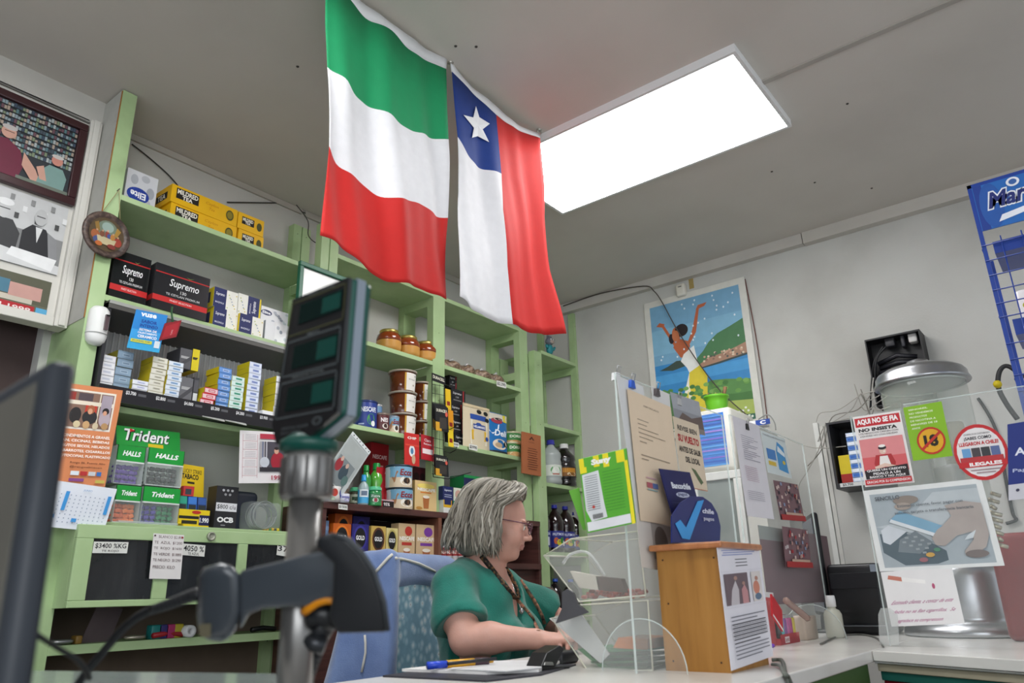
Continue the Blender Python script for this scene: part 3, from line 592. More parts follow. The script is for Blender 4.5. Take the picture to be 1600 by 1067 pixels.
for k, (c1, c2) in enumerate((('1f7a6a', '2a9a80'), ('2458a8', '3a78c8'), ('203a70', '3058a0'))):
    x = X0+.004+k*(X1-X0)/3.1; b = MB(); b.M = Matrix.Translation((x, 2.6, zt_-.01)) @ Matrix.Rotation(-.12, 4, 'X'); w_ = (X1-X0)/3.4
    b.box(0, w_, 0, .012, 0, .06, mat(c1, .35)); b.art(plane_map((0, 0, 0), (w_, 0, 0), (0, 0, .06)), [('r', .05, .55, .95, .95, c2), ('r', .1, .2, .9, .5, '20282c'), ('t', 'POUCH', .5, .1, .7, .08, 'd8d8a0')][:3]); b.build('pouch', t)
b = MB(); b.box(X0+.02, X0+.06, 2.605, 2.63, zt_+.05, zt_+.085, mat('c03838', .4)); b.box(X0+.027, X0+.05, 2.6045, 2.605, zt_+.055, zt_+.075, mat('3a4048', .4)); b.build('small_pack', t)
pk('rolling_paper_box', 'matt black rolling paper box with a white handwritten price label', 'box', 335, 369, 760, L4, 2.58, .06, '26262a', [('t', 'OCB', .5, .2, .75, .13, 'f0f0f0', .05), ('r', .02, .4, .98, .6, 'dcdce0'), ('t', '$800 c/u', .5, .5, .85, .12, '202024', .005), ('e', .3, .9, .06, .03, 'b0b0b4'), ('e', .5, .9, .06, .03, 'b0b0b4'), ('e', .7, .9, .06, .03, 'b0b0b4'), ('e', .4, .8, .06, .03, '98989c'), ('e', .6, .8, .06, .03, '98989c'), ('r', .3, .06, .5, .08, 'a8a8ac')])
# wound cable in a clear bag
c = PX(410, 796, y=2.62); b = MB()
t = thing('cable_bag', 'clear plastic bag with a coiled transparent hose beside the black box', 'bag', V((c.x, 2.64, L4)))
for k in range(7):
    r_ = .052-.003*(k % 3); b.tube([(c.x+r_*math.cos(a)+.004*math.sin(k), 2.62+.008*k-.02, L4+.058+r_*math.sin(a)+.003*math.cos(k*2)) for a in np.linspace(0, 2*math.pi, 26)], .0032, mat('8d9490', .2, alpha=.75, var=0), 6)
b.build('coiled_hose', t)
b = MB(); b.rbox(c.x-.075, c.x+.075, 2.59, 2.67, L4+.001, L4+.112, .02, mat('dfe6e6', .08, alpha=.16, var=0)); b.build('plastic_bag', t)
b = MB()
for k in range(6): b.rbox(c.x+.0+.012*k, c.x+.012+.012*k, 2.6, 2.615, L4+.002, L4+.012+.002*(k % 2), .003, mat(['d8a818', 'd8a818', '3a8a3a', 'd8a818', '2c2c2c', 'd8c018'][k], .4), 2)
b.build('small_clips', t)
# calendar 1996
grid = []
for k in range(5): grid += [('r', .06, .14+k*.165, .36, .145+k*.165, 'b04858')]
grid += [('r', .06, .1, .065, .93, 'b04858'), ('r', .355, .1, .36, .93, 'b04858')]
for k in range(5):
    for i in range(4): grid.append(('r', .1, .17+k*.165+i*.03, .32, .178+k*.165+i*.03, 'b8b0b4'))
grid += [('r', .4, .85, .95, .95, 'b83448'), ('r', .4, .22, .97, .8, '4a4650'), ('r', .4, .22, .5, .8, 'a8a4a8'), ('r', .53, .25, .55, .8, 'cfcfd4'), ('r', .45, .25, .47, .8, '4a5a80'), ('e', .5, .4, .1, .1, 'c8ccd4'), ('e', .78, .42, .15, .18, 'a01c30'), ('e', .75, .62, .05, .06, 'd0a088'), ('e', .75, .67, .05, .03, '2c2020'), ('r', .4, .22, .97, .3, '2c2830'), ('t', '1996', .78, .1, .27, .09, 'a82840', .02)]
card('paper_calendar', 'old white and red 1996 calendar sheet with a photograph, hanging under the third shelf', 'calendar', (375, 672), (449, 676), (373, 755), grid, 'e8e4e4', y=2.55)
# dark blue small case behind calendar
b = MB(); p = PX(372, 760, y=2.78); b.rbox(p.x-.02, p.x+.09, 2.76, 2.84, L4, L4+.17, .02, mat('1c2436', .5)); tag(b.build('small_case', loc=(p.x, 2.8, L4)), 'dark navy case standing behind the calendar sheet', 'case')
# --- bin cabinet with glazed fronts
t = thing('bin_cabinet', 'pale green bin cabinet with dark glass fronts under the left shelves', 'cabinet', ((PLX1+PC[0])/2, 2.6, L5))
yf = 2.50
zt1 = zz(200, 822, yf); zb1 = zz(110, 950, yf)
xa, xb = px_x(122, 830, yf), PC[0]-.005
b = MB(); m_ = GREEN; th = .02
w0 = [px_x(p_, 850, yf) for p_ in (146, 247, 269, 373, 388, 470)]; wz1 = zz(200, 843, yf); wz0 = zz(190, 937, yf)
b.box(xa, xb, yf, yf+th, wz1, zt1, m_); b.box(xa, xb, yf, yf+th, zb1, wz0, m_); b.box(xa, w0[0], yf, yf+th, wz0, wz1, m_); b.box(w0[1], w0[2], yf, yf+th, wz0, wz1, m_); b.box(w0[3], w0[4], yf, yf+th, wz0, wz1, m_)
b.build('face_frame', t, bevel=.002)
b = MB(); b.prism([(xa, yf+th, zb1), (xa, 2.84, zb1), (xa, 2.84, zt1), (xa, yf+th, zt1)], (.015, 0, 0), m_); b.build('side_board', t)
b = MB(); b.box(xa+.016, xb, yf+th, 2.84, zb1, zb1+.012, m_); b.build('bottom_board', t)
b = MB(); b.box(xa+.016, xb, 2.8, 2.84, zb1+.012, L4-.04, mat('1c1a1a', .7)); b.build('back_board', t)
gm = ramp_mat('dusty_dark_glass', [(.35, '1a1c1e'), (.6, '26282a'), (.8, '3a3c3c')], 14, 10, .25, 0, None, (1, 1, .3))
for i in (0, 2, 4):
    b = MB(); b.box(w0[i], min(w0[i+1], xb), yf+.008, yf+.012, wz0, wz1, gm); b.build('glass_front', t)
b = MB(); p = PX(330, 838, y=yf-.004); b.M = Matrix.Translation(p) @ Matrix.Rotation(math.pi/2, 4, 'X'); b.lathe([(.0155, -.004), (.0155, .004), (.011, .007), (.010, .004), (.003, .004), (0, .004)], mat('9a9c8c', .4, .4), 20); b.build('lock', t)
card('price_paper', 'torn white paper with handwritten price list pinned on the bin cabinet', 'paper', (240, 833), (288, 836), (233, 904), [('t', 'BLANCO $2.800', .58, .93, .8, .07, '5c4044', .0), ('t', 'TE  AZUL  $1200', .5, .8, .9, .07, '5c4044', .0), ('t', 'TE  ROJO  $1600', .5, .67, .9, .07, '5c4044', .0), ('t', 'TE VERDE  $1880', .5, .54, .9, .07, '5c4044', .0), ('t', 'TE NEGRO  $1290', .5, .41, .9, .07, '5c4044', .0), ('t', 'PRECIO  KILO', .42, .26, .7, .07, '5c4044', .0), ('e', .05, .95, .03, .02, '3a1c1c'), ('e', .93, .94, .03, .02, 'a02020')], 'e4e0de', y=yf-.006, th=.0006)
for k, (tl_, tr_, bl_, s1, s2) in enumerate((((147, 846), (201, 847), (144, 864), '$3400 %KG', 'TE ROJO'), ((286, 849), (321, 852), (284, 867), '4050 %', 'TE AZUL'), ((434, 849), (452, 852), (432, 867), '37', ''))):
    card('price_tag', ['handwritten 3400 price label', 'handwritten 4050 price label', 'partly hidden price label'][k]+' on the dark cabinet glass', 'price tag', tl_, tr_, bl_, [('t', s1, .5, .62, .9, .5, '16161a', .015)]+([('t', s2, .5, .18, .5, .22, '16161a', .01)] if s2 else []), 'deded8', y=yf+.002, th=.0006, group='handwritten price labels on the cabinet')
# clutter on the bottom shelf L5
rr = random.Random(3)
def clutter(px, kind, colr, lab, s=1.0):
    x = px_x(px, 985, 2.63); z = L5
    b = MB()
    if kind == 'roll':
        b.M = Matrix.Translation((x, 2.62, z+.02)) @ Matrix.Rotation(math.pi/2, 4, 'X'); b.lathe([(.008, -.03), (.02, -.03), (.02, .03), (.008, .03), (.008, -.03)], mat(colr, .5), 20, cap=False)
    elif kind == 'box': b.rbox(x-.02*s, x+.02*s, 2.62, 2.66, z, z+.05*s, .004, mat(colr, .4), 2)
    elif kind == 'tube': b.M = Matrix.Translation((x, 2.62, z)); b.lathe([(.008, 0), (.0085, .06*s), (.006, .063*s)], mat(colr, .4), 12)
    elif kind == 'ring':
        b.tube([(x+.03*math.cos(a), 2.63+.02*math.sin(a), z+.006+.004) for a in np.linspace(0, 2*math.pi, 20)], .006, mat(colr, .25, .7), 8)
    elif kind == 'sheet': b.prism([(x, 2.66, z), (x+.11, 2.7, z), (x+.13, 2.68, z+.1), (x+.03, 2.64, z+.12)], (0, .004, 0), mat(colr, .5))
    elif kind == 'tool': b.tube([(x-.06, 2.61, z+.012), (x, 2.63, z+.016), (x+.05, 2.62, z+.01)], .009, mat(colr, .35), 8)
    tag(b.build({'roll': 'tape_roll', 'box': 'small_box', 'tube': 'marker', 'ring': 'metal_ring', 'sheet': 'folded_paper', 'tool': 'hand_tool'}[kind], loc=(x, 2.63, z)), lab, {'roll': 'roll', 'box': 'box', 'tube': 'marker', 'ring': 'ring', 'sheet': 'paper', 'tool': 'tool'}[kind])
clutter(98, 'ring', 'b0b0b2', 'shiny metal ring at the left end of the bottom shelf')
clutter(124, 'box', '8a6a30', 'small ochre box on the bottom shelf beside the metal ring', .5)
clutter(135, 'sheet', '6a5c60', 'grey folded paper leaning on the bottom shelf')
clutter(212, 'ring', 'c0b8a8', 'pale ring lying in the middle of the bottom shelf')
for k, (px, cc) in enumerate(((243, '1f7a78'), (254, '3a3470'), (265, 'b03468'), (277, 'b0a030'))): clutter(px, 'box', cc, ['teal', 'indigo', 'pink', 'olive yellow'][k]+' small carton in the coloured row on the bottom shelf', .9)
clutter(289, 'roll', 'd8d8d8', 'white paper roll lying end-on on the bottom shelf')
clutter(262, 'tool', 'a82830', 'red stick lying in front of the small coloured cartons')
clutter(410, 'tool', '141416', 'black hand tool at the right end of the bottom shelf')
# green framed mirror behind the scale
A_, B_, C_ = PX(470, 406, y=2.56), PX(545, 440, y=2.56), PX(466, 500, y=2.56)
t = thing('framed_mirror', 'small mirror in a dark green frame hanging on the double post', 'mirror', (A_+B_)/2)
fx0, fx1 = A_.x, A_.x+.33; fz1 = A_.z; fz0 = fz1-.3
b = MB(); gm_ = mat('2a6a50', .4)
for bx in ((fx0, fx1, fz1-.022, fz1), (fx0, fx1, fz0, fz0+.022), (fx0, fx0+.022, fz0+.022, fz1-.022), (fx1-.022, fx1, fz0+.022, fz1-.022)): b.box(bx[0], bx[1], 2.56, 2.58, bx[2], bx[3], gm_)
b.build('frame', t, bevel=.003)
b = MB(); b.box(fx0+.022, fx1-.022, 2.572, 2.578, fz0+.022, fz1-.022, mat('b4b4b2', .3, .15)); b.build('mirror_glass', t)
b = MB(); b.tube([(fx0+.155, 2.585, fz1-.004), (fx0+.165, 2.59, fz1+.018), (fx0+.175, 2.585, fz1-.004)], .002, mat('8a8a80', .4, .5), 6); b.build('hook', t)
# ================================================================ MIDDLE BAYS
def jar_copy(proto, x, y, z, label): return copy_tree(proto, (x, y, z), None, label)
# honey jars
hx = [(592, 623), (624, 650), (652, 677)]
proto = None
for k, (a, c) in enumerate(hx):
    X = SOL('x', px=(a+c)/2, y=2.66, z=M2+.05); X0 = SOL('x', px=a, y=2.66, z=M2+.05); X1 = SOL('x', px=c, y=2.66, z=M2+.05)
    lb = ['leftmost', 'middle', 'rightmost'][k]+' of three honey jars, amber above and creamy below, gold lid'
    if proto is None:
        r = (X1-X0)/2*.95; t = thing('honey_jar', lb, 'jar', (X, 2.66, M2), 'honey jars'); hj = .112
        b = MB(); b.lathe([(r*.75, .001), (r*.93, .008), (r*.97, .02), (r*.99, .052)], mat('cf9646', .35, coat=.6), 24, (X, 2.66, M2), cap=False); b.lathe([(r*.99, .052), (r*1.0, .065), (r*.93, .085), (r*.75, .095), (r*.7, .098)], mat('8a3a12', .12, coat=1, var=.08), 24, (X, 2.66, M2)); b.build('glass_body', t)
        b = MB(); b.lathe([(r*.74, .096), (r*.76, .098), (r*.76, .108), (r*.72, .112), (0.001, .112)], mat('b9a65a', .3, .7), 24, (X, 2.66, M2)); b.build('lid', t); proto = t
    else: o = jar_copy(proto, X, 2.66, M2, lb)
# pellet bags
pel = ramp_mat('brown_pellets', [(.3, '4c3a30'), (.5, '8a6f5c'), (.7, 'c2ab94')], 70, 3, .35, .9)
for k, px in enumerate((703, 727, 750, 772)):
    X = SOL('x', px=px, y=2.70, z=M2+.03); b = MB(); n = 18; vs = []; fs = []; rg = random.Random(k)
    ph = [rg.uniform(0, 6) for _ in range(6)]
    for j in range(9):
        t_ = math.pi*j/8
        for i in range(n):
            a = 2*math.pi*i/n; w_ = 1+.08*math.sin(3*a+ph[0])+.06*math.sin(5*a+ph[1]+t_*3)
            vs.append((X+.075*math.sin(t_)*math.cos(a)*w_, 2.70+.06*math.sin(t_)*math.sin(a)*w_, M2+.037-.036*math.cos(t_)*(1+.12*math.sin(a*2+ph[2]))+(.006*math.sin(a*4+ph[3]) if j > 3 else 0)))
    for j in range(8):
        for i in range(n): fs.append((j*n+i, j*n+(i+1) % n, (j+1)*n+(i+1) % n, (j+1)*n+i))
    b.add(vs, fs, pel, True); t = thing('pellet_bag', ['first', 'second', 'third', 'fourth'][k]+' from the left of the clear bags of brown pellets on the shelf', 'bag', (X, 2.70, M2), 'bags of brown pellets'); b.build('pellets', t, weld=.0005)
    b = MB(); b.tube([(X-.02+.0*k, 2.69, M2+.07), (X-.005, 2.68, M2+.08), (X+.02, 2.69, M2+.073)], .006, mat('e8e8ea', .1, alpha=.5, var=0), 6, rs=[.001, .009, .002]); b.build('knotted_top', t)
def ptag(tl_, tr_, bl_, s, lb, y=2.585): card('price_tag', lb, 'price tag', tl_, tr_, bl_, [('t', s, .5, .5, .85, .6, '18181c', .02)], 'e2e2dc', y=y, th=.0006, group='handwritten shelf price labels')
ptag((776, 594), (791, 598), (776, 603), '$2.290', 'small handwritten price label on the shelf edge under the pellet bags')
ptag((703, 689), (717, 692), (703, 696), '$5500', 'small handwritten price label below the black tea boxes')
ptag((733, 693), (746, 696), (733, 702), '$3990', 'small handwritten price label below the mayonnaise pouch')
# cans on the third shelf
def can(name, lb, cat, x0, x1, yt_, zb, yf, base, items, lid='c8c8c8', group=None, a=(-2.75, -.95), lidmat=None, rim=True):
    X0 = SOL('x', px=x0, y=yf, z=zb+.04); X1 = SOL('x', px=x1, y=yf, z=zb+.04); r = (X1-X0)/2*.93; X = (X0+X1)/2; h = SOL('z', py=yt_, x=X, y=yf)-zb
    yc = yf+r*.4; t = thing(name, lb, cat, (X, yc, zb), group)
    b = MB(); b.lathe([(r*.96, 0), (r, .004), (r, h-.006), (r*.97, h)], mat(base, .35, var=.02), 32, (X, yc, zb)); b.art(cyl_map((X, yc, zb), r, 0, h, a[0]-.3, a[1]-.1), items, sub=14); b.build('body', t)
    b = MB(); b.lathe([(r*1.0, h-.006), (r*1.04, h-.004), (r*1.04, h+.003), (r*.98, h+.005), (.001, h+.003)], mat(lid, .35, .2, var=0), 32, (X, yc, zb)); b.build('lid', t)
    return t
eco = [('r', 0, .0, 1, .45, 'd8c4a8'), ('r', 0, .45, 1, .95, '78aac8'), ('p', [(0, .3), (.35, .9), (.2, .95), (0, .8)], 'd8cfc0'), ('p', [(.2, .2), (.45, .6), (.3, .75), (.1, .45)], 'a8744c'), ('e', .68, .3, .27, .22, 'efe9dd'), ('e', .68, .3, .14, .14, '2c1c14'), ('e', .7, .32, .03, .12, '6a4a34'), ('t', 'Ecco', .68, .68, .52, .3, '8c1c20', .03, .05)]
can('coffee_tin', 'blue coffee tin with green drawing, left end of the third middle shelf', 'tin', 560, 590, 629, M3, 2.66, '2a3f8c', [('e', .65, .35, .18, .2, '4a9a4a'), ('t', 'NESCAFE', .55, .7, .7, .18, 'e8ecf4', .03), ('r', .1, .15, .35, .2, 'a8b4d8'), ('e', .75, .2, .1, .1, 'e8e8e8')], '2a3a70')
can('coffee_tin', 'pale blue tin partly hidden behind the blue coffee tin', 'tin', 582, 597, 634, M3, 2.72, '6f93b8', [('r', .3, .5, 1, .7, 'dfe8f0')], 'b8b8b8')
can('coffee_tin', 'small dark red brown tin beside the blue coffee tin', 'tin', 589, 609, 648, M3, 2.64, '5c2a2c', [('t', 'NES', .6, .65, .5, .25, 'ece4e4', .04), ('e', .65, .3, .2, .16, 'e4dcd4'), ('e', .65, .3, .12, .1, '3a2018')], '7a6a60')
can('coffee_tin', 'small pale coffee tin left of the stacked caramel tubs', 'tin', 609, 624, 652, M3, 2.63, 'c8d0d8', eco, '8a98a8')
# caramel tubs
def tub(lb, x0, x1, yt_, zb, yf, h):
    X0 = SOL('x', px=x0, y=yf, z=zb+.1); X1 = SOL('x', px=x1, y=yf, z=zb+.1); r = (X1-X0)/2*.9; X = (X0+X1)/2; yc = yf+r*.5
    t = thing('caramel_tub', lb, 'tub', (X, yc, zb), 'brown caramel tubs'); b = MB()
    b.lathe([(r*.84, 0), (r*.86, .004), (r*.96, h-.008)], mat('5e2c14', .15, coat=.5), 32, (X, yc, zb)); b.art(cyl_map((X, yc, zb), r*.865, .006, h-.022, -2.15, -.85, .0006, r*.95), [('r', 0, 0, 1, 1, 'c89a30'), ('r', .1, 0, 1, 1, 'eae6de'), ('t', 'MANJAR', .5, .62, .5, .08, '8a8a84', .01), ('e', .75, .85, .06, .04, '2a2420'), ('e', .6, .3, .05, .05, '8a7a60')], sub=10); b.build('body', t)
    b = MB(); b.lathe([(r*.97, h-.01), (r*1.05, h-.008), (r*1.05, h-.001), (r*1.0, h), (.001, h-.002)], mat('b4a898', .3, alpha=.9, var=0), 32, (X, yc, zb)); b.build('lid', t)
    return t
za = M3; hz_ = (SOL('z', py=582, x=SOL('x', px=637, y=2.64, z=M3), y=2.64)-M3)/3
pos = ['bottom', 'middle', 'top']
for k in range(3): tub(pos[k]+' tub of the left stack of brown caramel tubs', 619, 654, 0, M3+hz_*k, 2.63, hz_)
for k in range(3): tub(pos[k]+' tub of the right stack of brown caramel tubs', 651, 677, 0, M3+hz_*.93*k, 2.66, hz_*.93)
# black tea boxes etc. right bay third shelf
bk = [('r', .82, 0, .9, 1, 'a02828'), ('t', 'Supremo', .42, .7, .6, .2, 'e0e0e0', .01, .05), ('t', '130', .42, .45, .2, .1, 'c0c0c0'), ('r', .15, .2, .7, .26, '8a8a8a')]
hb = (SOL('z', py=589, x=SOL('x', px=715, y=2.68, z=M3), y=2.68)-M3)/5
for k, (x0, x1, lb) in enumerate(((710, 729, 'lowest'), (706, 725, 'second'), (704, 723, 'middle'), (705, 727, 'fourth'), (702, 714, 'topmost'))):
    pk('tea_box', lb+' of the five stacked small black tea boxes behind the battery rack', 'box', x0, x1, 0, M3+hb*k, 2.66, .07, '1e1e22', bk, (), 'stacked small black tea boxes', hh=hb*.99)
# pouches
def pouch(name, lb, cat, x0, x1, yt_, zb, yf, base, items, d=.045, rz=0, group=None):
    X0 = SOL('x', px=x0, y=yf, z=zb+.05); X1 = SOL('x', px=x1, y=yf, z=zb+.05); X = (X0+X1)/2; h = SOL('z', py=yt_, x=X, y=yf)-zb; wd = X1-X0
    b = MB(); n = 10; mz_ = 12; vs = []; fs = []
    def front(u, v, s):
        bul = d/2*(math.sin(math.pi*min(1, max(0, u)))**.5)*(1-max(0, v)**2*.9) if v < 1 else 0
        return (-wd/2+wd*u*(1)+(.0), s*bul, h*v)
    for s in (-1, 1):
        o_ = len(vs)
        for j in range(mz_+1):
            for i in range(n+1): vs.append(front(i/n, j/mz_, s))
        for j in range(mz_):
            for i in range(n):
                q = o_+j*(n+1)+i; f = (q, q+1, q+n+2, q+n+1); fs.append(f if s < 0 else f[::-1])
    b.add(vs, fs, mat(base, .3, var=.02), True)
    b.add([front(i/n, 0, s) for s in (-1, 1) for i in range(n+1)], [(i, n+1+i, n+2+i, i+1) for i in range(n)], mat(base, .3))
    def mf(u, v, l): p = front(u, v, -1); return V((p[0], p[1]-.0012-.0003*l, p[2]))
    its = []
    for it in items:
        if it[0] == 'r':
            _, a, c, e, f, cl = it; m_ = 8; k_ = max(1, int((f-c)*8))
            for q in range(k_): its.append(('r', a, c+(f-c)*q/k_, e, c+(f-c)*(q+1)/k_, cl))
        else: its.append(it)
    LL = []
    for L_, it in enumerate(its): b.art(lambda u, v, l, L_=L_: mf(u, v, 1+L_*.25), [it], sub=8)
    o = b.build(name); o.location = (X, yf+d/2, zb); o.rotation_euler = (0, 0, rz); tag(o, lb, cat, group); return o
pouch('sauce_pouch', 'cream coloured mayonnaise pouch with a blue and yellow label', 'pouch', 728, 770, 633, M3, 2.61, 'd8c9ac', [('p', [(.2, .1), (.78, .1), (.85, .62), (.82, .78), (.25, .78), (.22, .6)], 'e9e2d0'), ('r', .22, .66, .82, .78, '2a4c9a'), ('r', .3, .45, .76, .56, '23408c'), ('t', "HELLMANN'S", .53, .505, .42, .06, 'f2f2f2', .03), ('p', [(.24, .2), (.76, .2), (.78, .42), (.24, .42)], 'dcae28'), ('e', .5, .56, .1, .04, '2a4c9a'), ('e', .8, .26, .07, .05, '2a4c9a'), ('e', .56, .86, .09, .05, '17181a'), ('e', .82, .85, .09, .05, '17181a'), ('e', .85, .7, .09, .05, '17181a'), ('r', 0, .93, 1, 1, 'cdbb98')])
pouch('sauce_pouch', 'blue and white deli sauce pouch with a food picture', 'pouch', 768, 797, 645, M3, 2.61, '1d6cb0', [('r', .02, .82, .98, .98, 'cfc8b8'), ('r', .75, .8, 1, .98, 'd8c820'), ('e', .4, .8, .3, .07, 'a03848'), ('e', .5, .85, .2, .03, '2a2a30'), ('p', [(0, .55), (.5, .72), (.45, .6), (.15, .45)], 'e8eef2'), ('t', 'Deli', .55, .5, .62, .16, 'eef2f6', .03, .1), ('e', .48, .22, .36, .13, 'e6d8c2'), ('e', .4, .2, .18, .06, 'c2a684'), ('e', .8, .24, .14, .07, '1a1a1e'), ('r', 0, 0, 1, .06, '202830')])
dor = [('r', 0, .3, 1, .95, '3f8040'), ('r', 0, .0, 1, .32, 'c89a60'), ('t', 'DORIA', .55, .65, .7, .22, 'e8ecd8', .03), ('e', .5, .2, .3, .14, 'd8c49a')]
dh = (SOL('z', py=676, x=SOL('x', px=803, y=2.63, z=M3), y=2.63)-M3)
can('food_can', 'lower of the two green and beige cans beside the right shelf post', 'can', 794, 813, 693, M3, 2.63, 'b0a070', dor, 'c8c0a0', 'green and beige cans')
can('food_can', 'upper of the two green and beige cans beside the right shelf post', 'can', 794, 814, 677, M3+dh*.5, 2.63, 'b0a070', dor, 'c8c0a0', 'green and beige cans')
# copper plaque
card('notice_board', 'copper brown wooden plaque with engraved lines hung on the double post', 'plaque', (816, 674), (845, 681), (816, 739), [('p', [(.35, .84), (.5, .93), (.65, .84), (.55, .84), (.5, .88), (.45, .84)], '4a2416')]+[('t', 'HAZAL', .5, .78, .3, .02, '4a2416')]+[('r', .3-.02*(k % 3), .62-.055*k, .75+.03*((k*2) % 3), .634-.055*k, '5a2c1a') for k in range(10)], 'a8623c', y=2.54, th=.008)
# battery wire rack with cards on the middle post
t = thing('battery_rack', 'black wire battery rack hooked on the middle green post', 'rack', PX(692, 660, y=2.55))
bw = mat('1a1a1c', .4, .3); b = MB()
def W(px, py, y=2.55): return PX(px, py, y=y)
for q in (((675, 583), (675, 700), (677, 745)), ((694, 590), (693, 700), (696, 742))): b.tube([W(*p_) for p_ in q], .0022, bw, 6)
for yy in range(600, 745, 14): b.tube([W(675, yy), W(695, yy+4)], .0013, bw, 5)
for q in (680, 687): b.tube([W(q, 600), W(q, 740)], .0012, bw, 5)
for yy in (600, 668, 705): b.tube([W(694, yy), W(703, yy+3, 2.49), W(712, yy-2, 2.44), W(714, yy-7, 2.44)], .002, bw, 6)
b.tube([W(677, 745), W(700, 748, 2.5), W(736, 738, 2.44)], .002, bw, 6); b.build('wire_frame', t)
card('header_card', None, None, (675, 582), (696, 590), (675, 594), [('t', 'DURACELL', .5, .55, .85, .4, 'e0dcc8', .03)], '1b1b1d', y=2.545, th=.002, parent=t)
for k, (y0, y1, n) in enumerate(((633, 672, 3), (711, 742, 2))):
    for j in range(n):
        yy = 2.5+.02*j; dx = -2*j
        card('battery_card', ['front', 'middle', 'rear'][j]+' battery card on the '+['upper', 'lower'][k]+' hook of the wire rack', 'battery pack', (680+dx, y0-2*j), (700+dx, y0+4-2*j), (681+dx, y1-2*j), [('r', 0, .0, .45, .35, 'd09a28'), ('r', .3, .1, .85, .55, '3a3430'), ('t', 'DURACELL', .5, .82, .85, .12, 'e0dcc8', .03), ('e', .85, .7, .1, .1, 'd05a4a')], '1b1b1d', y=yy, th=.004, group='hanging battery cards')
for k, (q, cc) in enumerate((((696, 607), 'e0b820'), ((700, 640), 'd89018'), ((700, 665), 'e8c828'))):
    card('hanging_sachet', ['top', 'middle', 'bottom'][k]+' yellow hanging strip beside the battery rack', 'sachet', q, (q[0]+8, q[1]+2), (q[0]+1, q[1]+32), [('r', .2, .2, .8, .4, '8a2a20')], cc, y=2.545, th=.003, group='yellow hanging strips')
card('phone_card', 'red and white hanging phone chip card with a figure, below the caramel tubs', 'card', (632, 675), (655, 679), (632, 726), [('t', 'CHIP', .5, .85, .6, .08, 'f0e8e0', .03), ('e', .5, .45, .2, .18, 'e8e8e8'), ('e', .5, .45, .1, .1, '4a80a8'), ('e', .6, .2, .12, .15, 'c8a888'), ('r', .05, .6, .95, .65, 'd84a38')], 'c82c28', y=2.56, th=.003)
card('phone_card', 'plain red hanging phone card with a white strip beside the battery rack', 'card', (658, 678), (678, 683), (658, 717), [('t', 'Claro', .5, .8, .5, .12, 'f0e0e0', .02), ('t', 'Renueva', .5, .65, .6, .08, 'f0e0e0', .02), ('r', .1, .25, .9, .45, 'e8d8d8')], 'b01f2a', y=2.56, th=.003)
# --- goods on the brown unit's top board
yb = 2.57
ecl = 'blue and cream coffee tin with red script, '
can('coffee_tin', ecl+'lower of two beside the cappuccino box', 'tin', 613, 646, 764, BZ, yb, 'c9d4dc', eco, '2c3c48', 'large coffee tins')
hh_ = SOL('z', py=764, x=SOL('x', px=630, y=yb, z=BZ), y=yb)-BZ
can('coffee_tin', ecl+'upper of two stacked', 'tin', 612, 645, 729, BZ+hh_+.003, yb, 'c9d4dc', eco, '2c3c48', 'large coffee tins')
pk('coffee_box', 'deep red carton standing behind the two large coffee tins', 'box', 644, 664, 730, BZ, 2.68, .06, '4c1520', [('e', .3, .8, .22, .08, '2a0c12'), ('e', .75, .8, .2, .08, '2a0c12')])
cap_b = [('t', 'NESCAFE', .53, .72, .82, .1, 'f4efe4', .04), ('r', .25, .6, .75, .64, 'd87828'), ('e', .5, .84, .4, .08, 'f0d870'), ('p', [(.36, .48), (.66, .48), (.62, .1), (.4, .1)], 'b06a38'), ('e', .51, .48, .15, .05, 'f2e8d8'), ('e', .2, .1, .14, .05, 'c08a40')]
pk('coffee_box', 'cream and yellow cappuccino box with a cup picture on the brown shelf', 'box', 648, 682, 752, BZ, yb, .06, 'e0c088', cap_b, [('r', 0, 0, 1, 1, 'caa868')])
# red coffee display behind
pk('coffee_display', 'tall red coffee carton behind the green bottles', 'box', 577, 605, 693, BZ, 2.75, .06, '8a141c', [('t', 'NESCAFE', .5, .8, .8, .06, 'e8c8c8', .02), ('e', .6, .35, .2, .1, 'c03038'), ('r', .3, .66, .7, .68, 'd8a0a0')])
pouch('coffee_pouch', 'glossy red and white coffee pouch leaning beside the big tins', 'pouch', 592, 616, 730, BZ, 2.62, 'a01820', [('p', [(.1, .1), (.5, .9), (.7, .95), (.4, .1)], 'e8c8cc'), ('e', .6, .3, .2, .12, 'c8303a')])
pk('cocoa_box', 'low black and red carton between the green jar and the big tins', 'box', 596, 617, 781, BZ, yb, .06, 'a0182a', [('r', .1, .0, 1, .85, '1c1416'), ('t', '95%', .4, .45, .45, .4, 'd8d0d0', .03), ('r', .0, .85, 1, 1, 'c8a8ac')])
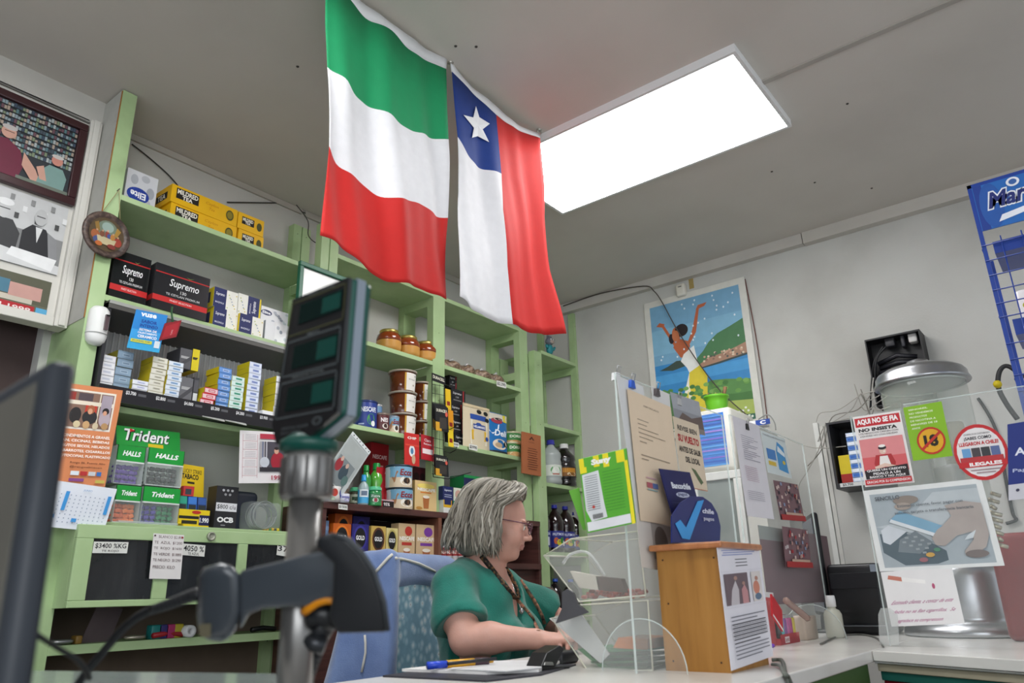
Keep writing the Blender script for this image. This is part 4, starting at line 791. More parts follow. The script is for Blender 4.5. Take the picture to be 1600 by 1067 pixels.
# bottles
def bottle(name, lb, px, py_top, zb, yf, prof, liquid, capc, labelc=None, group=None, px_r=None, litems=(), rl=(.15, .5), lc=True):
    X = SOL('x', px=px, y=yf, z=zb+.08); h = SOL('z', py=py_top, x=X, y=yf)-zb; r = (SOL('x', px=px+px_r, y=yf, z=zb+.05)-SOL('x', px=px-px_r, y=yf, z=zb+.05))/2*.93
    t = thing(name, lb, 'bottle', (X, yf, zb), group); b = MB()
    b.lathe([(a*r, z*h) for a, z in prof], liquid, 24, (X, yf, zb)); b.build('body', t)
    top = prof[-1]; b = MB(); cr = top[0]*r*1.15; n = 20
    b.lathe([(cr*1.1, top[1]*h-.002), (cr*1.1, top[1]*h+.003), (cr, top[1]*h+.004), (cr, h-.002), (cr*.9, h), (.001, h)], mat(capc, .35, var=0), n, (X, yf, zb)); b.build('cap', t)
    if labelc:
        b = MB(); z0, z1 = rl; rr_ = max([a for a, z in prof if z0-.05 <= z <= z1+.05] or [1])*r*1.012
        b.lathe([(rr_, z0*h), (rr_, z1*h)], mat(labelc, .4, var=.02), 24, (X, yf, zb), cap=False); b.art(cyl_map((X, yf, zb), rr_, z0*h, (z1-z0)*h, -3.0, -1.15), litems, sub=8); b.build('label_band', t)
    return t
P_sod = [(.8, 0), (.95, .02), (1, .06), (.97, .12), (1, .2), (1, .38), (.93, .45), (1, .52), (.98, .62), (.86, .72), (.5, .84), (.3, .88), (.28, .93)]
P_jar = [(.9, 0), (1, .04), (1, .3), (.9, .5), (1, .62), (.85, .74), (.5, .82), (.45, .86)]
grn = mat('5aa83a', .12, trans=.0, coat=.8, var=.05)
bottle('drink_bottle', 'green bottle, left one behind the blue-capped bottle on the brown shelf', 571, 727, BZ, 2.66, P_jar, mat('3f9a4a', .15, coat=.6), '1c8a3c', None, 'green bottles', 7)
bottle('drink_bottle', 'green bottle, taller right one behind the green-lidded jar', 587, 724, BZ, 2.66, P_jar, grn, '1c8a3c', 'd8e0c0', 'green bottles', 9, [('e', .5, .5, .3, .3, 'c05030')], (.2, .45))
bottle('water_bottle', 'small clear bottle with a blue cap and blue label on the brown shelf', 568, 742, BZ, 2.56, [(.9, 0), (1, .03), (1, .55), (.85, .66), (.4, .76), (.38, .8)], mat('c2d2d6', .1, alpha=.6, var=0), '2c9ad8', '4aa8d8', None, 7, [('r', 0, .45, 1, 1, 'e8eef0'), ('r', .2, .55, .8, .9, '6a7a90')], (.06, .5))
bottle('jam_jar', 'green plastic jar with mint green lid in front of the green bottles', 585, 761, BZ, 2.56, [(.95, 0), (1, .04), (.95, .2), (.85, .4), (.95, .6), (.9, .75), (.75, .82)], mat('2f8a4a', .2, coat=.5), '58b888', '3a7a4c', None, 10, [('t', 'Zucra', .5, .75, .7, .25, 'e0e8e0', .02), ('e', .5, .3, .22, .25, 'c8d8c8'), ('r', .4, .1, .6, .5, 'a03848')], (.15, .62))
bottle('jam_jar', 'dark jar with mint green lid partly behind the blue-capped bottle', 556, 762, BZ, 2.6, [(.95, 0), (1, .04), (1, .7), (.8, .8)], mat('4a4a3a', .2, coat=.5), '58b888', 'b8c0a8', None, 8, [('r', .1, .3, .9, .7, '2a4a30'), ('t', 'AL', .5, .3, .4, .3, '101010', .03)], (.15, .6))
def cup(lb, x0, x1, yt_, base, items, yf=2.56):
    X0 = SOL('x', px=x0, y=yf, z=BZ+.03); X1 = SOL('x', px=x1, y=yf, z=BZ+.03); r = (X1-X0)/2*.93; X = (X0+X1)/2; h = SOL('z', py=yt_, x=X, y=yf)-BZ
    b = MB(); b.lathe([(r*.85, 0), (r*.97, h*.45), (r*.9, h*.6), (r, h*.95), (r*.96, h), (.001, h)], mat(base, .35), 24, (X, yf, BZ)); b.art(cyl_map((X, yf, BZ), r*1.0, 0, h, -2.6, -.6), items, sub=8)
    tag(b.build('yogurt_cup', loc=(X, yf, BZ)), lb, 'cup')
cup('white and red food cup at the left end of the brown shelf', 508, 531, 761, 'e2dcd8', [('e', .3, .6, .2, .25, 'b83828'), ('e', .85, .55, .2, .28, '2c4aa8'), ('t', 'Ono', .85, .55, .25, .15, 'e8e8f0', .02), ('e', .2, .2, .15, .12, 'a8b8a0')])
cup('small white and violet food cup with a price label below it', 530, 545, 772, 'dcdce6', [('r', 0, .5, 1, .7, '7a7ab0'), ('e', .5, .3, .3, .2, 'a8a8c8')], 2.54)
ptag((529, 787), (543, 789), (529, 795), '$1500', 'handwritten price label hanging from the brown top board', 2.515)
b = MB(); p = PX(522, 750, y=2.7)
for k in range(26): b.blob((p.x-.05+random.uniform(-.03, .05), 2.69+random.uniform(-.02, .02), BZ+.06+random.uniform(-.05, .085)), .018, .014, .016, mat(['7a2a26', '5a6a34', '8c3a30', '6a5a48', '3c4a2c'][k % 5], .5), 8, 6)
b.build('x') if False else tag(b.build('dried_flowers', loc=(p.x, 2.69, BZ)), 'small dark red and green ornament behind the white food cups', 'ornament')
pouch('snack_pouch', 'brown patterned snack bag behind the small violet cup', 'bag', 533, 552, 762, BZ, 2.62, '6a5c50', [('e', .5, .6, .3, .2, 'a08a78'), ('e', .4, .3, .3, .15, '4a403a')])
# plastic sleeve with a photograph leaning above
A_, B_, C_ = PX(551, 674, y=2.53), PX(579, 706, y=2.53), PX(515, 727, y=2.53)
card('plastic_sleeve', 'tilted clear plastic sleeve with a shop photograph, hanging above the brown shelf', 'sleeve', None, None, None, [('r', .05, .25, .95, .9, 'a4aaa8'), ('r', .1, .02, .85, .52, '7c8486'), ('e', .25, .35, .14, .13, '9a2c34'), ('e', .25, .48, .06, .05, 'c8a898'), ('e', .55, .3, .16, .15, '3a4a54'), ('e', .55, .44, .06, .05, 'c8a898'), ('e', .75, .2, .12, .1, '54706c'), ('r', .0, .93, 1, 1, 'd8dcdc')]+[('e', .12+.16*k, .965, .02, .015, '2a2c2c') for k in range(6)], 'b8bebd', depth_pts=(A_, B_, C_+(C_-A_)*.25), th=.001, rough=.15)
# --- lower brown shelf goods
BL2 = BL
yl = 2.57
def gold(x0, x1, yt_, zb, lb, base, ring, y=yl, hh=None):
    return pk('coffee_box', lb, 'box', x0, x1, yt_, zb, y, .05, base, [('e', .5, .62, .42, .34, ring), ('e', .5, .62, .32, .28, '161416'), ('t', 'GOLD', .5, .62, .52, .13, 'f0f0f0', .04), ('r', .2, .1, .8, .16, 'e8e0d0'), ('e', .5, .04, .3, .08, 'd8b888')], (), 'boxes of instant cappuccino', hh=hh)
gold(519, 547, 818, BL, 'orange coffee box with a black oval, front one on the lower brown shelf', 'c8601c', 'e07a28')
gold(521, 548, 803, BL, 'orange coffee box standing behind the front orange one', 'b8541a', 'd87022', 2.66)
gold(549, 575, 819, BL, 'violet blue coffee box with a black oval, front one', '2a2470', '3a3490')
gold(550, 576, 807, BL, 'violet blue coffee box standing behind the front blue one', '221e60', '2c2878', 2.66)
gold(579, 602, 822, BL, 'brown and cream coffee box beside the blue ones', 'c8a858', '5a3420')
gold(603, 621, 825, BL, 'pale yellow coffee box beside the brown one', 'd8c888', 'b8a860')
nes = lambda c: [('t', 'NESCAFE', .52, .6, .9, .11, 'f4f0e8', .04), ('e', .6, .8, .22, .13, c), ('r', .2, .42, .8, .5, c), ('p', [(.3, .3), (.7, .3), (.62, .0), (.38, .0)], 'a8643c'), ('e', .5, .3, .2, .05, 'f0e6da')]
pk('coffee_box', 'tan cappuccino box with a red oval on the lower brown shelf', 'box', 622, 648, 818, BL, yl, .05, 'd2b48c', nes('b8382c'), (), 'boxes of instant cappuccino')
pk('coffee_box', 'tan cappuccino box with a violet oval on the lower brown shelf', 'box', 650, 681, 820, BL, yl, .05, 'd2b48c', nes('7a3f9c'), (), 'boxes of instant cappuccino')
pouch('blue_pack', 'crumpled pale blue pack at the left end of the lower brown shelf', 'pack', 494, 518, 812, BL, 2.56, '6c8cb4', [('r', .2, .3, .8, .5, 'a8bcd4'), ('r', 0, .75, 1, .85, '88a4c8')], .05)
cn = [('r', 0, .35, 1, .8, 'a02a2c'), ('t', 'MALTA', .5, .55, .8, .2, 'f0e8e0', .02)]
for k, (a, c_) in enumerate(((689, 697), (698, 706), (707, 715), (716, 724))): can('drink_can', ['first', 'second', 'third', 'fourth'][k]+' from the left of the small red and silver cans behind the woman', 'can', a, c_, 850, BL, 2.56, 'c8c4c4', cn, 'c0c0c4', 'small red and silver cans')
# supremo boxes right of the post on the top board
nv = [('t', 'Supremo', .5, .7, .7, .2, 'e4e8f0', .02, .05), ('r', .15, .2, .85, .26, 'b8c0d8'), ('r', .15, .35, .85, .4, 'b8c0d8')]
hs = (SOL('z', py=760, x=SOL('x', px=700, y=yb, z=BZ), y=yb)-BZ)/2
pk('tea_box', 'small white and navy tea box with a yellow panel, bottom left of the four', 'box', 693, 706, 0, BZ, yb, .06, 'e0e0dc', [('r', 0, .45, 1, 1, 'd8a820'), ('r', .1, .65, .9, 1, '20285e'), ('r', .6, .1, .9, .3, 'a8b0a8')], (), 'small navy tea boxes beside the post', hh=hs)
pk('tea_box', 'small navy tea box, top left of the four beside the middle post', 'box', 692, 708, 0, BZ+hs, yb, .06, '20285e', nv, (), 'small navy tea boxes beside the post', hh=hs)
pk('tea_box', 'small navy tea box with green edge, bottom right of the four', 'box', 708, 724, 0, BZ, yb, .06, '20285e', [('r', 0, 0, .08, 1, '1f8a4a')]+nv, (), 'small navy tea boxes beside the post', hh=hs)
pk('tea_box', 'small white and green tea box with fruit picture, top right of the four', 'box', 709, 723, 0, BZ+hs, yb, .06, 'd8dccc', [('e', .5, .5, .35, .35, 'c8a090'), ('e', .6, .4, .2, .2, '5a9a4a'), ('r', .88, 0, 1, 1, '1f8a4a')], (), 'small navy tea boxes beside the post', hh=hs*.98)
nb = [('T', 'Supremo', .52, .5, .22, .7, 'e4e8f0'), ('r', .65, 0, .69, 1, '3a4a88'), ('T', 'TE CEYLAN', .25, .5, .08, .5, 'b8c0d8'), ('T', 'BOLSITAS', .85, .5, .08, .5, 'b8c0d8'), ('r', 0, .93, 1, 1, '1f8a4a')]
pk('tea_carton', 'large navy tea carton with a green top behind the woman head', 'box', 725, 762, 744, BZ, 2.63, .1, '1b2350', nb, (), side='1f7a44')
# ================================================================ RIGHT SECTION
yr = YR+.05
# toy monster figure
X = SOL('x', px=859, y=yr, z=R1+.05); h = SOL('z', py=524, x=X, y=yr)-R1; s = h/.14
t = thing('toy_figure', 'small teal rubber toy figure with a grey head on the narrow right shelf', 'toy', (X, yr, R1)); te = mat('2c8a92', .5); gy = mat('6a6e78', .6)
def tb(c, rx, ry, rz_, m): b = MB(); b.blob((X+c[0]*s, yr+c[1]*s, R1+c[2]*s), rx*s, ry*s, rz_*s, m); return b
b = tb((0, 0, .05), .024, .02, .034, te); b.blob((X-.012*s, yr, R1+.012*s), .012*s, .014*s, .013*s, te); b.blob((X+.012*s, yr, R1+.012*s), .012*s, .014*s, .013*s, te); b.build('body', t)
b = MB()
for sg in (-1, 1): b.tube([(X+sg*.02*s, yr, R1+.055*s), (X+sg*.036*s, yr-.005, R1+.058*s), (X+sg*.042*s, yr-.008, R1+.072*s)], .008*s, te, 8)
b.build('arms', t)
b = tb((0, 0, .1), .029, .024, .024, gy); b.blob((X, yr-.02*s, R1+.094*s), .018*s, .01*s, .012*s, mat('b9a79c', .6))
for sg in (-1, 1): b.blob((X+sg*.011*s, yr-.021*s, R1+.108*s), .006*s, .005*s, .006*s, mat('e8e8e8', .4)); b.blob((X+sg*.011*s, yr-.026*s, R1+.108*s), .003*s, .002*s, .003*s, mat('111111', .3))
for k in range(7): b.tube([(X+(-.022+.0073*k)*s, yr, R1+.115*s), (X+(-.026+.0085*k)*s, yr, R1+.14*s)], .003*s, gy, 6, rs=[.005*s, .001*s])
b.build('head', t)
P_sq = [(.85, 0), (1, .03), (1, .1), (.94, .13), (1, .16), (1, .5), (.92, .56), (1, .62), (.96, .7), (.6, .8), (.36, .86), (.34, .9)]
bottle('vinegar_bottle', 'clear plastic bottle with a violet blue cap on the narrow right shelf', 862, 688, R3, yr, P_sq, mat('cfd6d4', .08, alpha=.55, var=0), '3a3c9a', 'd8dcd2', None, 10, [('e', .5, .5, .3, .4, '5a9a5a'), ('e', .5, .5, .2, .25, 'e8e8e0'), ('r', .3, .1, .7, .2, 'a84a3a')], (.18, .42))
bottle('sauce_bottle', 'dark brown sauce bottle with a white cap beside the clear bottle', 883, 694, R3, yr, P_sq, mat('140f0e', .12, coat=.8), 'e8e8e6', '1a1412', None, 10.5, [('r', .1, .1, .9, .9, '8a5a20'), ('r', .15, .45, .85, .85, 'c88a28'), ('e', .6, .3, .25, .2, 'd8c8a8')], (.2, .44))
for k, (px, yy) in enumerate(((847, 788), (868, 789), (885, 791), (900, 800))):
    bottle('juice_bottle', ['first', 'second', 'third', 'fourth'][k]+' from the left of the dark juice bottles with blue caps', px, yy, R4, yr+.0+(.05 if k == 3 else 0), P_sod, mat('1c0c10', .1, coat=.8, var=0), '262c88', '2a3080', 'dark juice bottles with blue caps', 8.7, [('t', 'FRUTIMORE', .5, .8, .8, .16, 'd8dcf0', .02), ('e', .3, .4, .14, .2, 'c85a28'), ('e', .5, .3, .16, .2, 'c8b828'), ('e', .68, .42, .12, .2, '3a8a3a'), ('r', .75, .1, .9, .4, 'd8d8e0')] if k != 0 else [('r', .35, .1, .8, .6, 'c8ccd8'), ('t', 'FRUTIMORE', .5, .8, .8, .16, 'd8dcf0', .02)], (.1, .44))
for k, px in enumerate((856, 869, 893)):
    bottle('drink_bottle', ['left', 'middle', 'right'][k]+' dark bottle with a blue cap on the lowest right shelf', px, 903+k, R4-.36, yr, P_sod, mat('1c1418', .12, coat=.8, var=0), '2450b0', None, 'dark bottles on the lowest right shelf', 8)
# ================================================================ LEFT PHOTO BOARD
BYL = 2.745; bz0 = zz(60, 504, BYL)
t = thing('photo_board', 'white framed board of old shop photographs high on the left wall', 'board', (.4, 2.77, bz0))
bw_ = mat('d5d2ca', .6, var=.04, scale=4)
b = MB(); b.box(-.6, .93, BYL, BYL+.05, bz0, H-.1, bw_); b.build('panel', t)
b = MB(); b.box(.93, .972, BYL-.02, BYL+.05, bz0-.004, H-.105, bw_); b.box(.940, .962, BYL-.028, BYL-.02, bz0, H-.105, bw_); b.box(-.6, .93, BYL-.012, BYL+.05, bz0-.004, bz0+.03, bw_); b.build('moulding', t, bevel=.003)
def people(dark, a, c_): return [('e', .22, .22, .2, .3, a), ('e', .24, .55, .075, .1, 'c89a88'), ('e', .24, .62, .08, .06, 'b0aaa6'), ('e', .72, .15, .18, .28, c_), ('e', .72, .42, .065, .09, 'c88a78'), ('e', .72, .49, .07, .05, 'c0bab4')]
# photo 1: colour in dark frame
tl_, tr_, bl_ = (-113, 90), (135, 196), (-135, 247)
A_ = PX(135, 196, y=BYL-.015); B_ = PX(109, 321, y=BYL-.015)
fz1, fz0, fx1 = A_.z, B_.z, .925; fx0 = fx1-.62
t = thing('framed_photograph', 'colour photograph of two shopkeepers in a dark red brown frame', 'photograph', ((fx0+fx1)/2, BYL-.015, fz0)); fm_ = mat('3a1c20', .3, coat=.4)
fw_ = .03; b = MB()
for q in ((fx0, fx1, fz1-fw_, fz1), (fx0, fx1, fz0, fz0+fw_), (fx0, fx0+fw_, fz0+fw_, fz1-fw_), (fx1-fw_, fx1, fz0+fw_, fz1-fw_)): b.box(q[0], q[1], BYL-.025, BYL-.001, q[2], q[3], fm_)
b.build('frame', t, bevel=.004)
rg = random.Random(5)
sh = [('r', 0, 0, 1, 1, '2a3036')]
for r_ in range(9):
    sh.append(('r', 0, .36+r_*.07, 1, .365+r_*.07, '1c1a1c'))
    for k in range(60):
        x = k/60; h = rg.uniform(.03, .06); sh.append(('r', x, .37+r_*.07, x+.014, .37+h+r_*.07, rg.choice(['5a7a80', '8a9aa0', 'a8b0b0', '6a4a54', '3c4a5c', '7c8a6c', '44505a', 'a89888'])))
sh += [('p', [(.45, 0), (.46, .25), (.52, .44), (.62, .48), (.7, .38), (.73, .18), (.71, 0)], '6a1f38'), ('e', .62, .57, .042, .085, 'c89a88'), ('e', .62, .635, .043, .035, 'b8b2ae'), ('r', .595, .575, .65, .585, '6a5048'), ('p', [(.72, .38), (.8, .2), (.84, .05), (.78, .05), (.72, .2)], 'c89a88'), ('p', [(.81, 0), (.83, .24), (.87, .34), (.95, .33), (.98, .22), (.97, 0)], '7a9a94'), ('e', .91, .43, .034, .07, 'c88878'), ('e', .91, .485, .036, .028, 'c8c2bc'), ('r', .7, 0, 1, .05, '6a7468'), ('p', [(.84, .3), (.87, .1), (.83, .1), (.8, .25)], 'c89a88')]
b = MB(); b.box(fx0+fw_, fx1-fw_, BYL-.012, BYL-.002, fz0+fw_, fz1-fw_, mat('2a3036', .15)); b.art(plane_map((fx0+fw_, BYL-.012, fz0+fw_), (fx1-fx0-2*fw_, 0, 0), (0, 0, fz1-fz0-2*fw_)), sh); b.build('print', t)
# photo 2: black and white
A_ = PX(109, 327, y=BYL-.002); B_ = PX(92, 432, y=BYL-.002)
bwp = [('r', 0, .5, 1, 1, 'c8c8c8'), ('r', .0, 0, 1, .5, '8a8a8a')]
for k in range(26): x = (k*.039) % 1; bwp.append(('r', x, .62+.12*(k % 3), x+.025, .7+.12*(k % 3), ['4a4a4a', 'e0e0e0', '8a8a8a'][k*7 % 3]))
bwp += [('p', [(.54, .1), (.55, .45), (.6, .58), (.7, .58), (.75, .42), (.74, .1)], '3a3a3c'), ('e', .645, .7, .045, .13, 'c6c6c6'), ('e', .645, .8, .047, .05, 'e6e6e6'), ('r', .615, .7, .675, .715, '5a5a5a'), ('p', [(.76, .2), (.76, .48), (.81, .6), (.89, .58), (.94, .4), (.93, .15)], '26262a'), ('e', .85, .73, .037, .12, 'bcbcbc'), ('r', .825, .73, .875, .745, '505050'), ('p', [(.83, .58), (.87, .58), (.85, .36)], 'd8d8d8'), ('p', [(.9, .55), (.96, .48), (.98, .2), (.93, .2)], '8c8c8e'), ('p', [(.5, .05), (.55, .22), (1, .12), (1, 0), (.5, 0)], 'd6d6d6'), ('p', [(.3, .0), (.32, .15), (.55, .1), (.55, 0)], 'e4e4e4'), ('p', [(.7, .1), (.72, .22), (.98, .2), (.96, .02)], 'ececec')]
def photo(lb, x0, z0, z1, w_, items, base):
    b = MB(); b.box(x0, x0+w_, BYL-.003, BYL-.0005, z0, z1, mat(base, .3)); b.art(plane_map((x0, BYL-.003, z0), (w_, 0, 0), (0, 0, z1-z0)), items); tag(b.build('photograph', loc=(x0+w_/2, BYL, z0)), lb, 'photograph', 'unframed photographs on the white board')
photo('black and white photograph of two men behind a counter, below the framed one', .915-.55, B_.z, A_.z, .55, bwp, 'b0b0b0')
A_ = PX(82, 442, y=BYL-.002); B_ = PX(75, 500, y=BYL-.002)
p3_ = [('r', 0, .3, 1, 1, '5a5a48'), ('r', .4, .45, .75, .8, '4a7a90'), ('e', .45, .55, .1, .25, '20242a'), ('e', .6, .5, .08, .15, 'a83028'), ('r', .3, .28, .9, .42, 'c8c0b0'), ('r', .75, .4, .95, .75, 'c89a90'), ('r', 0, 0, .92, .24, 'b02028'), ('t', 'RENGO ALMACEN 1998', .5, .12, .8, .12, 'e8dcd8', .02), ('r', .93, 0, 1, .24, '5aa8d0')]
photo('small colour photograph with a red caption strip, lowest on the white board', .905-.5, B_.z, A_.z, .5, p3_, '6a6a58')
# wires at the back of the top left shelf
def cable(name, lb, cat, pts, r, c_, grp=None, n=6, sm=True):
    P = [V(p) for p in pts]
    if sm and len(P) > 2:
        Q = [P[0]]+P+[P[-1]]; out = []
        for k in range(1, len(Q)-2):
            for i in range(6):
                t_ = i/6; p0, p1, p2, p3 = Q[k-1], Q[k], Q[k+1], Q[k+2]
                out.append(.5*((2*p1)+(-p0+p2)*t_+(2*p0-5*p1+4*p2-p3)*t_*t_+(-p0+3*p1-3*p2+p3)*t_**3))
        out.append(P[-1]); P = out
    b = MB(); b.tube(P, r, mat(c_, .5, var=0) if isinstance(c_, str) else c_, n); return tag(b.build(name, loc=pts[0]), lb, cat, grp)
Yw = YB-.008
cable('wall_wire', 'thin dark wire sagging across the wall above the top left shelf', 'wire', [PX(*q, y=Yw) for q in ((206, 225), (235, 248), (262, 272), (278, 290))], .003, '33312e')
cable('wall_wire', 'dark wire running along the wall from the tea boxes to the double post', 'wire', [PX(*q, y=Yw) for q in ((355, 316), (420, 317), (445, 318), (470, 330), (500, 342), (520, 347))], .003, '33312e')
cable('wall_wire', 'looped dark wire hanging beside the double post', 'wire', [PX(*q, y=2.66) for q in ((463, 320), (481, 345), (482, 368), (496, 380), (510, 374))], .0025, '3a3834')
cable('wall_wire', 'grey wire stretched below the ceiling moulding over the photo board', 'wire', [(-1, 2.74, H-.115), (.5, 2.738, H-.112), (.97, 2.738, H-.118)], .004, '6f6d69')
# ================================================================ RIGHT WALL
wx = WX-.004
A_, B_, C_ = PX(1007, 476, x=wx), PX(1164, 433, x=wx), PX(1029, 690, x=wx)
A_.z = B_.z = (A_.z+B_.z)/2; C_ = V((wx, A_.y, C_.z)); B_.y = B_.y
t = thing('wall_poster', 'framed travel style painting of a woman in a yellow skirt by a blue bay', 'poster', (wx-.01, (A_.y+B_.y)/2, C_.z))
hgt = A_.z-C_.z; O_ = V((wx-.012, A_.y, C_.z)); U_ = V((0, B_.y-A_.y, 0)); W_ = V((0, 0, hgt))
b = MB(); b.box(wx-.014, wx, B_.y, A_.y, C_.z, A_.z, mat('d6d4cc', .5)); b.build('white_border', t, bevel=.002)
pic = [('r', 0, .38, 1, 1, '74a4c4'), ('r', 0, .6, 1, .8, '7fb0cc'), ('r', 0, .2, 1, .52, '3a86c0'), ('r', .0, .36, 1, .44, '4a98d0'),
 ('p', [(.45, .5), (.55, .56), (.62, .62), (.72, .67), (.85, .7), (1, .74), (1, .5), (.45, .46)], '4a7a50'), ('p', [(.48, .46), (.6, .5), (.8, .52), (1, .56), (1, .48), (.7, .45), (.5, .44)], 'a8826c'), ('p', [(.5, .44), (.7, .455), (1, .48), (1, .465), (.7, .44), (.5, .43)], '3a4848'),
 ('p', [(.05, .48), (.15, .5), (.25, .53), (.38, .52), (.38, .48), (.2, .46)], '3c4c44'), ('p', [(0, .3), (.08, .33), (.15, .3), (.3, .27), (.5, .3), (.6, .33), (.75, .32), (.9, .3), (1, .29), (1, .1), (0, .1)], '5a8a4c'), ('p', [(0, .22), (.3, .2), (.6, .22), (.85, .2), (1, .2), (1, .08), (0, .08)], '4a7840'), ('p', [(.35, .0), (.45, .12), (.7, .16), (1, .14), (1, 0)], 'a8b860'), ('p', [(0, 0), (0, .1), (.3, .06), (.6, .05), (1, .04), (1, 0)], '3a6a58'),
 # arms (left, right)
 ('p', [(.245, .645), (.27, .66), (.15, .83), (.125, .82)], 'b5603c'), ('p', [(.06, .835), (.1, .86), (.16, .84), (.14, .815)], 'b5603c'), ('p', [(.37, .62), (.42, .64), (.5, .72), (.56, .9), (.53, .9), (.46, .74)], 'b5603c'), ('p', [(.52, .89), (.55, .925), (.65, .93), (.62, .905), (.56, .895)], 'b5603c'),
 ('p', [(.23, .64), (.3, .55), (.34, .54), (.42, .62), (.41, .66), (.3, .7)], 'b5603c'), ('e', .28, .74, .05, .055, 'b86840'), ('e', .34, .76, .075, .05, '20181c'), ('e', .22, .71, .03, .04, '281c20'), ('e', .27, .725, .04, .045, 'bd6f48'),
 ('p', [(.3, .52), (.34, .57), (.46, .62), (.48, .5), (.5, .46), (.38, .42), (.36, .46)], 'e8e8e4'),
 ('p', [(.38, .42), (.5, .46), (.57, .38), (.55, .24), (.5, .08), (.24, .06), (.18, .07), (.3, .25)], 'dcc83c'), ('p', [(.36, .35), (.39, .2), (.36, .08), (.31, .07), (.34, .2)], 'efe9c8'), ('p', [(.38, .42), (.36, .3), (.24, .12), (.18, .07), (.28, .22)], 'f0ece0')]
rg = random.Random(2)
for k in range(26): pic.append(('e', rg.uniform(.05, .97), rg.uniform(.55, .97), .009, .008, 'd8e4ea'))
for k in range(60): pic.append(('e', rg.uniform(.02, .98), rg.uniform(.01, .09), .012, .008, 'e4e8dc'))
for k in range(34): pic.append(('e', rg.uniform(.55, .98), rg.uniform(.48, .53), .012, .008, rg.choice(['c8a088', '8a6a5c', 'd8c8b0', '5a5a54'])))
for k in range(40): pic.append(('e', rg.uniform(.0, .98), rg.uniform(.2, .31), .03, .015, rg.choice(['6a9a4c', '4a7a40', '7aa858', '558a4a'])))
b = MB(); m_ = .04; O2 = V((wx-.0145, A_.y-m_, C_.z+m_)); b.art(plane_map(O2, (0, (B_.y-A_.y)+2*m_, 0), (0, 0, hgt-2*m_), eps=.00008, N=V((-1, 0, 0))), pic); b.build('painting', t)
# detector above poster
p = PX(1065, 453, x=WX-.02); b = MB(); b.rbox(WX-.045, WX, p.y-.03, p.y+.03, p.z-.045, p.z+.035, .012, mat('d8d4c8', .5)); t = b.build('motion_detector', loc=(WX, p.y, p.z)); tag(t, 'small cream detector on the side wall above the painting', 'detector')
b = MB(); b.box(WX-.0475, WX-.045, p.y-.012, p.y+.01, p.z+.012, p.z+.016, mat('3a3836', .5)); b.build('slot', t)
b = MB(); q = PX(1076, 440, x=WX-.002); b.box(WX-.0015, WX, q.y-.03, q.y+.0, q.z-.05, q.z+.03, mat('a8925a', .9)); tag(b.build('wall_stain', loc=q), 'ochre stain on the side wall beside the cream detector', 'stain')
cable('wall_cable', 'dark cable running under the ceiling, over the painting and down to the counter', 'cable', [PX(*q, x=WX-.055) for q in ((880, 478), (940, 458), (1005, 447), (1022, 455), (1035, 473), (1055, 510), (1080, 550), (1110, 592), (1140, 625), (1175, 655))], .0035, '4a423c')
cable('wall_cable', 'straight brown cable down the right edge of the painting', 'cable', [PX(*q, x=WX-.012) for q in ((1164, 436), (1180, 520), (1192, 600), (1200, 665))], .003, '6a4038')
# conduits
A_ = PX(1274, 661, x=WX-.012); B_ = PX(1307, 882, x=WX-.012)
b = MB(); b.box(WX-.02, WX, A_.y-.012, A_.y+.012, .5, A_.z, mat('e2e2de', .4)); b.box(WX-.012, WX, A_.y-.034, A_.y-.016, .5, A_.z-.02, mat('d2d0ca', .5)); tag(b.build('cable_conduit', loc=(WX, A_.y, .5)), 'white vertical cable conduit on the side wall beside the black cabinet', 'conduit')
# black mounted box with adaptors
A_, B_, C_ = PX(1352, 533, x=3.9), PX(1437, 514, x=3.9), PX(1370, 635, x=3.9)
y0, y1, z1, z0 = A_.y, B_.y, A_.z, C_.z-.0; bk = mat('18181a', .5); t = thing('wall_box', 'open black metal box mounted on the side wall with adaptors inside', 'box', (3.9, (y0+y1)/2, z0))
b = MB(); b.box(3.88, WX, y1, y0, z1-.008, z1, bk); b.box(3.88, WX-.0, y1, y1+.006, z0, z1-.008, bk); b.box(3.88, WX, y0-.006, y0, z0, z1-.008, bk); b.box(3.97, WX-.001, y1+.006, y0-.006, z0, z1-.008, bk); b.box(3.88, WX, y1, y0, z0-.006, z0, bk); b.build('housing', t)
def adaptor(px0, px1, py0, py1, c_, lb):
    a, c2 = PX(px0, py0, x=3.93), PX(px1, py1, x=3.93); b = MB(); b.rbox(3.91, 3.96, c2.y, a.y, c2.z, a.z, .006, mat(c_, .4)); tag(b.build('power_adaptor', loc=(3.93, a.y, c2.z)), lb, 'adaptor', 'power adaptors in the black wall box')
adaptor(1382, 1400, 530, 541, '2e2e32', 'dark grey power adaptor at the left of the black wall box'); adaptor(1406, 1416, 523, 542, '3a3a40', 'narrow dark power adaptor in the middle of the wall box'); adaptor(1418, 1435, 520, 534, 'd8d6d4', 'white power adaptor in the wall box behind the metal lid')
b = MB(); p0 = PX(1368, 560, x=3.93); 
for k in range(9): zc = z0+.02+k*.025; b.tube([(3.94+.01*math.sin(k), y0-.03-.006*(k % 2), zc), (3.925, (y0+y1)/2, zc+.01*(k % 3)), (3.94, y1+.04, zc)], .011, mat('26262c', .45), 6)
tag(b.build('cable_bundle', loc=(3.94, (y0+y1)/2, z0)), 'bundle of thick black cables coiled inside the wall box', 'cables')
for k, q in enumerate((((1385, 541), (1370, 560), (1367, 590), (1372, 612)), ((1380, 541), (1366, 565), (1362, 600), (1360, 640)))):
    cable('adaptor_cable', ['inner', 'outer'][k]+' black cable hanging from the adaptors of the wall box', 'cable', [PX(*p_, x=3.9) for p_ in q], .005, '161618', 'black cables hanging in the wall box')
rg = random.Random(9)
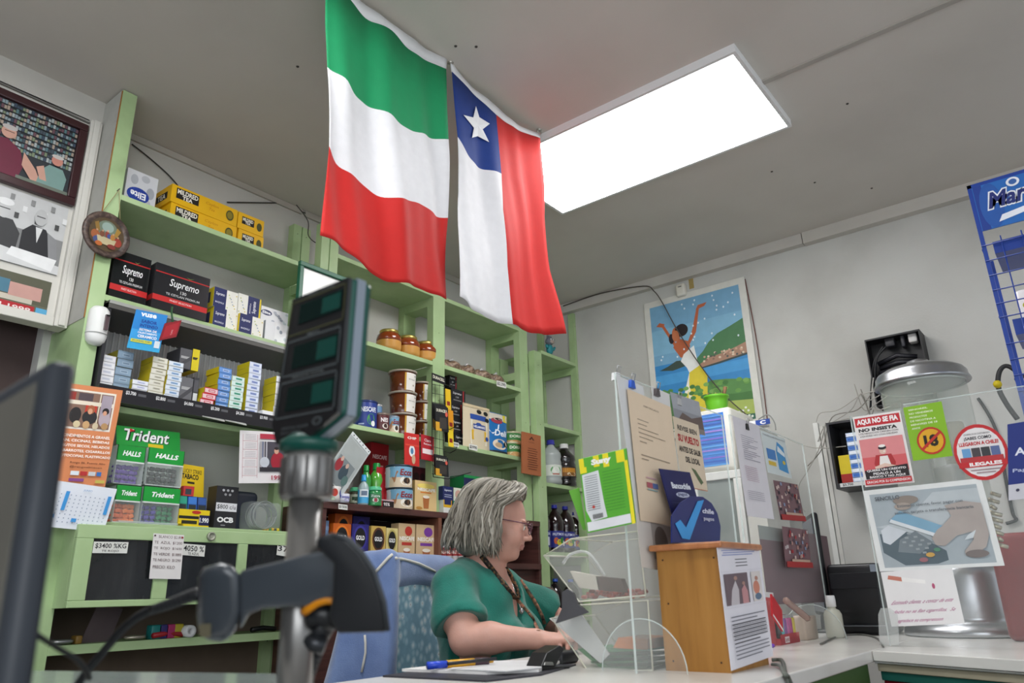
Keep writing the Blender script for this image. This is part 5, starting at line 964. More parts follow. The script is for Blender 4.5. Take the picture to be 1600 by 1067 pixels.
wires = [[(1360, 640), (1350, 650), (1320, 655), (1290, 665), (1278, 690)], [(1365, 610), (1340, 640), (1300, 652), (1285, 700), (1262, 728)], [(1390, 610), (1350, 615), (1310, 640), (1282, 645), (1275, 660)], [(1395, 603), (1360, 625), (1345, 615), (1330, 640), (1300, 660)], [(1345, 608), (1355, 635), (1362, 655), (1350, 625)], [(1222, 680), (1240, 690), (1265, 698), (1290, 700), (1322, 697)], [(1290, 660), (1280, 700), (1262, 735), (1248, 760), (1252, 790), (1258, 800)], [(1345, 615), (1352, 630), (1360, 650), (1365, 640)], [(1365, 590), (1362, 620), (1370, 640), (1390, 635)], [(1335, 600), (1350, 640), (1370, 630), (1395, 612)]]
desc = ['drooping to the conduit', 'long one reaching past the conduit', 'upper one towards the conduit', 'curled one above the black cabinet', 'short upright twist', 'running from the screen to the black cabinet', 'falling in front of the conduit', 'small loop below the wall box', 'loop beside the wall box edge', 'slanting one over the black cabinet']
for k, q in enumerate(wires): cable('loose_wire', 'thin grey loose wire by the wall box, '+desc[k], 'wire', [PX(*p_, x=3.88-.01*(k % 4)) for p_ in q], .0026, ['a8a49c', '8a867e', 'b8b4ac'][k % 3], 'loose grey wires below the wall box')
# black cabinet with cigarettes
A_, B_, C_ = PX(1290, 661, x=3.80), PX(1350, 650, x=3.80), PX(1308, 764, x=3.80)
y0, y1, z1, z0 = A_.y, B_.y-.22, A_.z, C_.z; t = thing('wall_cabinet', 'small open black cabinet holding cigarettes on the side wall', 'cabinet', (3.9, (y0+y1)/2, z0)); dk = mat('2b2b2e', .45)
b = MB(); b.box(3.8, WX, y1, y0, z1-.01, z1, dk); b.box(3.8, WX, y1, y0, z0, z0+.025, dk); b.box(3.8, WX, y0-.012, y0, z0+.025, z1-.01, dk); b.box(3.8, WX, y1, y1+.012, z0+.025, z1-.01, dk); b.box(3.98, WX-.001, y1+.012, y0-.012, z0+.025, z1-.01, mat('17171a', .6)); b.art(plane_map((3.8, y0-.02, z0+.006), (0, -(y0-y1)*.6, 0), (0, 0, .018), N=V((-1, 0, 0))), [('r', 0, 0, 1, 1, 'd0d0d0'), ('t', '$3.700', .15, .5, .2, .7, '202020', .02)]); b.build('housing', t)
yy = PX(1325, 700, x=3.82).y
for k in range(11):
    b = MB(); z = z0+.027+k*.0215; b.box(3.815, 3.9, yy-.055, yy, z, z+.019, mat(['c8d8f0', '6a94d8'][k % 2], .3)); b.art(plane_map((3.815, yy, z), (0, -.055, 0), (0, 0, .019), N=V((-1, 0, 0))), [('r', .1, .2, .9, .8, ['eef2fa', '3a6cc0'][k % 2])]); tag(b.build('cigarette_pack', loc=(3.85, yy, z)), (['lowest', 'second', 'third', 'fourth', 'fifth', 'sixth', 'seventh', 'eighth', 'ninth', 'tenth', 'topmost'][k])+' pack of the blue and white stack in the black wall cabinet', 'cigarette pack', 'blue and white packs in the wall cabinet')
b = MB(); yq = yy+.025; b.box(3.83, 3.9, yy+.002, yq+.03, z0+.026, z0+.16, mat('d8c020', .4)); b.box(3.8295, 3.83, yy+.002, yq+.03, z0+.026, z0+.07, mat('a82820', .4)); tag(b.build('cigarette_carton', loc=(3.85, yq, z0)), 'yellow and red carton in the black wall cabinet beside the blue stack', 'carton')
# freestanding white unit: white appliance with blue picture, white framed door below, plant pot on top
xw = 3.45
A_, B_, C_ = PX(1094, 648, x=xw), PX(1134, 640, x=xw), PX(1102, 735, x=xw)
y0, y1, z0, z1 = A_.y, B_.y, C_.z, A_.z
lz0 = .0
t = thing('display_fridge', 'white framed glass door cabinet behind the counter screens', 'cabinet', (xw+.25, (y0+y1)/2, 0)); wf = mat('dcdcd8', .4)
yl0, yl1 = PX(1075, 742, x=xw).y, PX(1156, 735, x=xw).y; zt0 = z0-.012
b = MB(); b.box(xw+.03, xw+.5, yl1, yl0, 0, zt0, wf); b.build('body', t)
b = MB()
for q in ((yl1, yl0, zt0-.04, zt0), (yl1, yl0, .25, .31), (yl1, yl1+.04, .31, zt0-.04), (yl0-.04, yl0, .31, zt0-.04)): b.box(xw, xw+.028, q[0], q[1], q[2], q[3], wf)
b.build('door_frame', t, bevel=.004)
b = MB(); b.box(xw+.01, xw+.02, yl1+.04, yl0-.04, .31, zt0-.04, ramp_mat('greyish_door_glass', [(.3, '7e8684'), (.7, '989e9a')], 6, 5, .15)); b.build('door_glass', t)
b = MB()
for k in range(8): b.box(xw+.006, xw+.01, yl1+.06, yl0-.06, .75+.02*k, .752+.02*k, mat('c2c6c2', .4))
b.build('wire_shelf', t)
t = thing('white_box', 'white glossy box with a blue and violet feather picture on the cabinet', 'box', (xw+.1, (y0+y1)/2, z0-.008))
b = MB(); b.M = Matrix.Translation((0, 0, 0)); b.rbox(xw, xw+.32, y1-.02, y0+.03, z0-.011, z1+.02, .02, mat('e4e2d8', .35)); b.build('housing', t)
bl_ = [('r', 0, 0, 1, 1, '3a7cd0')]+[('r', 0, i/14, 1, i/14+.03, ['5aa4e8', '2a60c0', '7a6ad0', '4890e0', '9a80d8'][i % 5]) for i in range(14)]
b = MB(); b.art(plane_map((xw-.001, y0+.015, z0+.015), (0, -(y0-y1)-.0, 0), (0, 0, z1-z0-.02), N=V((-1, 0, 0))), bl_); b.build('picture', t)
# plant pot
p = PX(1121, 640, x=xw+.12); zt = z1+.02; r = .062
t = thing('potted_plant', 'bright green plastic pot with a small succulent on the white box', 'plant', (xw+.12, p.y, zt))
b = MB(); b.lathe([(r*.62, .001), (r*.8, .02), (r*.9, .05), (r*.94, .075), (r*1.05, .078), (r*1.05, .088), (r*.95, .088), (r*.9, .07), (.001, .07)], mat('6ab82a', .35), 28, (xw+.12, p.y, zt)); b.build('pot', t)
b = MB(); rg = random.Random(4)
for k in range(34):
    a = rg.uniform(0, 6.28); q = rg.uniform(0, r*.85); x, y = xw+.12+q*math.cos(a), p.y+q*math.sin(a); dz = rg.uniform(.012, .035); b.tube([(x, y, zt+.07), (x+rg.uniform(-.008, .008), y+rg.uniform(-.01, .01), zt+.075+dz)], .004, mat(['8a8a4a', '7a6a40', 'a89a5a', '6a7a3a'][k % 4], .7), 6, rs=[.005, .003])
b.tube([(xw+.12, p.y-.04, zt+.07), (xw+.12, p.y-.055, zt+.13)], .008, mat('8c6a4a', .7), 6, rs=[.006, .01]); b.build('succulent', t)
# small white pack on the right of box
p = PX(1180, 660, x=xw+.1); b = MB(); b.rbox(xw+.05, xw+.12, p.y-.06, p.y+.05, p.z-.03, p.z+.0, .006, mat('dadada', .4)); b.art(plane_map((xw+.049, p.y-.02, p.z-.028), (0, -.07, 0), (0, 0, .026), N=V((-1, 0, 0))), [('r', 0, 0, 1, 1, '2a4a9c'), ('t', 'C', .5, .5, .4, .7, 'f0f0f0', .05)]); 
b2 = MB(); b2.box(xw+.0, xw+.3, yl1-.1, yl1-.01, 0, p.z-.03, mat('cfcdc6', .5)); tag(b2.build('storage_cabinet', loc=(xw+.2, yl1-.2, 0)), 'plain white cabinet beside the glass door cabinet, mostly hidden by papers', 'cabinet')
tag(b.build('paper_pack', loc=p), 'white and blue pack lying behind the papers, right of the pot', 'pack')
cable('loose_wire', 'bent grey wire over the white and blue pack', 'wire', [PX(*q, x=xw+.02) for q in ((1185, 655), (1200, 648), (1210, 660), (1212, 672))], .003, '8a8a86')
# ================================================================ COUNTERS
CTW = ramp_mat('white_counter_laminate', [(.3, 'cfcdc8'), (.7, 'dcdbd6')], 5, 5, .25, 0)
AY0, AY1 = .593, 1.38
t = thing('shop_counter', 'white topped shop counter with a dark green front below the wooden box', 'counter', (1.4, 1.0, 0))
b = MB(); b.box(-.5, 3.35, AY0, AY1, CT-.03, CT, CTW); b.build('worktop', t, bevel=.003)
b = MB(); b.box(-.5, 2.30, AY0+.012, AY0+.03, CT-.14, CT-.03, mat('3c5a30', .5)); b.build('apron', t)
b = MB(); b.box(-.45, 2.30, AY0+.06, AY0+.08, 0, CT-.14, mat('241c1a', .6)); b.build('front_panel', t)
b = MB(); b.box(-.45, -.42, AY0+.08, AY1-.05, 0, CT-.03, GREEN); b.build('end_panel', t)
F0, F1 = V((2.315, .592, 0)), V((1.93, -.2, 0)); dF = (F1-F0).normalized(); nF = V((dF.y, -dF.x, 0))
t = thing('side_counter', 'white topped side counter with a dark red front, under the chrome jar', 'counter', (2.7, .2, 0))
def pol(z0, z1, off, m, name):
    b = MB(); a, c = F0-nF*off, F1-nF*off; b.prism([(a.x, a.y, z0), (c.x, c.y, z0), (3.3, c.y, z0), (3.3, .59, z0)], (0, 0, z1-z0), m); return b.build(name, t, bevel=.002)
if nF.x > 0: nF = -nF
pol(CT-.026, CT, 0, CTW, 'worktop'); pol(CT-.032, CT-.027, .002, mat('b4b8b6', .25, .6), 'metal_trim'); pol(CT-.052, CT-.033, .012, mat('a39c86', .6), 'beige_rail')
pol(CT-.075, CT-.053, .02, mat('1c5c52', .5), 'teal_rail'); pol(0, CT-.076, .028, mat('7a1420', .5), 'red_front')
# ---------------------------------------------------------------- counter screens
PY = .88
def screen(px0, px1, pyt0, lb, foot):
    x0, x1 = PX(px0, pyt0, y=PY).x, PX(px1, pyt0+(px1-px0)*.385, y=PY).x; zt = PX(px0, pyt0, y=PY).z
    t = thing('counter_screen', lb, 'screen', ((x0+x1)/2, PY, CT), 'clear counter screens')
    b = MB(); b.box(x0, x1, PY, PY+.004, CT, zt, ACR); b.build('clear_sheet', t)
    b = MB(); b.box(x0-.0015, x0, PY-.0005, PY+.0045, CT, zt, ACRE); b.box(x1, x1+.0015, PY-.0005, PY+.0045, CT, zt, ACRE); b.box(x0, x1, PY-.0005, PY+.0045, zt, zt+.0015, ACRE); b.build('polished_edge', t)
    for fx in foot:
        b = MB(); n = 20; R_ = .105
        pts = [(fx, PY+R_*math.cos(math.pi*k/n), CT+.0+R_*1.05*math.sin(math.pi*k/n)) for k in range(n+1)]
        b.prism(pts, (.004, 0, 0), ACR)
        b.tube(pts, .0016, ACRE, 5); b.build('foot', t)
    return x0, x1, zt
S1 = screen(962, 1128, 583, 'clear standing counter screen with pinned papers, left one beside the wooden box', [1.57])
S2 = screen(1140, 1254, 648, 'clear standing counter screen with hanging papers, right one behind the lighters', [2.75])
def pap(name, lb, cat, a, b_, c_, items, base='e8e6e2', yy=.872, **k): return card(name, lb, cat, a, b_, c_, items, base, y=yy, th=.0006, **k)
pap('paper_sheet', 'white paper clipped at the left top corner of the counter screen', 'paper', (963, 586), (1005, 604), (1001, 850), [], 'd8d8d8', .876)
lett = [('t', 'CERTIFICADO', .5, .91, .35, .014, '7a6a5a')]+[('r', .15, .78-.035*k, [.4, .35, .6, .75, .45, .3][k], .786-.035*k, '9a8a78') for k in range(6)]+[('r', .15, .5, .8, .507, '9a8a78'), ('r', .15, .47, .3, .477, '9a8a78'), ('r', .2, .33, .42, .34, 'c8a0a8'), ('r', .2, .26, .32, .3, 'b06068'), ('r', .32, .26, .44, .3, '6070a0'), ('r', .2, .24, .42, .25, '90a8a8')]
pap('letter', 'beige printed letter hanging on the left counter screen', 'paper', (980, 607), (1048, 636), (1001, 813), lett, 'e3cdb2', .870)
pap('paper_sheet', 'white sheet with a grey picture under the beige letter on the screen', 'paper', (993, 800), (1062, 820), (1003, 886), [('r', .3, .2, .9, .9, 'a8a29c'), ('e', .5, .55, .15, .3, '6a645e')], 'd5cfc8', .874)
pap('paper_sheet', 'white strip of paper clipped at the top middle of the left screen', 'paper', (1018, 603), (1046, 616), (1024, 680), [], 'dad8d6', .876)
pap('notice', 'printed change notice with bold letters on a cream ground, hanging on the left screen', 'notice', (1051, 650), (1091, 664), (1066, 760), [('t', 'REVISE BIEN', .5, .86, .75, .075, '3a3634', .03), ('t', 'SU VUELTO', .5, .71, .82, .11, 'b03a3a', .05), ('t', 'ANTES DE SALIR', .5, .55, .85, .085, '3a3634', .03), ('t', 'DEL LOCAL', .55, .41, .55, .085, '3a3634', .03), ('p', [(.45, .3), (.75, .08), (.85, .12), (.6, .28)], '5a6a4a'), ('r', .02, .0, .98, .01, 'b06050')], 'd9c7ae', .868)
pap('photo_print', 'grey landscape print behind the cream change notice', 'print', (1047, 612), (1092, 628), (1057, 668), [('r', 0, .55, 1, 1, 'a4a6ac'), ('p', [(0, .1), (.3, .5), (.6, .4), (1, .55), (1, .1)], '6a5a54'), ('r', 0, 0, 1, .15, '857c78')], '8f9095', .872)
card('promo_stand', 'dark blue payment sign with white lettering on top of the wooden box', 'sign', (1030, 732), (1078, 738), (1062, 845), [('p', [(0, 0), (.1, 0), (.1, 1), (0, 1)], '1c1f5c'), ('t', 'Bancochile', .55, .78, .62, .09, 'e6e8f0', .04), ('e', .52, .65, .22, .04, 'c8cce0'), ('t', 'pagos', .52, .65, .3, .045, '1c2260', .02), ('r', .1, .53, .9, .535, '5a6090'), ('t', 'Paga con todas', .56, .42, .75, .05, 'd8dcec', .02), ('t', 'tus Tarjetas', .6, .34, .55, .05, 'd8dcec', .02)], '191d55', y=.845, th=.002)
# round leaning promo card with check mark
pc2 = [PX(*q, y=.80) for q in ((1050, 848), (1125, 846), (1124, 815), (1115, 790), (1102, 777), (1090, 775), (1078, 738), (1040, 760))]
b = MB(); b.prism(pc2[:2]+[PX(1126, 822, y=.8), PX(1121, 802, y=.8), PX(1112, 786, y=.8), PX(1098, 776, y=.8), PX(1080, 775, y=.8), PX(1064, 785, y=.8), PX(1050, 806, y=.8)], (0, .003, 0), mat('1c2668', .35))
ck = [PX(*q, y=.7985) for q in ((1055, 818), (1063, 812), (1072, 824), (1090, 783), (1100, 781), (1078, 843), (1066, 841))]; b.add(ck, [tuple(range(7))], mat('3a9ae0', .4))
O_ = PX(1098, 815, y=.798); b.art(plane_map(O_, PX(1118, 817, y=.798)-O_, (0, 0, .03), N=V((0, -1, 0))), [('t', 'chile', .5, .9, .9, .4, 'dfe3f4', .03), ('t', 'pagos', .5, .2, .8, .3, 'c8cce0', .02)])
tag(b.build('promo_card', loc=PX(1090, 848, y=.8)), 'round topped navy card with a bright blue check mark on the wooden box', 'sign')
# binder clips
def clip(px, py, c_, lb, yy=.868):
    p = PX(px, py, y=yy); b = MB(); b.prism([p+V((-.012, 0, -.02)), p+V((.012, 0, -.02)), p+V((.008, 0, 0)), p+V((-.008, 0, 0))], (0, .014, 0), mat(c_, .3)); b.tube([p+V((-.007, 0, 0)), p+V((-.009, -.004, .016)), p+V((.009, -.004, .016)), p+V((.007, 0, 0))], .0014, mat('b8b8ba', .3, .8), 6)
    tag(b.build('binder_clip', loc=p), lb, 'clip', 'clips on the counter screens')
clip(989, 594, '2a5ac0', 'blue clip on the top edge of the left counter screen'); clip(1028, 607, '4a4244', 'silver and dark clip in the middle of the left screen top'); clip(1062, 622, 'b0b0b0', 'small silver clip right of the middle on the left screen top'); clip(1168, 662, '18181a', 'black clip on the top edge of the right counter screen'); clip(966, 582, 'd8d8d8', 'tiny silver clip at the far left corner of the left screen', .88)
# right screen papers
wp = [('r', .2, .82-.022*k, .2+[.5, .62, .45, .3, .58, .5, .2][k % 7], .826-.022*k, '9a96a4') for k in range(12)]+[('r', .15, .5-.02*k, .6, .504-.02*k, 'b08a9c') for k in range(8)]+[('r', .1, .25-.02*k, .7, .254-.02*k, '9a96a4') for k in range(5)]
pap('paper_sheet', 'long white printed sheet clipped on the right counter screen', 'paper', (1144, 649), (1186, 665), (1168, 806), wp, 'dcd8de', .872)
pap('card_print', 'printed picture of blue payment cards on the right counter screen', 'print', (1188, 672), (1226, 686), (1200, 738), [('p', [(.5, .15), (.9, .1), (.85, .75), (.6, .85), (.5, .6)], '4a94cc'), ('p', [(.55, .6), (.85, .5), (.85, .6), (.6, .75)], 'e4ecf2'), ('r', .1, .35, .45, .6, '4a80c0'), ('r', .1, .2, .4, .3, 'd8b84a'), ('e', .75, .35, .06, .05, 'd8c04a'), ('t', 'Transferencia Electronica', .5, .93, .9, .04, '9a9aa0')], 'd4dcdc', .868)
def shopphoto(sd):
    rg = random.Random(sd); L = [('r', 0, 0, 1, 1, '7a5a60')]
    for k in range(40): x, y = rg.random()*.92, .2+rg.random()*.72; L.append(('r', x, y, x+.06, y+.08, rg.choice(['a83038', 'c8c0c0', '5a4a58', '8a98b8', 'b88a80', '3c3440', 'd0b8b0'])))
    return L+[('r', 0, 0, 1, .14, 'a82a2c'), ('r', .2, .14, .9, .2, 'c4a490')]
pap('photo_print', 'shop shelf photograph, upper one at the right edge of the right screen', 'print', (1208, 750), (1246, 757), (1220, 812), shopphoto(1), '7a5a60', .868)
pap('photo_print', 'shop shelf photograph, lower one at the right edge of the right screen', 'print', (1222, 822), (1262, 828), (1228, 886), shopphoto(2), '7a5a60', .866)
pap('tinted_sheet', 'dusky plum coloured sheet behind the right counter screen', 'sheet', (1184, 820), (1292, 838), (1200, 945), [('r', 0, .82, .45, 1, '8e9490')], '70525a', .905)
# ---------------------------------------------------------------- wooden suggestion box
bx0, bx1 = PX(1143, 1052, z=CT).x, PX(1205, 1038, z=CT).x; by0 = PX(1143, 1052, z=CT).y; by1 = PX(1037, 1048, z=CT).y-.002
bzt = SOL('z', py=856, x=bx0, y=by0)
t = thing('wooden_box', 'honey coloured wooden suggestion box with a darker lid on the white counter', 'box', ((bx0+bx1)/2, (by0+by1)/2, CT))
b = MB(); b.box(bx0, bx1, by0, by1, CT, bzt, OAK)
for (yy, zz_) in ((by0+.02, CT+.02), (by1-.02, CT+.02), (by0+.012, bzt-.02), (by1-.015, bzt-.02), (by1-.02, CT+.14)): b.lathe([(.0025, 0), (.002, .0006)], mat('3a2210', .6), 8, (0, 0, 0)) if False else b.box(bx0-.0005, bx0, yy-.002, yy+.002, zz_-.002, zz_+.002, mat('3a2210', .6))
b.build('case', t, bevel=.002)
b = MB(); b.box(bx0-.015, bx1+.012, by0-.015, by1+.012, bzt, bzt+.014, ramp_mat('lid_wood', [(.3, '9a5c34'), (.7, 'b87848')], 6, 5, .3, 0, None, (8, 8, 1))); b.build('lid', t, bevel=.004)
ptx = [('r', .08+.03*(k % 2), .955-.02*k, .92-.06*(k % 3), .965-.02*k, '98a0c8') for k in range(3)]+[('r', .36, .875-.028*k, .64, .882-.028*k, '4a4a50') for k in range(3)]+[('r', 0, .78, 1, .782, 'c8c4cc'), ('r', .06, .5, .6, .76, '6a5a60'), ('p', [(.15, .5), (.2, .62), (.3, .7), (.36, .62), (.34, .5)], 'c4bcc0'), ('e', .31, .72, .04, .018, 'a88478'), ('p', [(.42, .5), (.42, .62), (.5, .66), (.56, .6), (.56, .5)], 'c08a8c'), ('e', .48, .67, .035, .016, 'a88478'), ('r', .68, .5, .92, .76, 'd8d0cc'), ('e', .78, .62, .08, .06, 'c8806a'), ('e', .8, .7, .04, .02, 'b08070'), ('e', .8, .54, .08, .03, '5a7088'), ('r', 0, .48, 1, .482, 'c8c4cc')]
for k in range(12): ptx.append(('r', .1, .4-.03*k, .9-.2*(k in (1, 7, 11)), .409-.03*k, '3c3c44' if 2 <= k <= 7 else '7a7a84'))
ptx += [('r', .1, .33-.03*k, .9, .333-.03*k, '2c2c34') for k in range(4)]
card('printed_notice', 'white printed notice with two small photographs taped on the wooden box front', 'notice', (1120, 853), (1185, 851), (1143, 1048), ptx, 'e0dde4', y=by0-.0025, th=.001)
# ---------------------------------------------------------------- clear stacked bins
XB_ = 1.60
def binp(pts, lb, extra=None):
    P = [PX(*q, x=XB_) for q in pts]; t = thing('clear_bin', lb, 'bin', (XB_+.1, P[0].y, min(p.z for p in P)), 'clear stacked counter bins')
    ab = mat('c8cac4', .15, alpha=.15, var=0); ae = mat('dedccb', .2, alpha=.75, var=0)
    b = MB(); w_ = .2
    for xx in (0, w_-.003): b.prism([p+V((xx, 0, 0)) for p in P], (.003, 0, 0), ab)
    n = len(P)
    for k in range(n):
        if k == 2 : continue      # open mouth
        a, c = P[k], P[(k+1) % n]; b.add([a, c, c+V((w_, 0, 0)), a+V((w_, 0, 0))], [(0, 1, 2, 3)], ab)
    b.build('walls', t)
    b = MB(); b.tube(P+[P[0]], .0022, ae, 6); b.tube([p+V((w_, 0, 0)) for p in P+[P[0]]], .0018, ae, 6)
    for p in (P[2], P[3]): b.tube([p, p+V((w_, 0, 0))], .002, ae, 6)
    b.build('rim', t); return P
PB = binp([(1020, 1047), (920, 1050), (862, 966), (908, 945), (1012, 938)], 'lower clear acrylic bin holding green leaflets, beside the wooden box')
PT = binp([(1009, 930), (905, 940), (850, 868), (892, 842), (997, 830)], 'upper clear acrylic bin holding red sweets, beside the wooden box')
def inbin(name, lb, cat, pts, c_, th=.1, x=XB_+.03, items=None, grp=None):
    P = [PX(*q, x=x) for q in pts]; b = MB(); b.prism(P, (th, 0, 0), mat(c_, .5))
    tag(b.build(name, loc=P[0]), lb, cat, grp)
for k in range(4): inbin('leaflet', 'green leaflet, '+['lowest', 'second', 'third', 'topmost'][k]+' of the pile in the lower clear bin', 'leaflet', [(925, 1046-9*k), (1012, 1044-9*k), (1012, 1041-9*k), (922, 1042-9*k)], ['27603a', '2f7042', '1f5530', '3a7c4c'][k], .14, grp='green leaflets in the lower bin')
inbin('leaflet', 'green leaflet slanting against the open side of the lower bin', 'leaflet', [(902, 1014), (912, 1012), (950, 1042), (940, 1045)], '3f8a50', .13)
inbin('leaflet', 'orange paper lying over the green leaflets in the lower bin', 'leaflet', [(958, 1012), (1012, 1016), (1012, 998), (966, 996)], 'e07818', .12)
inbin('paper_sheet', 'white sheet leaning in the lower clear bin under a dark clip', 'paper', [(858, 966), (905, 955), (952, 1022), (938, 1036)], 'd2d4d4', .003, .0+XB_+.02)
p = PX(893, 945, x=1.59); b = MB(); b.prism([PX(868, 974, x=1.59), PX(918, 957, x=1.59), PX(908, 948, x=1.59), PX(902, 944, x=1.59), PX(895, 926, x=1.59), PX(886, 920, x=1.59), PX(878, 925, x=1.59), PX(878, 950, x=1.59)], (.008, 0, 0), mat('5c5c60', .35, .4)); tag(b.build('bulldog_clip', loc=p), 'grey metal bulldog clip on the white sheet at the lower bin', 'clip')
rg = random.Random(6)
b = MB()
for k in range(60):
    py = rg.uniform(922, 932); p = PX(rg.uniform(912, 1008), py, x=XB_+rg.uniform(.03, .17)); p.z = PX(960, 930, x=XB_+.1).z+rg.uniform(-.004, .012); b.rbox(p.x-.006, p.x+.006, p.y-.008, p.y+.008, p.z-.004, p.z+.005, .003, mat(['98200f', 'a83020', '7a1c14', 'b84030'][k % 4], .4), 1)
o = b.build('sweets', loc=PX(960, 930, x=XB_)); tag(o, 'layer of small red wrapped sweets in the upper clear bin', 'sweets', kind='stuff')
inbin('snack_bar', 'white and dark brown snack bar packet in the upper clear bin', 'snack', [(890, 892), (933, 900), (936, 922), (905, 918)], 'cbc4b8', .02, XB_+.03); inbin('snack_bar', 'dark brown half of the wrapped snack bar in the upper clear bin', 'snack', [(931, 900), (970, 904), (978, 926), (935, 922)], '4c3230', .02, XB_+.03)
# clear curled tray/bag in the upper bin
cable('clear_bag_edge', 'crinkled clear bag rim standing in the upper bin', 'bag', [PX(*q, x=XB_+.1) for q in ((880, 880), (892, 866), (915, 862), (932, 878), (946, 900))], .004, mat('e0e4e4', .1, alpha=.5, var=0))
# open green snack carton on the bins
A_, B_, C_ = PD(904, 718, 1.72), PD(978, 701, 1.70), PD(918, 833, 1.70)
sn = [('r', 0, .88, .1, 1, 'e8d820'), ('r', 0, .8, .14, .88, 'e8d820'), ('r', .3, .85, .42, 1, 'e8d820'), ('r', .5, .82, .62, 1, 'e8d820'), ('r', .78, .84, .95, 1, 'e8d820'), ('t', 'Suny', .46, .91, .42, .1, 'f2f2ea', .06), ('p', [(.03, .3), (.03, .78), (.38, .8), (.42, .35), (.45, .16), (.12, .14)], 'd4d6d8'), ('r', .02, .02, .92, .14, 'dcdce0'), ('r', .93, 0, 1, .85, 'e8d820')]
for k in range(16): sn.append(('r', .07, .74-.03*k, .34, .75-.03*k, '8c9094'))
for k in range(14): sn.append(('r', .45, .76-.04*k, .85, .765-.04*k, '2f7a2c'))
for k in range(12): sn.append(('r', .16+.018*k, .17, .17+.018*k, .23, '202020'))
sn.append(('e', .2, .33, .03, .02, 'b83a30'))
card('snack_carton', 'open bright green and yellow snack carton standing on the clear bins', 'carton', None, None, None, sn, '55a82a', depth_pts=(A_, B_, C_), th=.035)
q_ = [PD(*q, 1.735) for q in ((889, 767), (905, 762), (916, 828), (911, 828))]
b = MB(); b.prism(q_, FWD*.002, mat('6ab03c', .5)); tag(b.build('carton_flap', loc=q_[2]), 'loose green side flap at the left of the snack carton', 'flap')
# ---------------------------------------------------------------- papers, pens and punch on the counter
def flat(name, lb, cat, pts, z0, th, c_, grp=None):
    P = [PX(*q, z=z0) for q in pts]; b = MB(); b.prism(P, (0, 0, th), mat(c_, .5)); return tag(b.build(name, loc=P[0]), lb, cat, grp)
flat('folder', 'dark folder lying under the papers on the counter', 'folder', [(598, 1058), (680, 1046), (900, 1040), (846, 1056), (760, 1066)], CT, .004, '32323a')
flat('paper_stack', 'stack of white papers lying on the dark folder', 'papers', [(628, 1049), (700, 1041), (880, 1034), (842, 1050), (760, 1054)], CT+.004, .006, 'e2e0de')
flat('paper_sheet', 'loose curled white sheet on top of the paper stack', 'paper', [(700, 1046), (745, 1034), (850, 1032), (846, 1044), (790, 1050)], CT+.011, .002, 'd8d8da')
a_, c_ = PX(668, 1040, z=CT+.02), PX(770, 1032, z=CT+.02); d_ = c_-a_
b = MB(); b.tube([a_, a_+d_*.28], .0085, mat('2a4ac8', .3), 10); t = b.build('x') if False else None
t = thing('marker_pen', 'yellow marker pen with a blue cap lying on the papers', 'pen', a_); b.build('cap', t)
b = MB(); b.tube([a_+d_*.28, a_+d_*.7], .0088, mat('d8a020', .35), 10); b.tube([a_+d_*.7, a_+d_*.92], .0088, mat('4a3440', .35), 10); b.tube([a_+d_*.92, a_+d_], .005, mat('d8a020', .35), 10); b.build('barrel', t)
cable('dark_pen', 'black pen lying behind the yellow marker', 'pen', [PX(700, 1037, z=CT+.025), PX(775, 1029, z=CT+.025)], .004, '222226', sm=False)
t = thing('hole_punch', 'small black metal hole punch on the counter beside the clear bins', 'punch', PX(866, 1048, z=CT)); p = PX(866, 1048, z=CT); k_ = mat('1c1c1e', .3)
Pz = lambda px, py, zz_=None: PX(px, py, y=p.y)
b = MB(); b.prism([Pz(845, 1050), Pz(892, 1048), Pz(890, 1041), Pz(848, 1041)], (0, .05, 0), k_); b.build('base', t, bevel=.002)
b = MB(); b.prism([Pz(846, 1042), Pz(868, 1042), Pz(882, 1014), Pz(876, 1008), Pz(855, 1020)], (0, .045, 0), k_); b.prism([Pz(848, 1040), Pz(864, 1040), Pz(862, 1034), Pz(850, 1034)], (0, -.004, 0), mat('8a8a88', .3, .6)); b.build('lever', t, bevel=.002)
p = PX(907, 1037, z=CT); b = MB(); b.rbox(p.x-.05, p.x+.03, p.y+.02, p.y+.12, CT, CT+.03, .01, mat('26262a', .4)); tag(b.build('card_terminal', loc=(p.x, p.y+.05, CT)), 'low black payment terminal on the counter behind the clear bins', 'terminal')
# ---------------------------------------------------------------- lighters and boxes at the right screen
def cbox(name, lb, cat, px, py, w_, d_, h_, c_, ang=0, grp=None, m=None):
    p = PX(px, py, z=CT); b = MB(); b.M = Matrix.Translation(p) @ Matrix.Rotation(ang, 4, 'Z'); b.rbox(0, w_, 0, d_, 0, h_, .003, m or mat(c_, .4), 1); return tag(b.build(name, loc=p), lb, cat, grp), p
p = PX(1222, 1008, z=CT); t = thing('lighter_tray', 'clear red-bottomed tray holding the coloured lighters', 'tray', (p.x+.08, p.y+.02, CT))
b = MB(); b.box(p.x-.005, p.x+.165, p.y, p.y+.05, CT, CT+.018, mat('b0202c', .4)); b.box(p.x-.005, p.x+.165, p.y-.001, p.y, CT+.0, CT+.03, mat('d8203a', .3, alpha=.5, var=0)); b.art(plane_map((p.x+.03, p.y-.001, CT+.004), (.04, 0, 0), (0, 0, .018)), [('r', 0, 0, 1, 1, 'e0d8d8'), ('t', '3x900', .5, .5, .8, .6, '8a2030', .02)]); b.build('base', t)
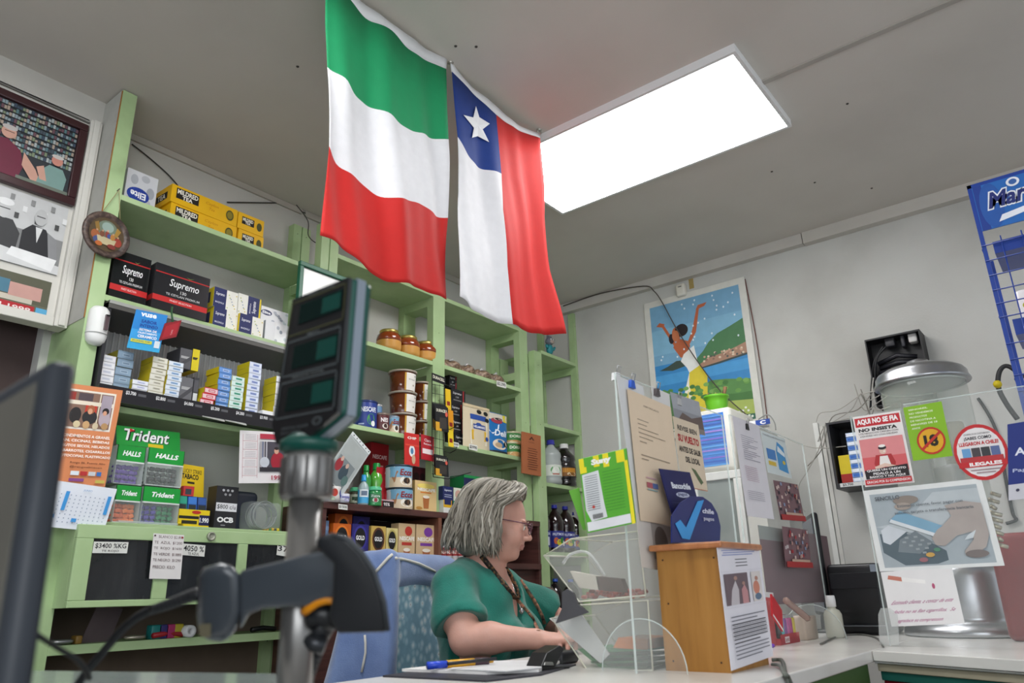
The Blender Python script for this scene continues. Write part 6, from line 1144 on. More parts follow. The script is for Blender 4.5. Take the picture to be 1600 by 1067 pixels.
for k, (cc, nm) in enumerate((('18181c', 'black'), ('5ac0c4', 'turquoise'), ('8a4a98', 'violet'), ('c85aa0', 'pink'), ('b8408a', 'magenta'), ('e0c83a', 'yellow'))):
    for j in range(2):
        x = p.x+.002+k*.026; b = MB(); b.rbox(x, x+.0235, p.y+.003+j*.022, p.y+.018+j*.022, CT+.018, CT+.075, .005, mat(cc, .2), 2); o = b.build('lighter', loc=(x+.012, p.y+.01+j*.022, CT+.018)); tag(o, nm+' lighter in the '+['front', 'rear'][j]+' row of the lighter tray', 'lighter', 'coloured lighters')
        b = MB(); b.box(x+.004, x+.02, p.y+.006+j*.022, p.y+.015+j*.022, CT+.075, CT+.084, mat(['c8c8ca', '7a1c24'][j], .3, .3)); b.build('metal_top', o)
A_ = PX(1192, 925, y=.80)
card('red_box', 'red and white box standing open behind the wooden box', 'box', (1191, 924), (1208, 926), (1203, 1010), [('r', 0, .9, 1, 1, 'e0dcdc')], 'c0242c', y=PX(1203, 1010, z=CT).y, th=.03)
card('red_flap', 'red slanting box flap above the lighters', 'flap', (1206, 928), (1222, 953), (1208, 962), [('r', 0, 0, 1, .1, 'e0dcdc')], 'b8202a', y=.82, th=.006)
cbox('purple_sachet', 'flat purple sachet lying in front of the lighters', 'sachet', 1202, 1013, .05, .02, .01, '7a3ac8')
cbox('clear_box', 'frosted beige box right of the lighters', 'box', 1262, 1001, .12, .06, .075, 'c4b4a4', m=mat('c4b2a2', .3, alpha=.8, var=0))
p = PX(1240, 960, y=.84); cable('rolled_bag', 'twisted clear and brown bag leaning over the lighters', 'bag', [PX(1228, 938, y=.84), PX(1240, 948, y=.84), PX(1262, 966, y=.83)], .011, mat('a88a80', .15, alpha=.7, var=0))
# sanitiser bottle
p = PX(1305, 994, z=CT); p = V((p.x-.1, .83, CT)); p.x = SOL('x', px=1305, y=.83, z=CT+.02); t = thing('sanitiser_bottle', 'small translucent sanitiser bottle with a white cap by the clear screen', 'bottle', p)
b = MB(); b.lathe([(.026, 0), (.03, .005), (.03, .075), (.024, .088), (.014, .094), (.013, .1)], mat('dcdccc', .2, alpha=.75, var=0), 24, p); b.build('body', t)
b = MB(); b.lathe([(.016, .1), (.0165, .12), (.015, .135), (.014, .137), (.001, .137)], mat('ececec', .35), 20, p); b.build('cap', t)
cable('counter_cable', 'thin grey cable lying across the counter end', 'cable', [PX(1282, 1006, z=CT+.004), PX(1310, 994, z=CT+.004), PX(1345, 991, z=CT+.004), PX(1370, 997, z=CT+.004), PX(1380, 1010, z=CT+.004)], .003, '6a6a66')
e1 = AY0-.006
cable('hanging_cable', 'bent grey cable hanging over the counter edge beside the wooden box', 'cable', [PX(1206, 1031, z=CT+.005), PX(1222, 1032, z=CT+.006), V((PX(1226, 1045, y=e1).x, e1, CT+.004)), PX(1232, 1058, y=e1), PX(1240, 1080, y=e1)], .0045, '5c6058')
cable('hanging_cable', 'second thin grey cable beside the bent one at the counter edge', 'cable', [PX(1206, 1038, z=CT+.005), PX(1218, 1040, z=CT+.006), V((PX(1226, 1047, y=e1).x-.006, e1, CT+.004)), PX(1229, 1060, y=e1), PX(1234, 1080, y=e1)], .0035, '6c7068')
# black till printer and monitor at the counter end
A_, B_ = PX(1289, 886, x=3.05), PX(1372, 982, x=3.05)
xk = 2.98; y0_, y1_ = PX(1290, 890, x=xk).y, PX(1370, 880, x=xk).y; zt_ = PX(1345, 880, x=xk).z
t = thing('cash_register', 'black plastic till printer at the far end of the counter', 'printer', (xk+.1, (y0_+y1_)/2, CT)); kb = mat('17181b', .35)
b = MB(); b.rbox(xk, xk+.25, y1_, y0_, CT, zt_, .015, kb); b.build('housing', t)
b = MB(); b.box(xk-.003, xk, y1_+.01, y0_-.01, zt_-.085, zt_-.032, mat('1d1e22', .3)); b.build('paper_cover', t, bevel=.001)
b = MB(); b.box(xk-.02, xk, y1_, y0_, CT+.03, CT+.034, mat('55585c', .3)); b.build('tear_bar', t)
b = MB(); b.box(xk-.004, xk, y1_+.005, y1_+.025, zt_-.03, zt_-.005, mat('8a94a0', .3)); b.build('status_window', t)
M0 = PX(1272, 800, x=3.02); az = math.atan2(M0.y, M0.x)
t = thing('desktop_monitor', 'tall black monitor seen edge-on behind the right counter screen', 'monitor', (M0.x, M0.y, CT))
b = MB(); b.M = Matrix.Translation((M0.x, M0.y, CT)) @ Matrix.Rotation(az+math.radians(8), 4, 'Z'); h2 = M0.z-CT
b.rbox(-.0, .3, -.012, .012, .06, h2, .01, mat('141519', .4)); b.box(.012, .288, .012, .0135, .075, h2-.02, mat('4a5068', .15)); b.build('screen_housing', t)
b = MB(); b.M = Matrix.Translation((M0.x+.14, M0.y+.06, CT)); b.lathe([(.07, 0), (.07, .008), (.02, .012), (.016, .08)], mat('141519', .4), 20); b.build('stand', t)
# ---------------------------------------------------------------- side counter: screen, signs, chrome jar
XS = 2.5
ys0 = PX(1331, 652, x=XS).y; zs1 = PX(1331, 652, x=XS).z+.004
t = thing('counter_screen', 'clear upright sheet covered with signs on the side counter', 'screen', (XS, ys0-.2, CT))
b = MB(); zt3 = PX(1545, 612, x=XS).z; b.box(XS, XS+.004, ys0-.62, PX(1412, 637, x=XS).y, CT, zt3, ACR); b.box(XS, XS+.004, PX(1412, 637, x=XS).y, ys0+.003, CT, zs1, ACR); b.build('clear_sheet', t)
b = MB(); b.box(XS-.001, XS+.005, ys0+.003, ys0+.006, CT, zs1, ACRE); b.box(XS-.001, XS+.005, ys0-.62, PX(1412, 637, x=XS).y, zt3, zt3+.0025, ACRE); b.build('polished_edge', t)
b = MB(); q = [PX(1372, 960, x=XS-.02), PX(1376, 950, x=XS-.02), PX(1388, 950, x=XS-.02), PX(1400, 960, x=XS-.02), PX(1404, 1008, x=XS-.02), PX(1374, 1008, x=XS-.02)]; b.prism(q, (.016, 0, 0), mat('e2e6e4', .1, alpha=.25, var=0)); b.build('foot', t)
xs = XS-.002
def sg(name, lb, cat, a, b_, c_, items, base, dx=0): return card(name, lb, cat, a, b_, c_, items, base, x=xs-dx, th=.0008)
boy = [('p', [(.28, .3), (.34, .42), (.66, .42), (.72, .3), (.7, .26), (.3, .26)], 'b03034'), ('p', [(.38, .26), (.42, .4), (.58, .4), (.62, .26)], 'ece6e2'), ('e', .5, .47, .07, .045, 'e0c0b0'), ('e', .5, .515, .085, .028, '282026'), ('e', .5, .54, .07, .02, 'f0ece8'), ('e', .53, .462, .02, .006, 'f4f0ec'), ('p', [(.28, .26), (.5, .3), (.72, .25), (.7, .23), (.5, .25), (.3, .22)], 'e0c0b0')]
sg('shop_sign', 'red and white no credit sign with a drawn shopkeeper in an apron', 'sign', (1332, 652), (1406, 641), (1352, 761), [('r', .0, .0, 1, 1, 'e8e4e2'), ('r', .03, .84, .97, .97, 'c02830'), ('t', 'AQUI NO SE FIA', .5, .905, .86, .09, 'f4f0f0', .05), ('t', 'NO INSISTA', .48, .79, .8, .05, '2a2426', .05), ('t', 'LOS NEGOCIOS CRECEN CON', .48, .74, .82, .025, '5a5254', .01), ('t', 'LIQUIDEZ NO CON DEUDAS', .48, .7, .78, .025, '5a5254', .01), ('r', .05, .18, .95, .66, 'dc8a8c'), ('r', .05, .18, .95, .4, 'd46064')]+boy+[('p', [(.06, .1), (.06, .22), (.94, .26), (.94, .1)], '241f22'), ('t', 'QUIERE UN CREDITO', .5, .21, .8, .035, 'e8e4e4', .03), ('t', 'PIDALO A UN', .5, .165, .55, .035, 'e8e4e4', .03), ('t', 'BANCO Y NO AQUI', .5, .12, .72, .035, 'e8e4e4', .03), ('r', .03, .02, .97, .09, 'c02830'), ('t', 'GRACIAS POR SU COMPRENSION', .5, .055, .88, .035, 'f4e8e8', .02)], 'e8e4e2')
sg('age_sign', 'lime green age limit sign with a struck-out 18 in a yellow and red circle', 'sign', (1411, 637), (1471, 627), (1427, 720), [('t', l_, .12+w_/2, .93-.07*k, w_, .035, 'e8f0c8', .03) for k, (l_, w_) in enumerate((('SENORES,', .5), ('NO VENDEMOS', .62), ('PRODUCTOS', .45), ('DE NICOTINA A', .66), ('MENORES DE 18', .68), ('ANOS', .22)))]+[('e', .55, .32, .36, .25, 'c03020'), ('e', .55, .32, .31, .215, 'e0a820'), ('t', '18', .55, .32, .36, .22, '20180c', .05), ('p', [(.28, .2), (.32, .16), (.84, .44), (.8, .48)], 'c03020')], '86b820', .001)
# round sign
O_ = PX(1532, 706, x=xs-.003); ry_ = .1
b = MB(); n = 36; cy = abs(PX(1490, 706, x=xs).y-O_.y); cz_ = abs(PX(1532, 662, x=xs).z-O_.z)
b.prism([(xs-.003, O_.y+cy*math.cos(2*math.pi*k/n), O_.z+cz_*math.sin(2*math.pi*k/n)) for k in range(n)], (.001, 0, 0), mat('c42a2e', .4))
b.art(plane_map((xs-.003, O_.y+cy, O_.z-cz_), (0, -2*cy, 0), (0, 0, 2*cz_), N=V((-1, 0, 0))), [('e', .5, .5, .44, .44, 'e6e2e2'), ('t', 'CIGARRILLOS DE CONTRABANDO', .5, .83, .5, .03, '4a4448', .01), ('t', '¿SABES COMO', .5, .75, .52, .07, '2a2a32', .03), ('t', 'LLEGARON A CHILE?', .5, .66, .74, .07, 'c02a2e', .04), ('r', .16, .4, .32, .58, '6aa0d0'), ('r', .34, .4, .5, .58, '4a4448'), ('r', .52, .4, .68, .58, '3a3c40'), ('r', .7, .4, .86, .58, '5a6a98'), ('r', .1, .32, .9, .42, 'b8383c'), ('r', .05, .24, .95, .34, 'c42a2e'), ('t', 'ILEGALES', .55, .29, .6, .065, 'f4f0f0', .05), ('r', .25, .18, .8, .195, '8a6a70'), ('r', .35, .13, .7, .145, '8a6a70')])
tag(b.build('round_sign', loc=O_), 'round red and white illegal cigarettes sign hanging on the side screen', 'sign')
sg('blue_sign', 'navy payment sign cut by the right picture edge', 'sign', (1574, 663), (1622, 655), (1576, 782), [('r', 0, 0, 1, .2, 'c8c8d0'), ('t', 'A', .4, .62, .35, .1, 'dfe3f0', .03), ('t', 'Paga', .45, .37, .6, .06, 'b8c0e0', .02), ('e', .3, .12, .06, .02, '3a3a50')], '20307c', .006)
hand = [('r', .0, .0, 1, 1, 'a4aeb4'), ('p', [(0, .55), (.3, .6), (.6, .95), (1, .95), (1, .4), (.6, .35)], 'b8c0c4'), ('p', [(.02, .45), (.2, .5), (.35, .42), (.6, .18), (.6, .06), (.5, .02), (.2, .02), (.02, .2)], '5a6870'), ('p', [(.04, .5), (.12, .56), (.28, .46), (.1, .3), (.04, .34)], 'c8ced4'), ('p', [(.2, .36), (.36, .46), (.5, .3), (.36, .16), (.16, .2)], '788288')]
for r_ in range(3):
    for k in range(4): hand.append(('r', .22+.055*k+.03*r_, .36-.05*k-.055*(2-r_)+.06, .255+.055*k+.03*r_, .385-.05*k-.055*(2-r_)+.06, '98a0a4'))
hand += [('e', .45, .14, .04, .03, 'c8a058'), ('e', .52, .2, .03, .025, '5a8a70'), ('e', .38, .08, .04, .03, '9a6a70'), ('p', [(.14, .62), (.26, .74), (.62, .5), (.56, .38)], '7ea6be'), ('p', [(.14, .6), (.16, .64), (.56, .4), (.54, .36)], 'd4dade'),
 ('p', [(.56, .45), (.5, .35), (.52, .26), (.6, .24), (.72, .36), (.86, .4), (.86, .3), (.76, .16), (.76, .1), (.84, .1), (.95, .2), (1, .35), (1, .75), (.85, .8), (.68, .76), (.72, .62), (.62, .5)], 'aaa19c'), ('e', .34, .88, .12, .06, '8a8078'), ('e', .3, .8, .08, .05, 'a0958c'), ('p', [(.78, .3), (.86, .32), (.9, .42), (.82, .36)], 'c8d0d4'), ('e', .86, .12, .1, .05, '7c7472'),
 ('t', 'SENCILLO', .17, .93, .24, .055, '565c62', .02), ('t', 'Estimado cliente, favor pagar con', .55, .8, .6, .05, '6a7076', .01), ('t', 'sencillo, tarjeta o transferencia bancaria', .57, .71, .72, .05, '6a7076', .01)]
A_, B_, C_ = (1348, 767), (1533, 747), (1375, 893)
sg('payment_poster', 'pale poster of a hand holding a card over a card terminal', 'poster', A_, B_, C_, [('r', 0, 0, 1, 1, 'dfe1e0')]+[((i[0],)+tuple(.05+.9*v if j % 2 == 0 else .04+.9*v for j, v in enumerate(i[1:5]))+(i[5],)) if i[0] == 'r' else (('p', [(.05+.9*u, .04+.9*v) for u, v in i[1]], i[2]) if i[0] == 'p' else ((i[0], .05+.9*i[1], .04+.9*i[2], .9*i[3], .9*i[4], i[5]) if i[0] == 'e' else ('t', i[1], .05+.9*i[2], .04+.9*i[3], .9*i[4], .9*i[5])+tuple(i[6:]))) for i in hand], 'dfe1e0', .001)
sg('cigarette_notice', 'white notice with a drawn cigarette and pink handwriting below the card poster', 'notice', (1376, 894), (1487, 885), (1393, 979), [('p', [(.08, .86), (.1, .93), (.28, .88), (.28, .8)], 'c47a68'), ('p', [(.28, .8), (.28, .88), (.6, .8), (.6, .73)], 'eeecea'), ('e', .7, .68, .02, .05, 'b85a7a'), ('t', 'Estimado cliente, a contar de este', .5, .42, .84, .08, 'b86a94', .0, .08), ('t', 'fecha no se fian cigarrillos.  Se', .5, .25, .84, .08, 'b86a94', .0, .08), ('t', 'agradece su comprension', .42, .09, .62, .08, 'b86a94', .0, .08)], 'e4e2e2', .0012)
# chrome jar
jc = PX(1522, 992, z=CT); R_ = .15; chrome = mat('c4c6ca', .18, 1.0, var=0); brush = mat('b4b6ba', .32, 1.0, var=.04, scale=40)
rad = (SOL('x', px=1520, y=jc.y, z=1.7)-SOL('x', px=1390, y=jc.y, z=1.7))
zl0 = SOL('z', py=600, x=jc.x, y=jc.y); zl1 = SOL('z', py=540, x=jc.x, y=jc.y)
t = thing('glass_jar', 'large glass jar with a domed metal lid and chrome base on the side counter', 'jar', jc)
b = MB(); b.lathe([(R_*1.35, 0), (R_*1.4, .006), (R_*1.38, .025), (R_*1.2, .04), (R_*1.1, .05), (R_*1.12, .06), (R_*1.1, .19), (R_*1.04, .22), (R_*.95, .225)], brush, 48, jc); b.build('chrome_base', t)
b = MB(); b.lathe([(R_*.94, .225), (R_*.96, .24), (R_*.96, zl0-CT-.03), (R_*.93, zl0-CT)], mat('c8d0c4', .05, alpha=.34, var=0), 48, jc, cap=False); b.lathe([(R_*.965, zl0-CT-.012), (R_*.965, zl0-CT-.004)], mat('e8f0e8', .1, alpha=.5, var=0), 48, jc, cap=False); b.build('glass_cylinder', t)
b = MB(); hd = zl1-zl0; b.lathe([(R_*.9, -.0), (R_*1.07, .0), (R_*1.09, .004), (R_*1.07, .012), (R_*1.04, .018), (R_*1.03, .035), (R_*.97, .048), (R_*.8, .062), (R_*.55, .074), (R_*.3, .08), (R_*.26, .084), (R_*.24, .094), (R_*.12, .1), (.001, .1)], brush, 48, (jc.x, jc.y, zl0-.006)); b.build('lid', t)
for k, (dx, dy, a, b_, cc, lb) in enumerate(((-.05, .04, .26, .80, '4e4f50', 'dark grey wrapped pack standing inside the glass jar'), (.03, -.06, .24, .72, 'b4a890', 'beige wrapped pack inside the glass jar'), (-.05, -.03, .24, .56, '8a8a88', 'grey wrapped pack at the front inside the glass jar'))):
    b = MB(); b.M = Matrix.Translation((jc.x+dx, jc.y+dy, CT)) @ Matrix.Rotation(.5*k, 4, 'Z'); b.rbox(-.05, .04, -.03, .03, a, b_, .012, mat(cc, .3), 2); tag(b.build('wrapped_pack', loc=(jc.x+dx, jc.y+dy, CT+a)), lb, 'pack', 'packs inside the glass jar')
# foil clothes behind the poster
b = MB(); P = PX(1550, 800, x=XS+.05)
for k in range(9): b.tube([PX(1545+rg.uniform(-4, 6)+k*1.5, 770+k*10, x=XS+.05), PX(1558+rg.uniform(-5, 6)+k*1.5, 775+k*10, x=XS+.06)], .006, mat('b0a890', .15, .6), 5)
tag(b.build('foil_strip', loc=P), 'crumpled shiny foil strip hanging at the right of the card poster', 'foil')
p = PX(1590, 935, x=2.75); b = MB(); b.rbox(2.75, 2.9, p.y-.12, p.y+.045, CT, PX(1575, 832, x=2.75).z, .02, mat('7a0a12', .45)); tag(b.build('red_canister', loc=p), 'dark red container at the right edge behind the side screen', 'container')
cable('thick_cable', 'thick black cable with a yellow tie on the side wall beside the blue rack', 'cable', [PX(*q, x=3.9) for q in ((1600, 590), (1575, 572), (1562, 580), (1560, 605), (1572, 630), (1590, 655))], .011, '2a2a2c')
b = MB(); p = PX(1559, 601, x=3.88); b.blob((p.x-.01, p.y, p.z), .022, .018, .018, mat('d8c020', .5), 10, 6); tag(b.build('cable_tie', loc=p), 'yellow tie around the thick black cable', 'tie')
cable('thick_cable', 'black cable hanging behind the side screen below the jar lid', 'cable', [PX(*q, x=WX-.012) for q in ((1528, 622), (1540, 640), (1552, 662), (1562, 690), (1570, 740), (1582, 800), (1588, 812), (1572, 818))], .007, '242426')
# ---------------------------------------------------------------- blue wire rack
XR = 2.62; bl = mat('1c3f98', .35, coat=.3)
A_ = PX(1510, 291, x=XR); yb0 = A_.y; zt4 = A_.z; ye = yb0-.45
t = thing('wire_rack', 'blue wire snack rack with a header sign at the right edge', 'rack', (XR+.1, yb0-.2, CT))
b = MB(); b.box(XR, XR+.012, yb0-.012, yb0, CT, zt4, bl); b.box(XR, XR+.012, ye, ye+.012, CT, zt4, bl); b.box(XR, XR+.012, ye, yb0, zt4-.012, zt4, bl); b.box(XR+.2, XR+.212, yb0-.012, yb0, CT, zt4-.2, bl); b.box(XR+.0, XR+.212, yb0-.012, yb0, CT, CT+.01, bl); b.box(XR+.2, XR+.212, ye, ye+.012, CT, zt4-.2, bl); b.build('frame', t)
zh0 = PX(1532, 362, x=XR).z
b = MB(); b.box(XR-.001, XR+.004, ye+.012, yb0-.012, zh0, zt4-.012, mat('2a6ab8', .35)); O_ = V((XR-.001, yb0-.014, zh0)); hh2 = zt4-.012-zh0
b.art(plane_map(O_, (0, -.4, 0), (0, 0, hh2), N=V((-1, 0, 0))), [('r', .0, .0, .06, 1, '1c3c90'), ('e', .1, .5, .08, .5, '2458a8'), ('t', 'Marinela', .36, .6, .56, .42, 'e8ecf4', .09, .06), ('t', 'Marinela', .36, .6, .54, .36, '202c70', .03, .06), ('p', [(.12, .1), (.15, .24), (.6, .42), (.62, .32)], 'e8ecf4'), ('e', .27, .88, .045, .1, 'e8ecf4'), ('e', .27, .88, .027, .06, '3a64a8')]); b.build('header_sign', t)
b = MB()
for yy in (385, 410, 434, 458, 480, 502, 545, 570, 595, 620):
    z = PX(1535, yy, x=XR).z; b.tube([(XR-.002, yb0, z), (XR-.002, ye, z)], .0022, bl, 5)
for k in range(1, 8): b.tube([(XR-.002, yb0-.055*k, CT), (XR-.002, yb0-.055*k, zh0-.03)], .002, bl, 5)
for zpx in (390, 500, 600):
    z = PX(1535, zpx, x=XR).z
    b.tube([(XR, yb0, z), (XR+.2, yb0, z)], .002, bl, 5)
b.build('wire_grid', t)
for k, (ya, yb_) in enumerate(((378, 397), (505, 530))):
    z1, z0 = PX(1545, ya, x=XR).z, PX(1545, yb_, x=XR).z; b = MB(); b.box(XR+.01, XR+.014, ye+.012, yb0-.03, z0, z1, bl); b.box(XR+.014, XR+.2, ye+.012, yb0-.03, z0, z0+.004, bl); b.build('shelf_tray', t)
    rg2 = random.Random(k)
    for j in range(5):
        y_ = yb0-.05-.085*j; b = MB(); h2 = .13 if k == 1 else .03
        b.M = Matrix.Translation((XR+.05, y_, z0+.005)) @ Matrix.Rotation(rg2.uniform(-.1, .1), 4, 'Z'); b.rbox(0, .03, -.075, 0, 0, h2+rg2.uniform(0, .02), .012, mat(['e4e0e2', 'b8b0c8', 'e0dcd8'][j % 3], .3), 2)
        b.art(plane_map((-.0006, -.008, .01), (0, -.06, 0), (0, 0, h2-.02), N=V((-1, 0, 0))), [('e', .5, .75, .4, .14, ['b8b020', 'a8304a', '7a3a28'][j % 3]), ('t', ['Donas', 'Cake', 'Rollo'][j % 3], .5, .5, .8, .15, ['c85a28', 'a83048', '5a3a28'][j % 3], .03), ('e', .5, .2, .3, .14, '5a3028')])
        tag(b.build('snack_packet', loc=(XR+.06, y_-.03, z0+.005)), ['white', 'lilac', 'cream', 'second white', 'second lilac'][j]+' snack packet on the '+['upper', 'lower'][k]+' tray of the blue rack', 'snack', 'snack packets in the blue rack')
# ================================================================ FOREGROUND: monitor, scale, scanner
mx = .185
T1, T2, T3 = PX(101, 546, x=mx), PX(36, 1000, y=PX(101, 546, x=mx).y), PX(143, 549, y=PX(101, 546, x=mx).y)
y0 = T1.y; sx = T3.x-mx; zt5 = T1.z; zb5 = zt5-.30
t = thing('point_of_sale_monitor', 'dark flat monitor seen from the side at the left edge, nearest the camera', 'monitor', (mx+.01, y0+.15, CT))
dm = mat('2b3038', .45); b = MB(); b.M = Matrix.Translation((mx+.01, y0, zb5)) @ Matrix.Rotation(math.radians(-4), 4, 'X') @ Matrix.Rotation(math.radians(0), 4, 'Z')
zb5h = .30
b.rbox(-.01, sx-.008, 0, .36, -.02, zb5h, .006, dm, 2); b.build('housing', t)
b = MB(); b.M = Matrix.Translation((mx+.01, y0, zb5)) @ Matrix.Rotation(math.radians(-4), 4, 'X'); b.box(-.0115, -.0102, .016, .348, 0, zb5h-.014, ramp_mat('dark_grey_screen_back', [(.3, '5b5a54'), (.7, '77746b')], 3, 3, .35)); b.build('side_panel', t)
b = MB(); b.rbox(mx-.03, mx+.12, y0-.02, y0+.22, CT, zb5+.03, .02, mat('1c1e24', .5)); b.build('stand', t)
cable('monitor_cable', 'black cable with a white plug running from the left monitor down to the counter', 'cable', [PD(16, 905, .5), PD(26, 945, .5), PD(50, 985, .52), PD(90, 1012, .56), PD(124, 1034, .6), PD(140, 1060, .62)], .0022, '1a1c20')
b = MB(); b.tube([PD(12, 903, .498), PD(24, 940, .498)], .003, mat('b0b0b0', .4), 8); tag(b.build('cable_plug', loc=PD(12, 903, .498)), 'pale plug end of the cable at the left monitor', 'plug')
# counter scale
fx = .46
F_ = [PX(*q, x=fx) for q in ((457, 466), (546, 430), (528, 645), (514, 657), (458, 704), (430, 694), (424, 664))]
ex = PX(583, 442, y=F_[1].y).x-fx
t = thing('counter_scale', 'dark shop scale with a green lit display head on a steel pole', 'scale', (fx+ex/2, F_[4].y, CT))
gg = mat('0f4a40', .35); b = MB()
b.prism([p+V((.004, 0, 0)) for p in F_], (ex-.004, 0, 0), gg); b.build('display_housing', t, bevel=.005)
b = MB(); c_ = sum(F_, V((0, 0, 0)))/7; b.prism([c_+(p-c_)*.985+V((.0, 0, 0)) for p in F_], (.005, 0, 0), mat('16181a', .3, coat=.4)); b.build('face_plate', t)
b = MB(); sp = mat('8a94a0', .35, .3)
ed = [F_[1], F_[2], F_[3], F_[4]]
for a_, c2 in zip(ed, ed[1:]):
    off = V((0, -.0012, -.0004)) if a_ is ed[0] else V((0, -.001, -.0012)); b.prism([a_+V((ex*.34, 0, 0))+off, a_+V((ex*.68, 0, 0))+off, c2+V((ex*.68, 0, 0))+off, c2+V((ex*.34, 0, 0))+off], (0, .004, .002), sp)
b.build('silver_band', t)
def fm2(u, v, l):
    # u 0..1 across, v 0..1 down the face
    top = F_[0]+(F_[1]-F_[0])*u; bot = F_[6]+(F_[2]-F_[6])*u; p = top+(bot-top)*v; return V((fx-.0006-.0003*l, p.y, p.z))
def fart(items): return [(i[0], i[1], i[2], i[3], i[4], i[5]) for i in items]
def ring(b, u0, v0, u1, v1, w_, c_):
    q = 'r'; b.art(lambda u, v, l: fm2(u, v, 1), [(q, u0, v0, u1, v0+w_, c_)]); b.art(lambda u, v, l: fm2(u, v, 1), [(q, u0, v1-w_, u1, v1, c_)]); b.art(lambda u, v, l: fm2(u, v, 1), [(q, u0, v0, u0+w_*1.6, v1, c_)]); b.art(lambda u, v, l: fm2(u, v, 1), [(q, u1-w_*1.6, v0, u1, v1, c_)])
b = MB()
ring(b, .03, .05, .97, .33, .01, '4a4a2c'); ring(b, .05, .37, .95, .65, .012, '4c5254'); ring(b, .05, .69, .95, .97, .012, '4c5254')
mfw = lambda u, v, l: fm2(u, 1-v, l)
b.art(mfw, [('t', 'PESO TOTAL', .55, .965, .45, .018, '6a7070', .0), ('t', 'PRECIO', .5, .645, .2, .018, '7a8080', .0), ('t', 'IMPORTE TOTAL', .5, .33, .5, .018, '7a8080', .0)]); b.build('printed_lines', t)
b = MB(); gl = mat('0d4038', .25, emit=.05, var=0)
for (v0, v1) in ((.09, .25), (.42, .6), (.74, .92)):
    b.art(lambda u, v, l: fm2(u, v, 2), [('r', .2, v0, .93, v1, mat('0c211e', .15, var=0))]); b.art(lambda u, v, l: fm2(u, v, 3), [('r', .6, v0+.02, .9, v1-.02, gl)])
b.build('display_windows', t)
b = MB(); mlow = lambda u, v, l: V((fx-.0008-.0003*l, F_[5].y+(F_[3].y-F_[5].y)*u, F_[5].z+(F_[6].z-F_[5].z)*v))
b.art(lambda u, v, l: fm2(u, 1-v, l), [('e', .72, -.03, .07, .03, '4a5052'), ('e', .72, -.03, .045, .02, '16181a'), ('t', 'DIGITAL SCALE', .4, -.05, .4, .018, '5a6062', .01), ('t', 'MAX 30KG', .35, -.085, .3, .014, '5a6062', .01)]); b.build('maker_marks', t)
pt = PX(482, 712, x=fx+ex*.55); steel = mat('8f8d8b', .3, .75, var=.04, scale=30)
b = MB(); b.lathe([(.024, -.045), (.026, -.043), (.026, -.004), (.024, .002)], steel, 28, pt)
for k in range(14):
    a = 2*math.pi*k/14; b.box(pt.x+.0262*math.cos(a)-.0012, pt.x+.0262*math.cos(a)+.0012, pt.y+.0262*math.sin(a)-.0012, pt.y+.0262*math.sin(a)+.0012, pt.z-.04, pt.z-.004, mat('6a6866', .4, .6))
b.build('collar', t)
b = MB(); b.lathe([(.020, .0), (.03, .006), (.03, .014), (.016, .024)], gg, 28, pt); b.build('neck_joint', t)
b = MB(); b.lathe([(.0165, CT-pt.z+.03), (.0165, -.045)], steel, 28, pt); b.build('pole', t)
zT = CZ-.085
tp = [PX(-60, 1046, z=zT), PX(432, 1052, z=zT), PX(440, 1090, z=zT), PX(-60, 1100, z=zT)]
b = MB(); b.prism(tp, (0, 0, -.008), mat('9aa4a4', .15, .2, alpha=.8, var=0)); b.build('weighing_tray', t, bevel=.002)
b = MB(); cc = (tp[0]+tp[2])/2; b.box(cc.x-.06, pt.x+.04, cc.y-.04, pt.y+.05, CT, CT+.035, mat('14463c', .4)); b.box(cc.x-.03, cc.x+.03, cc.y-.02, cc.y+.03, CT+.035, zT-.008, mat('2a2c2e', .4)); b.build('base', t)
# barcode scanner
DS = .72
def outl(pts, d=DS): return [PD(*q, d) for q in pts]
def body(name, pts, th, m, t, bev=.008, d0=0):
    P = outl(pts, DS+d0-th/2); b = MB(); cr_ = sum(P, V((0, 0, 0)))/len(P)-V((0, 0, CZ)); b.prism(P, cr_/cr_.dot(FWD)*th, m); o = b.build(name, t); bv = o.modifiers.new('bevel', 'BEVEL'); bv.width = bev; bv.segments = 4; bv.limit_method = 'ANGLE'; bv.angle_limit = math.radians(50)
    for p in o.data.polygons: p.use_smooth = True
    return o
sk = mat('3d434a', .38, coat=.7); sk2 = mat('1d1f23', .45, coat=.2)
t = thing('barcode_scanner', 'dark grey barcode scanner with an orange trigger held on a stand', 'scanner', PD(470, 1060, DS))
body('handle', [(374, 892), (400, 885), (440, 876), (480, 865), (510, 858), (530, 864), (532, 935), (505, 940), (480, 950), (450, 948), (410, 951), (388, 960), (374, 985)], .042, sk, t, .012)
body('butt', [(309, 902), (318, 886), (345, 878), (362, 882), (376, 898), (377, 955), (366, 998), (345, 1004), (312, 1000), (306, 960)], .05, sk, t, .011)
body('head', [(493, 852), (498, 838), (518, 832), (540, 839), (562, 860), (580, 888), (596, 930), (606, 988), (526, 990), (514, 962), (520, 930), (522, 880)], .066, sk2, t, .012, .0)
b = MB(); b.tube(outl([(474, 957), (484, 949), (496, 941), (510, 937), (522, 938), (527, 945)], DS-.018), .0042, mat('d8880c', .35), 10); b.build('trigger', t)
b = MB(); b.tube(outl([(520, 836), (544, 842), (566, 864), (584, 892), (600, 940), (606, 985)], DS-.032), .0025, mat('3c4044', .4), 8); b.build('bumper_strip', t)
b = MB(); b.prism(outl([(311, 975), (330, 974), (329, 996), (312, 994)], DS-.0265), -FWD*.0005, mat('6a6450', .5)); b.build('rating_label', t)
b = MB(); P = outl([(322, 925), (300, 930), (275, 940), (252, 948), (234, 954)]); b.tube(P, .006, sk2, 10, rs=[.0065, .006, .0055, .005, .0045])
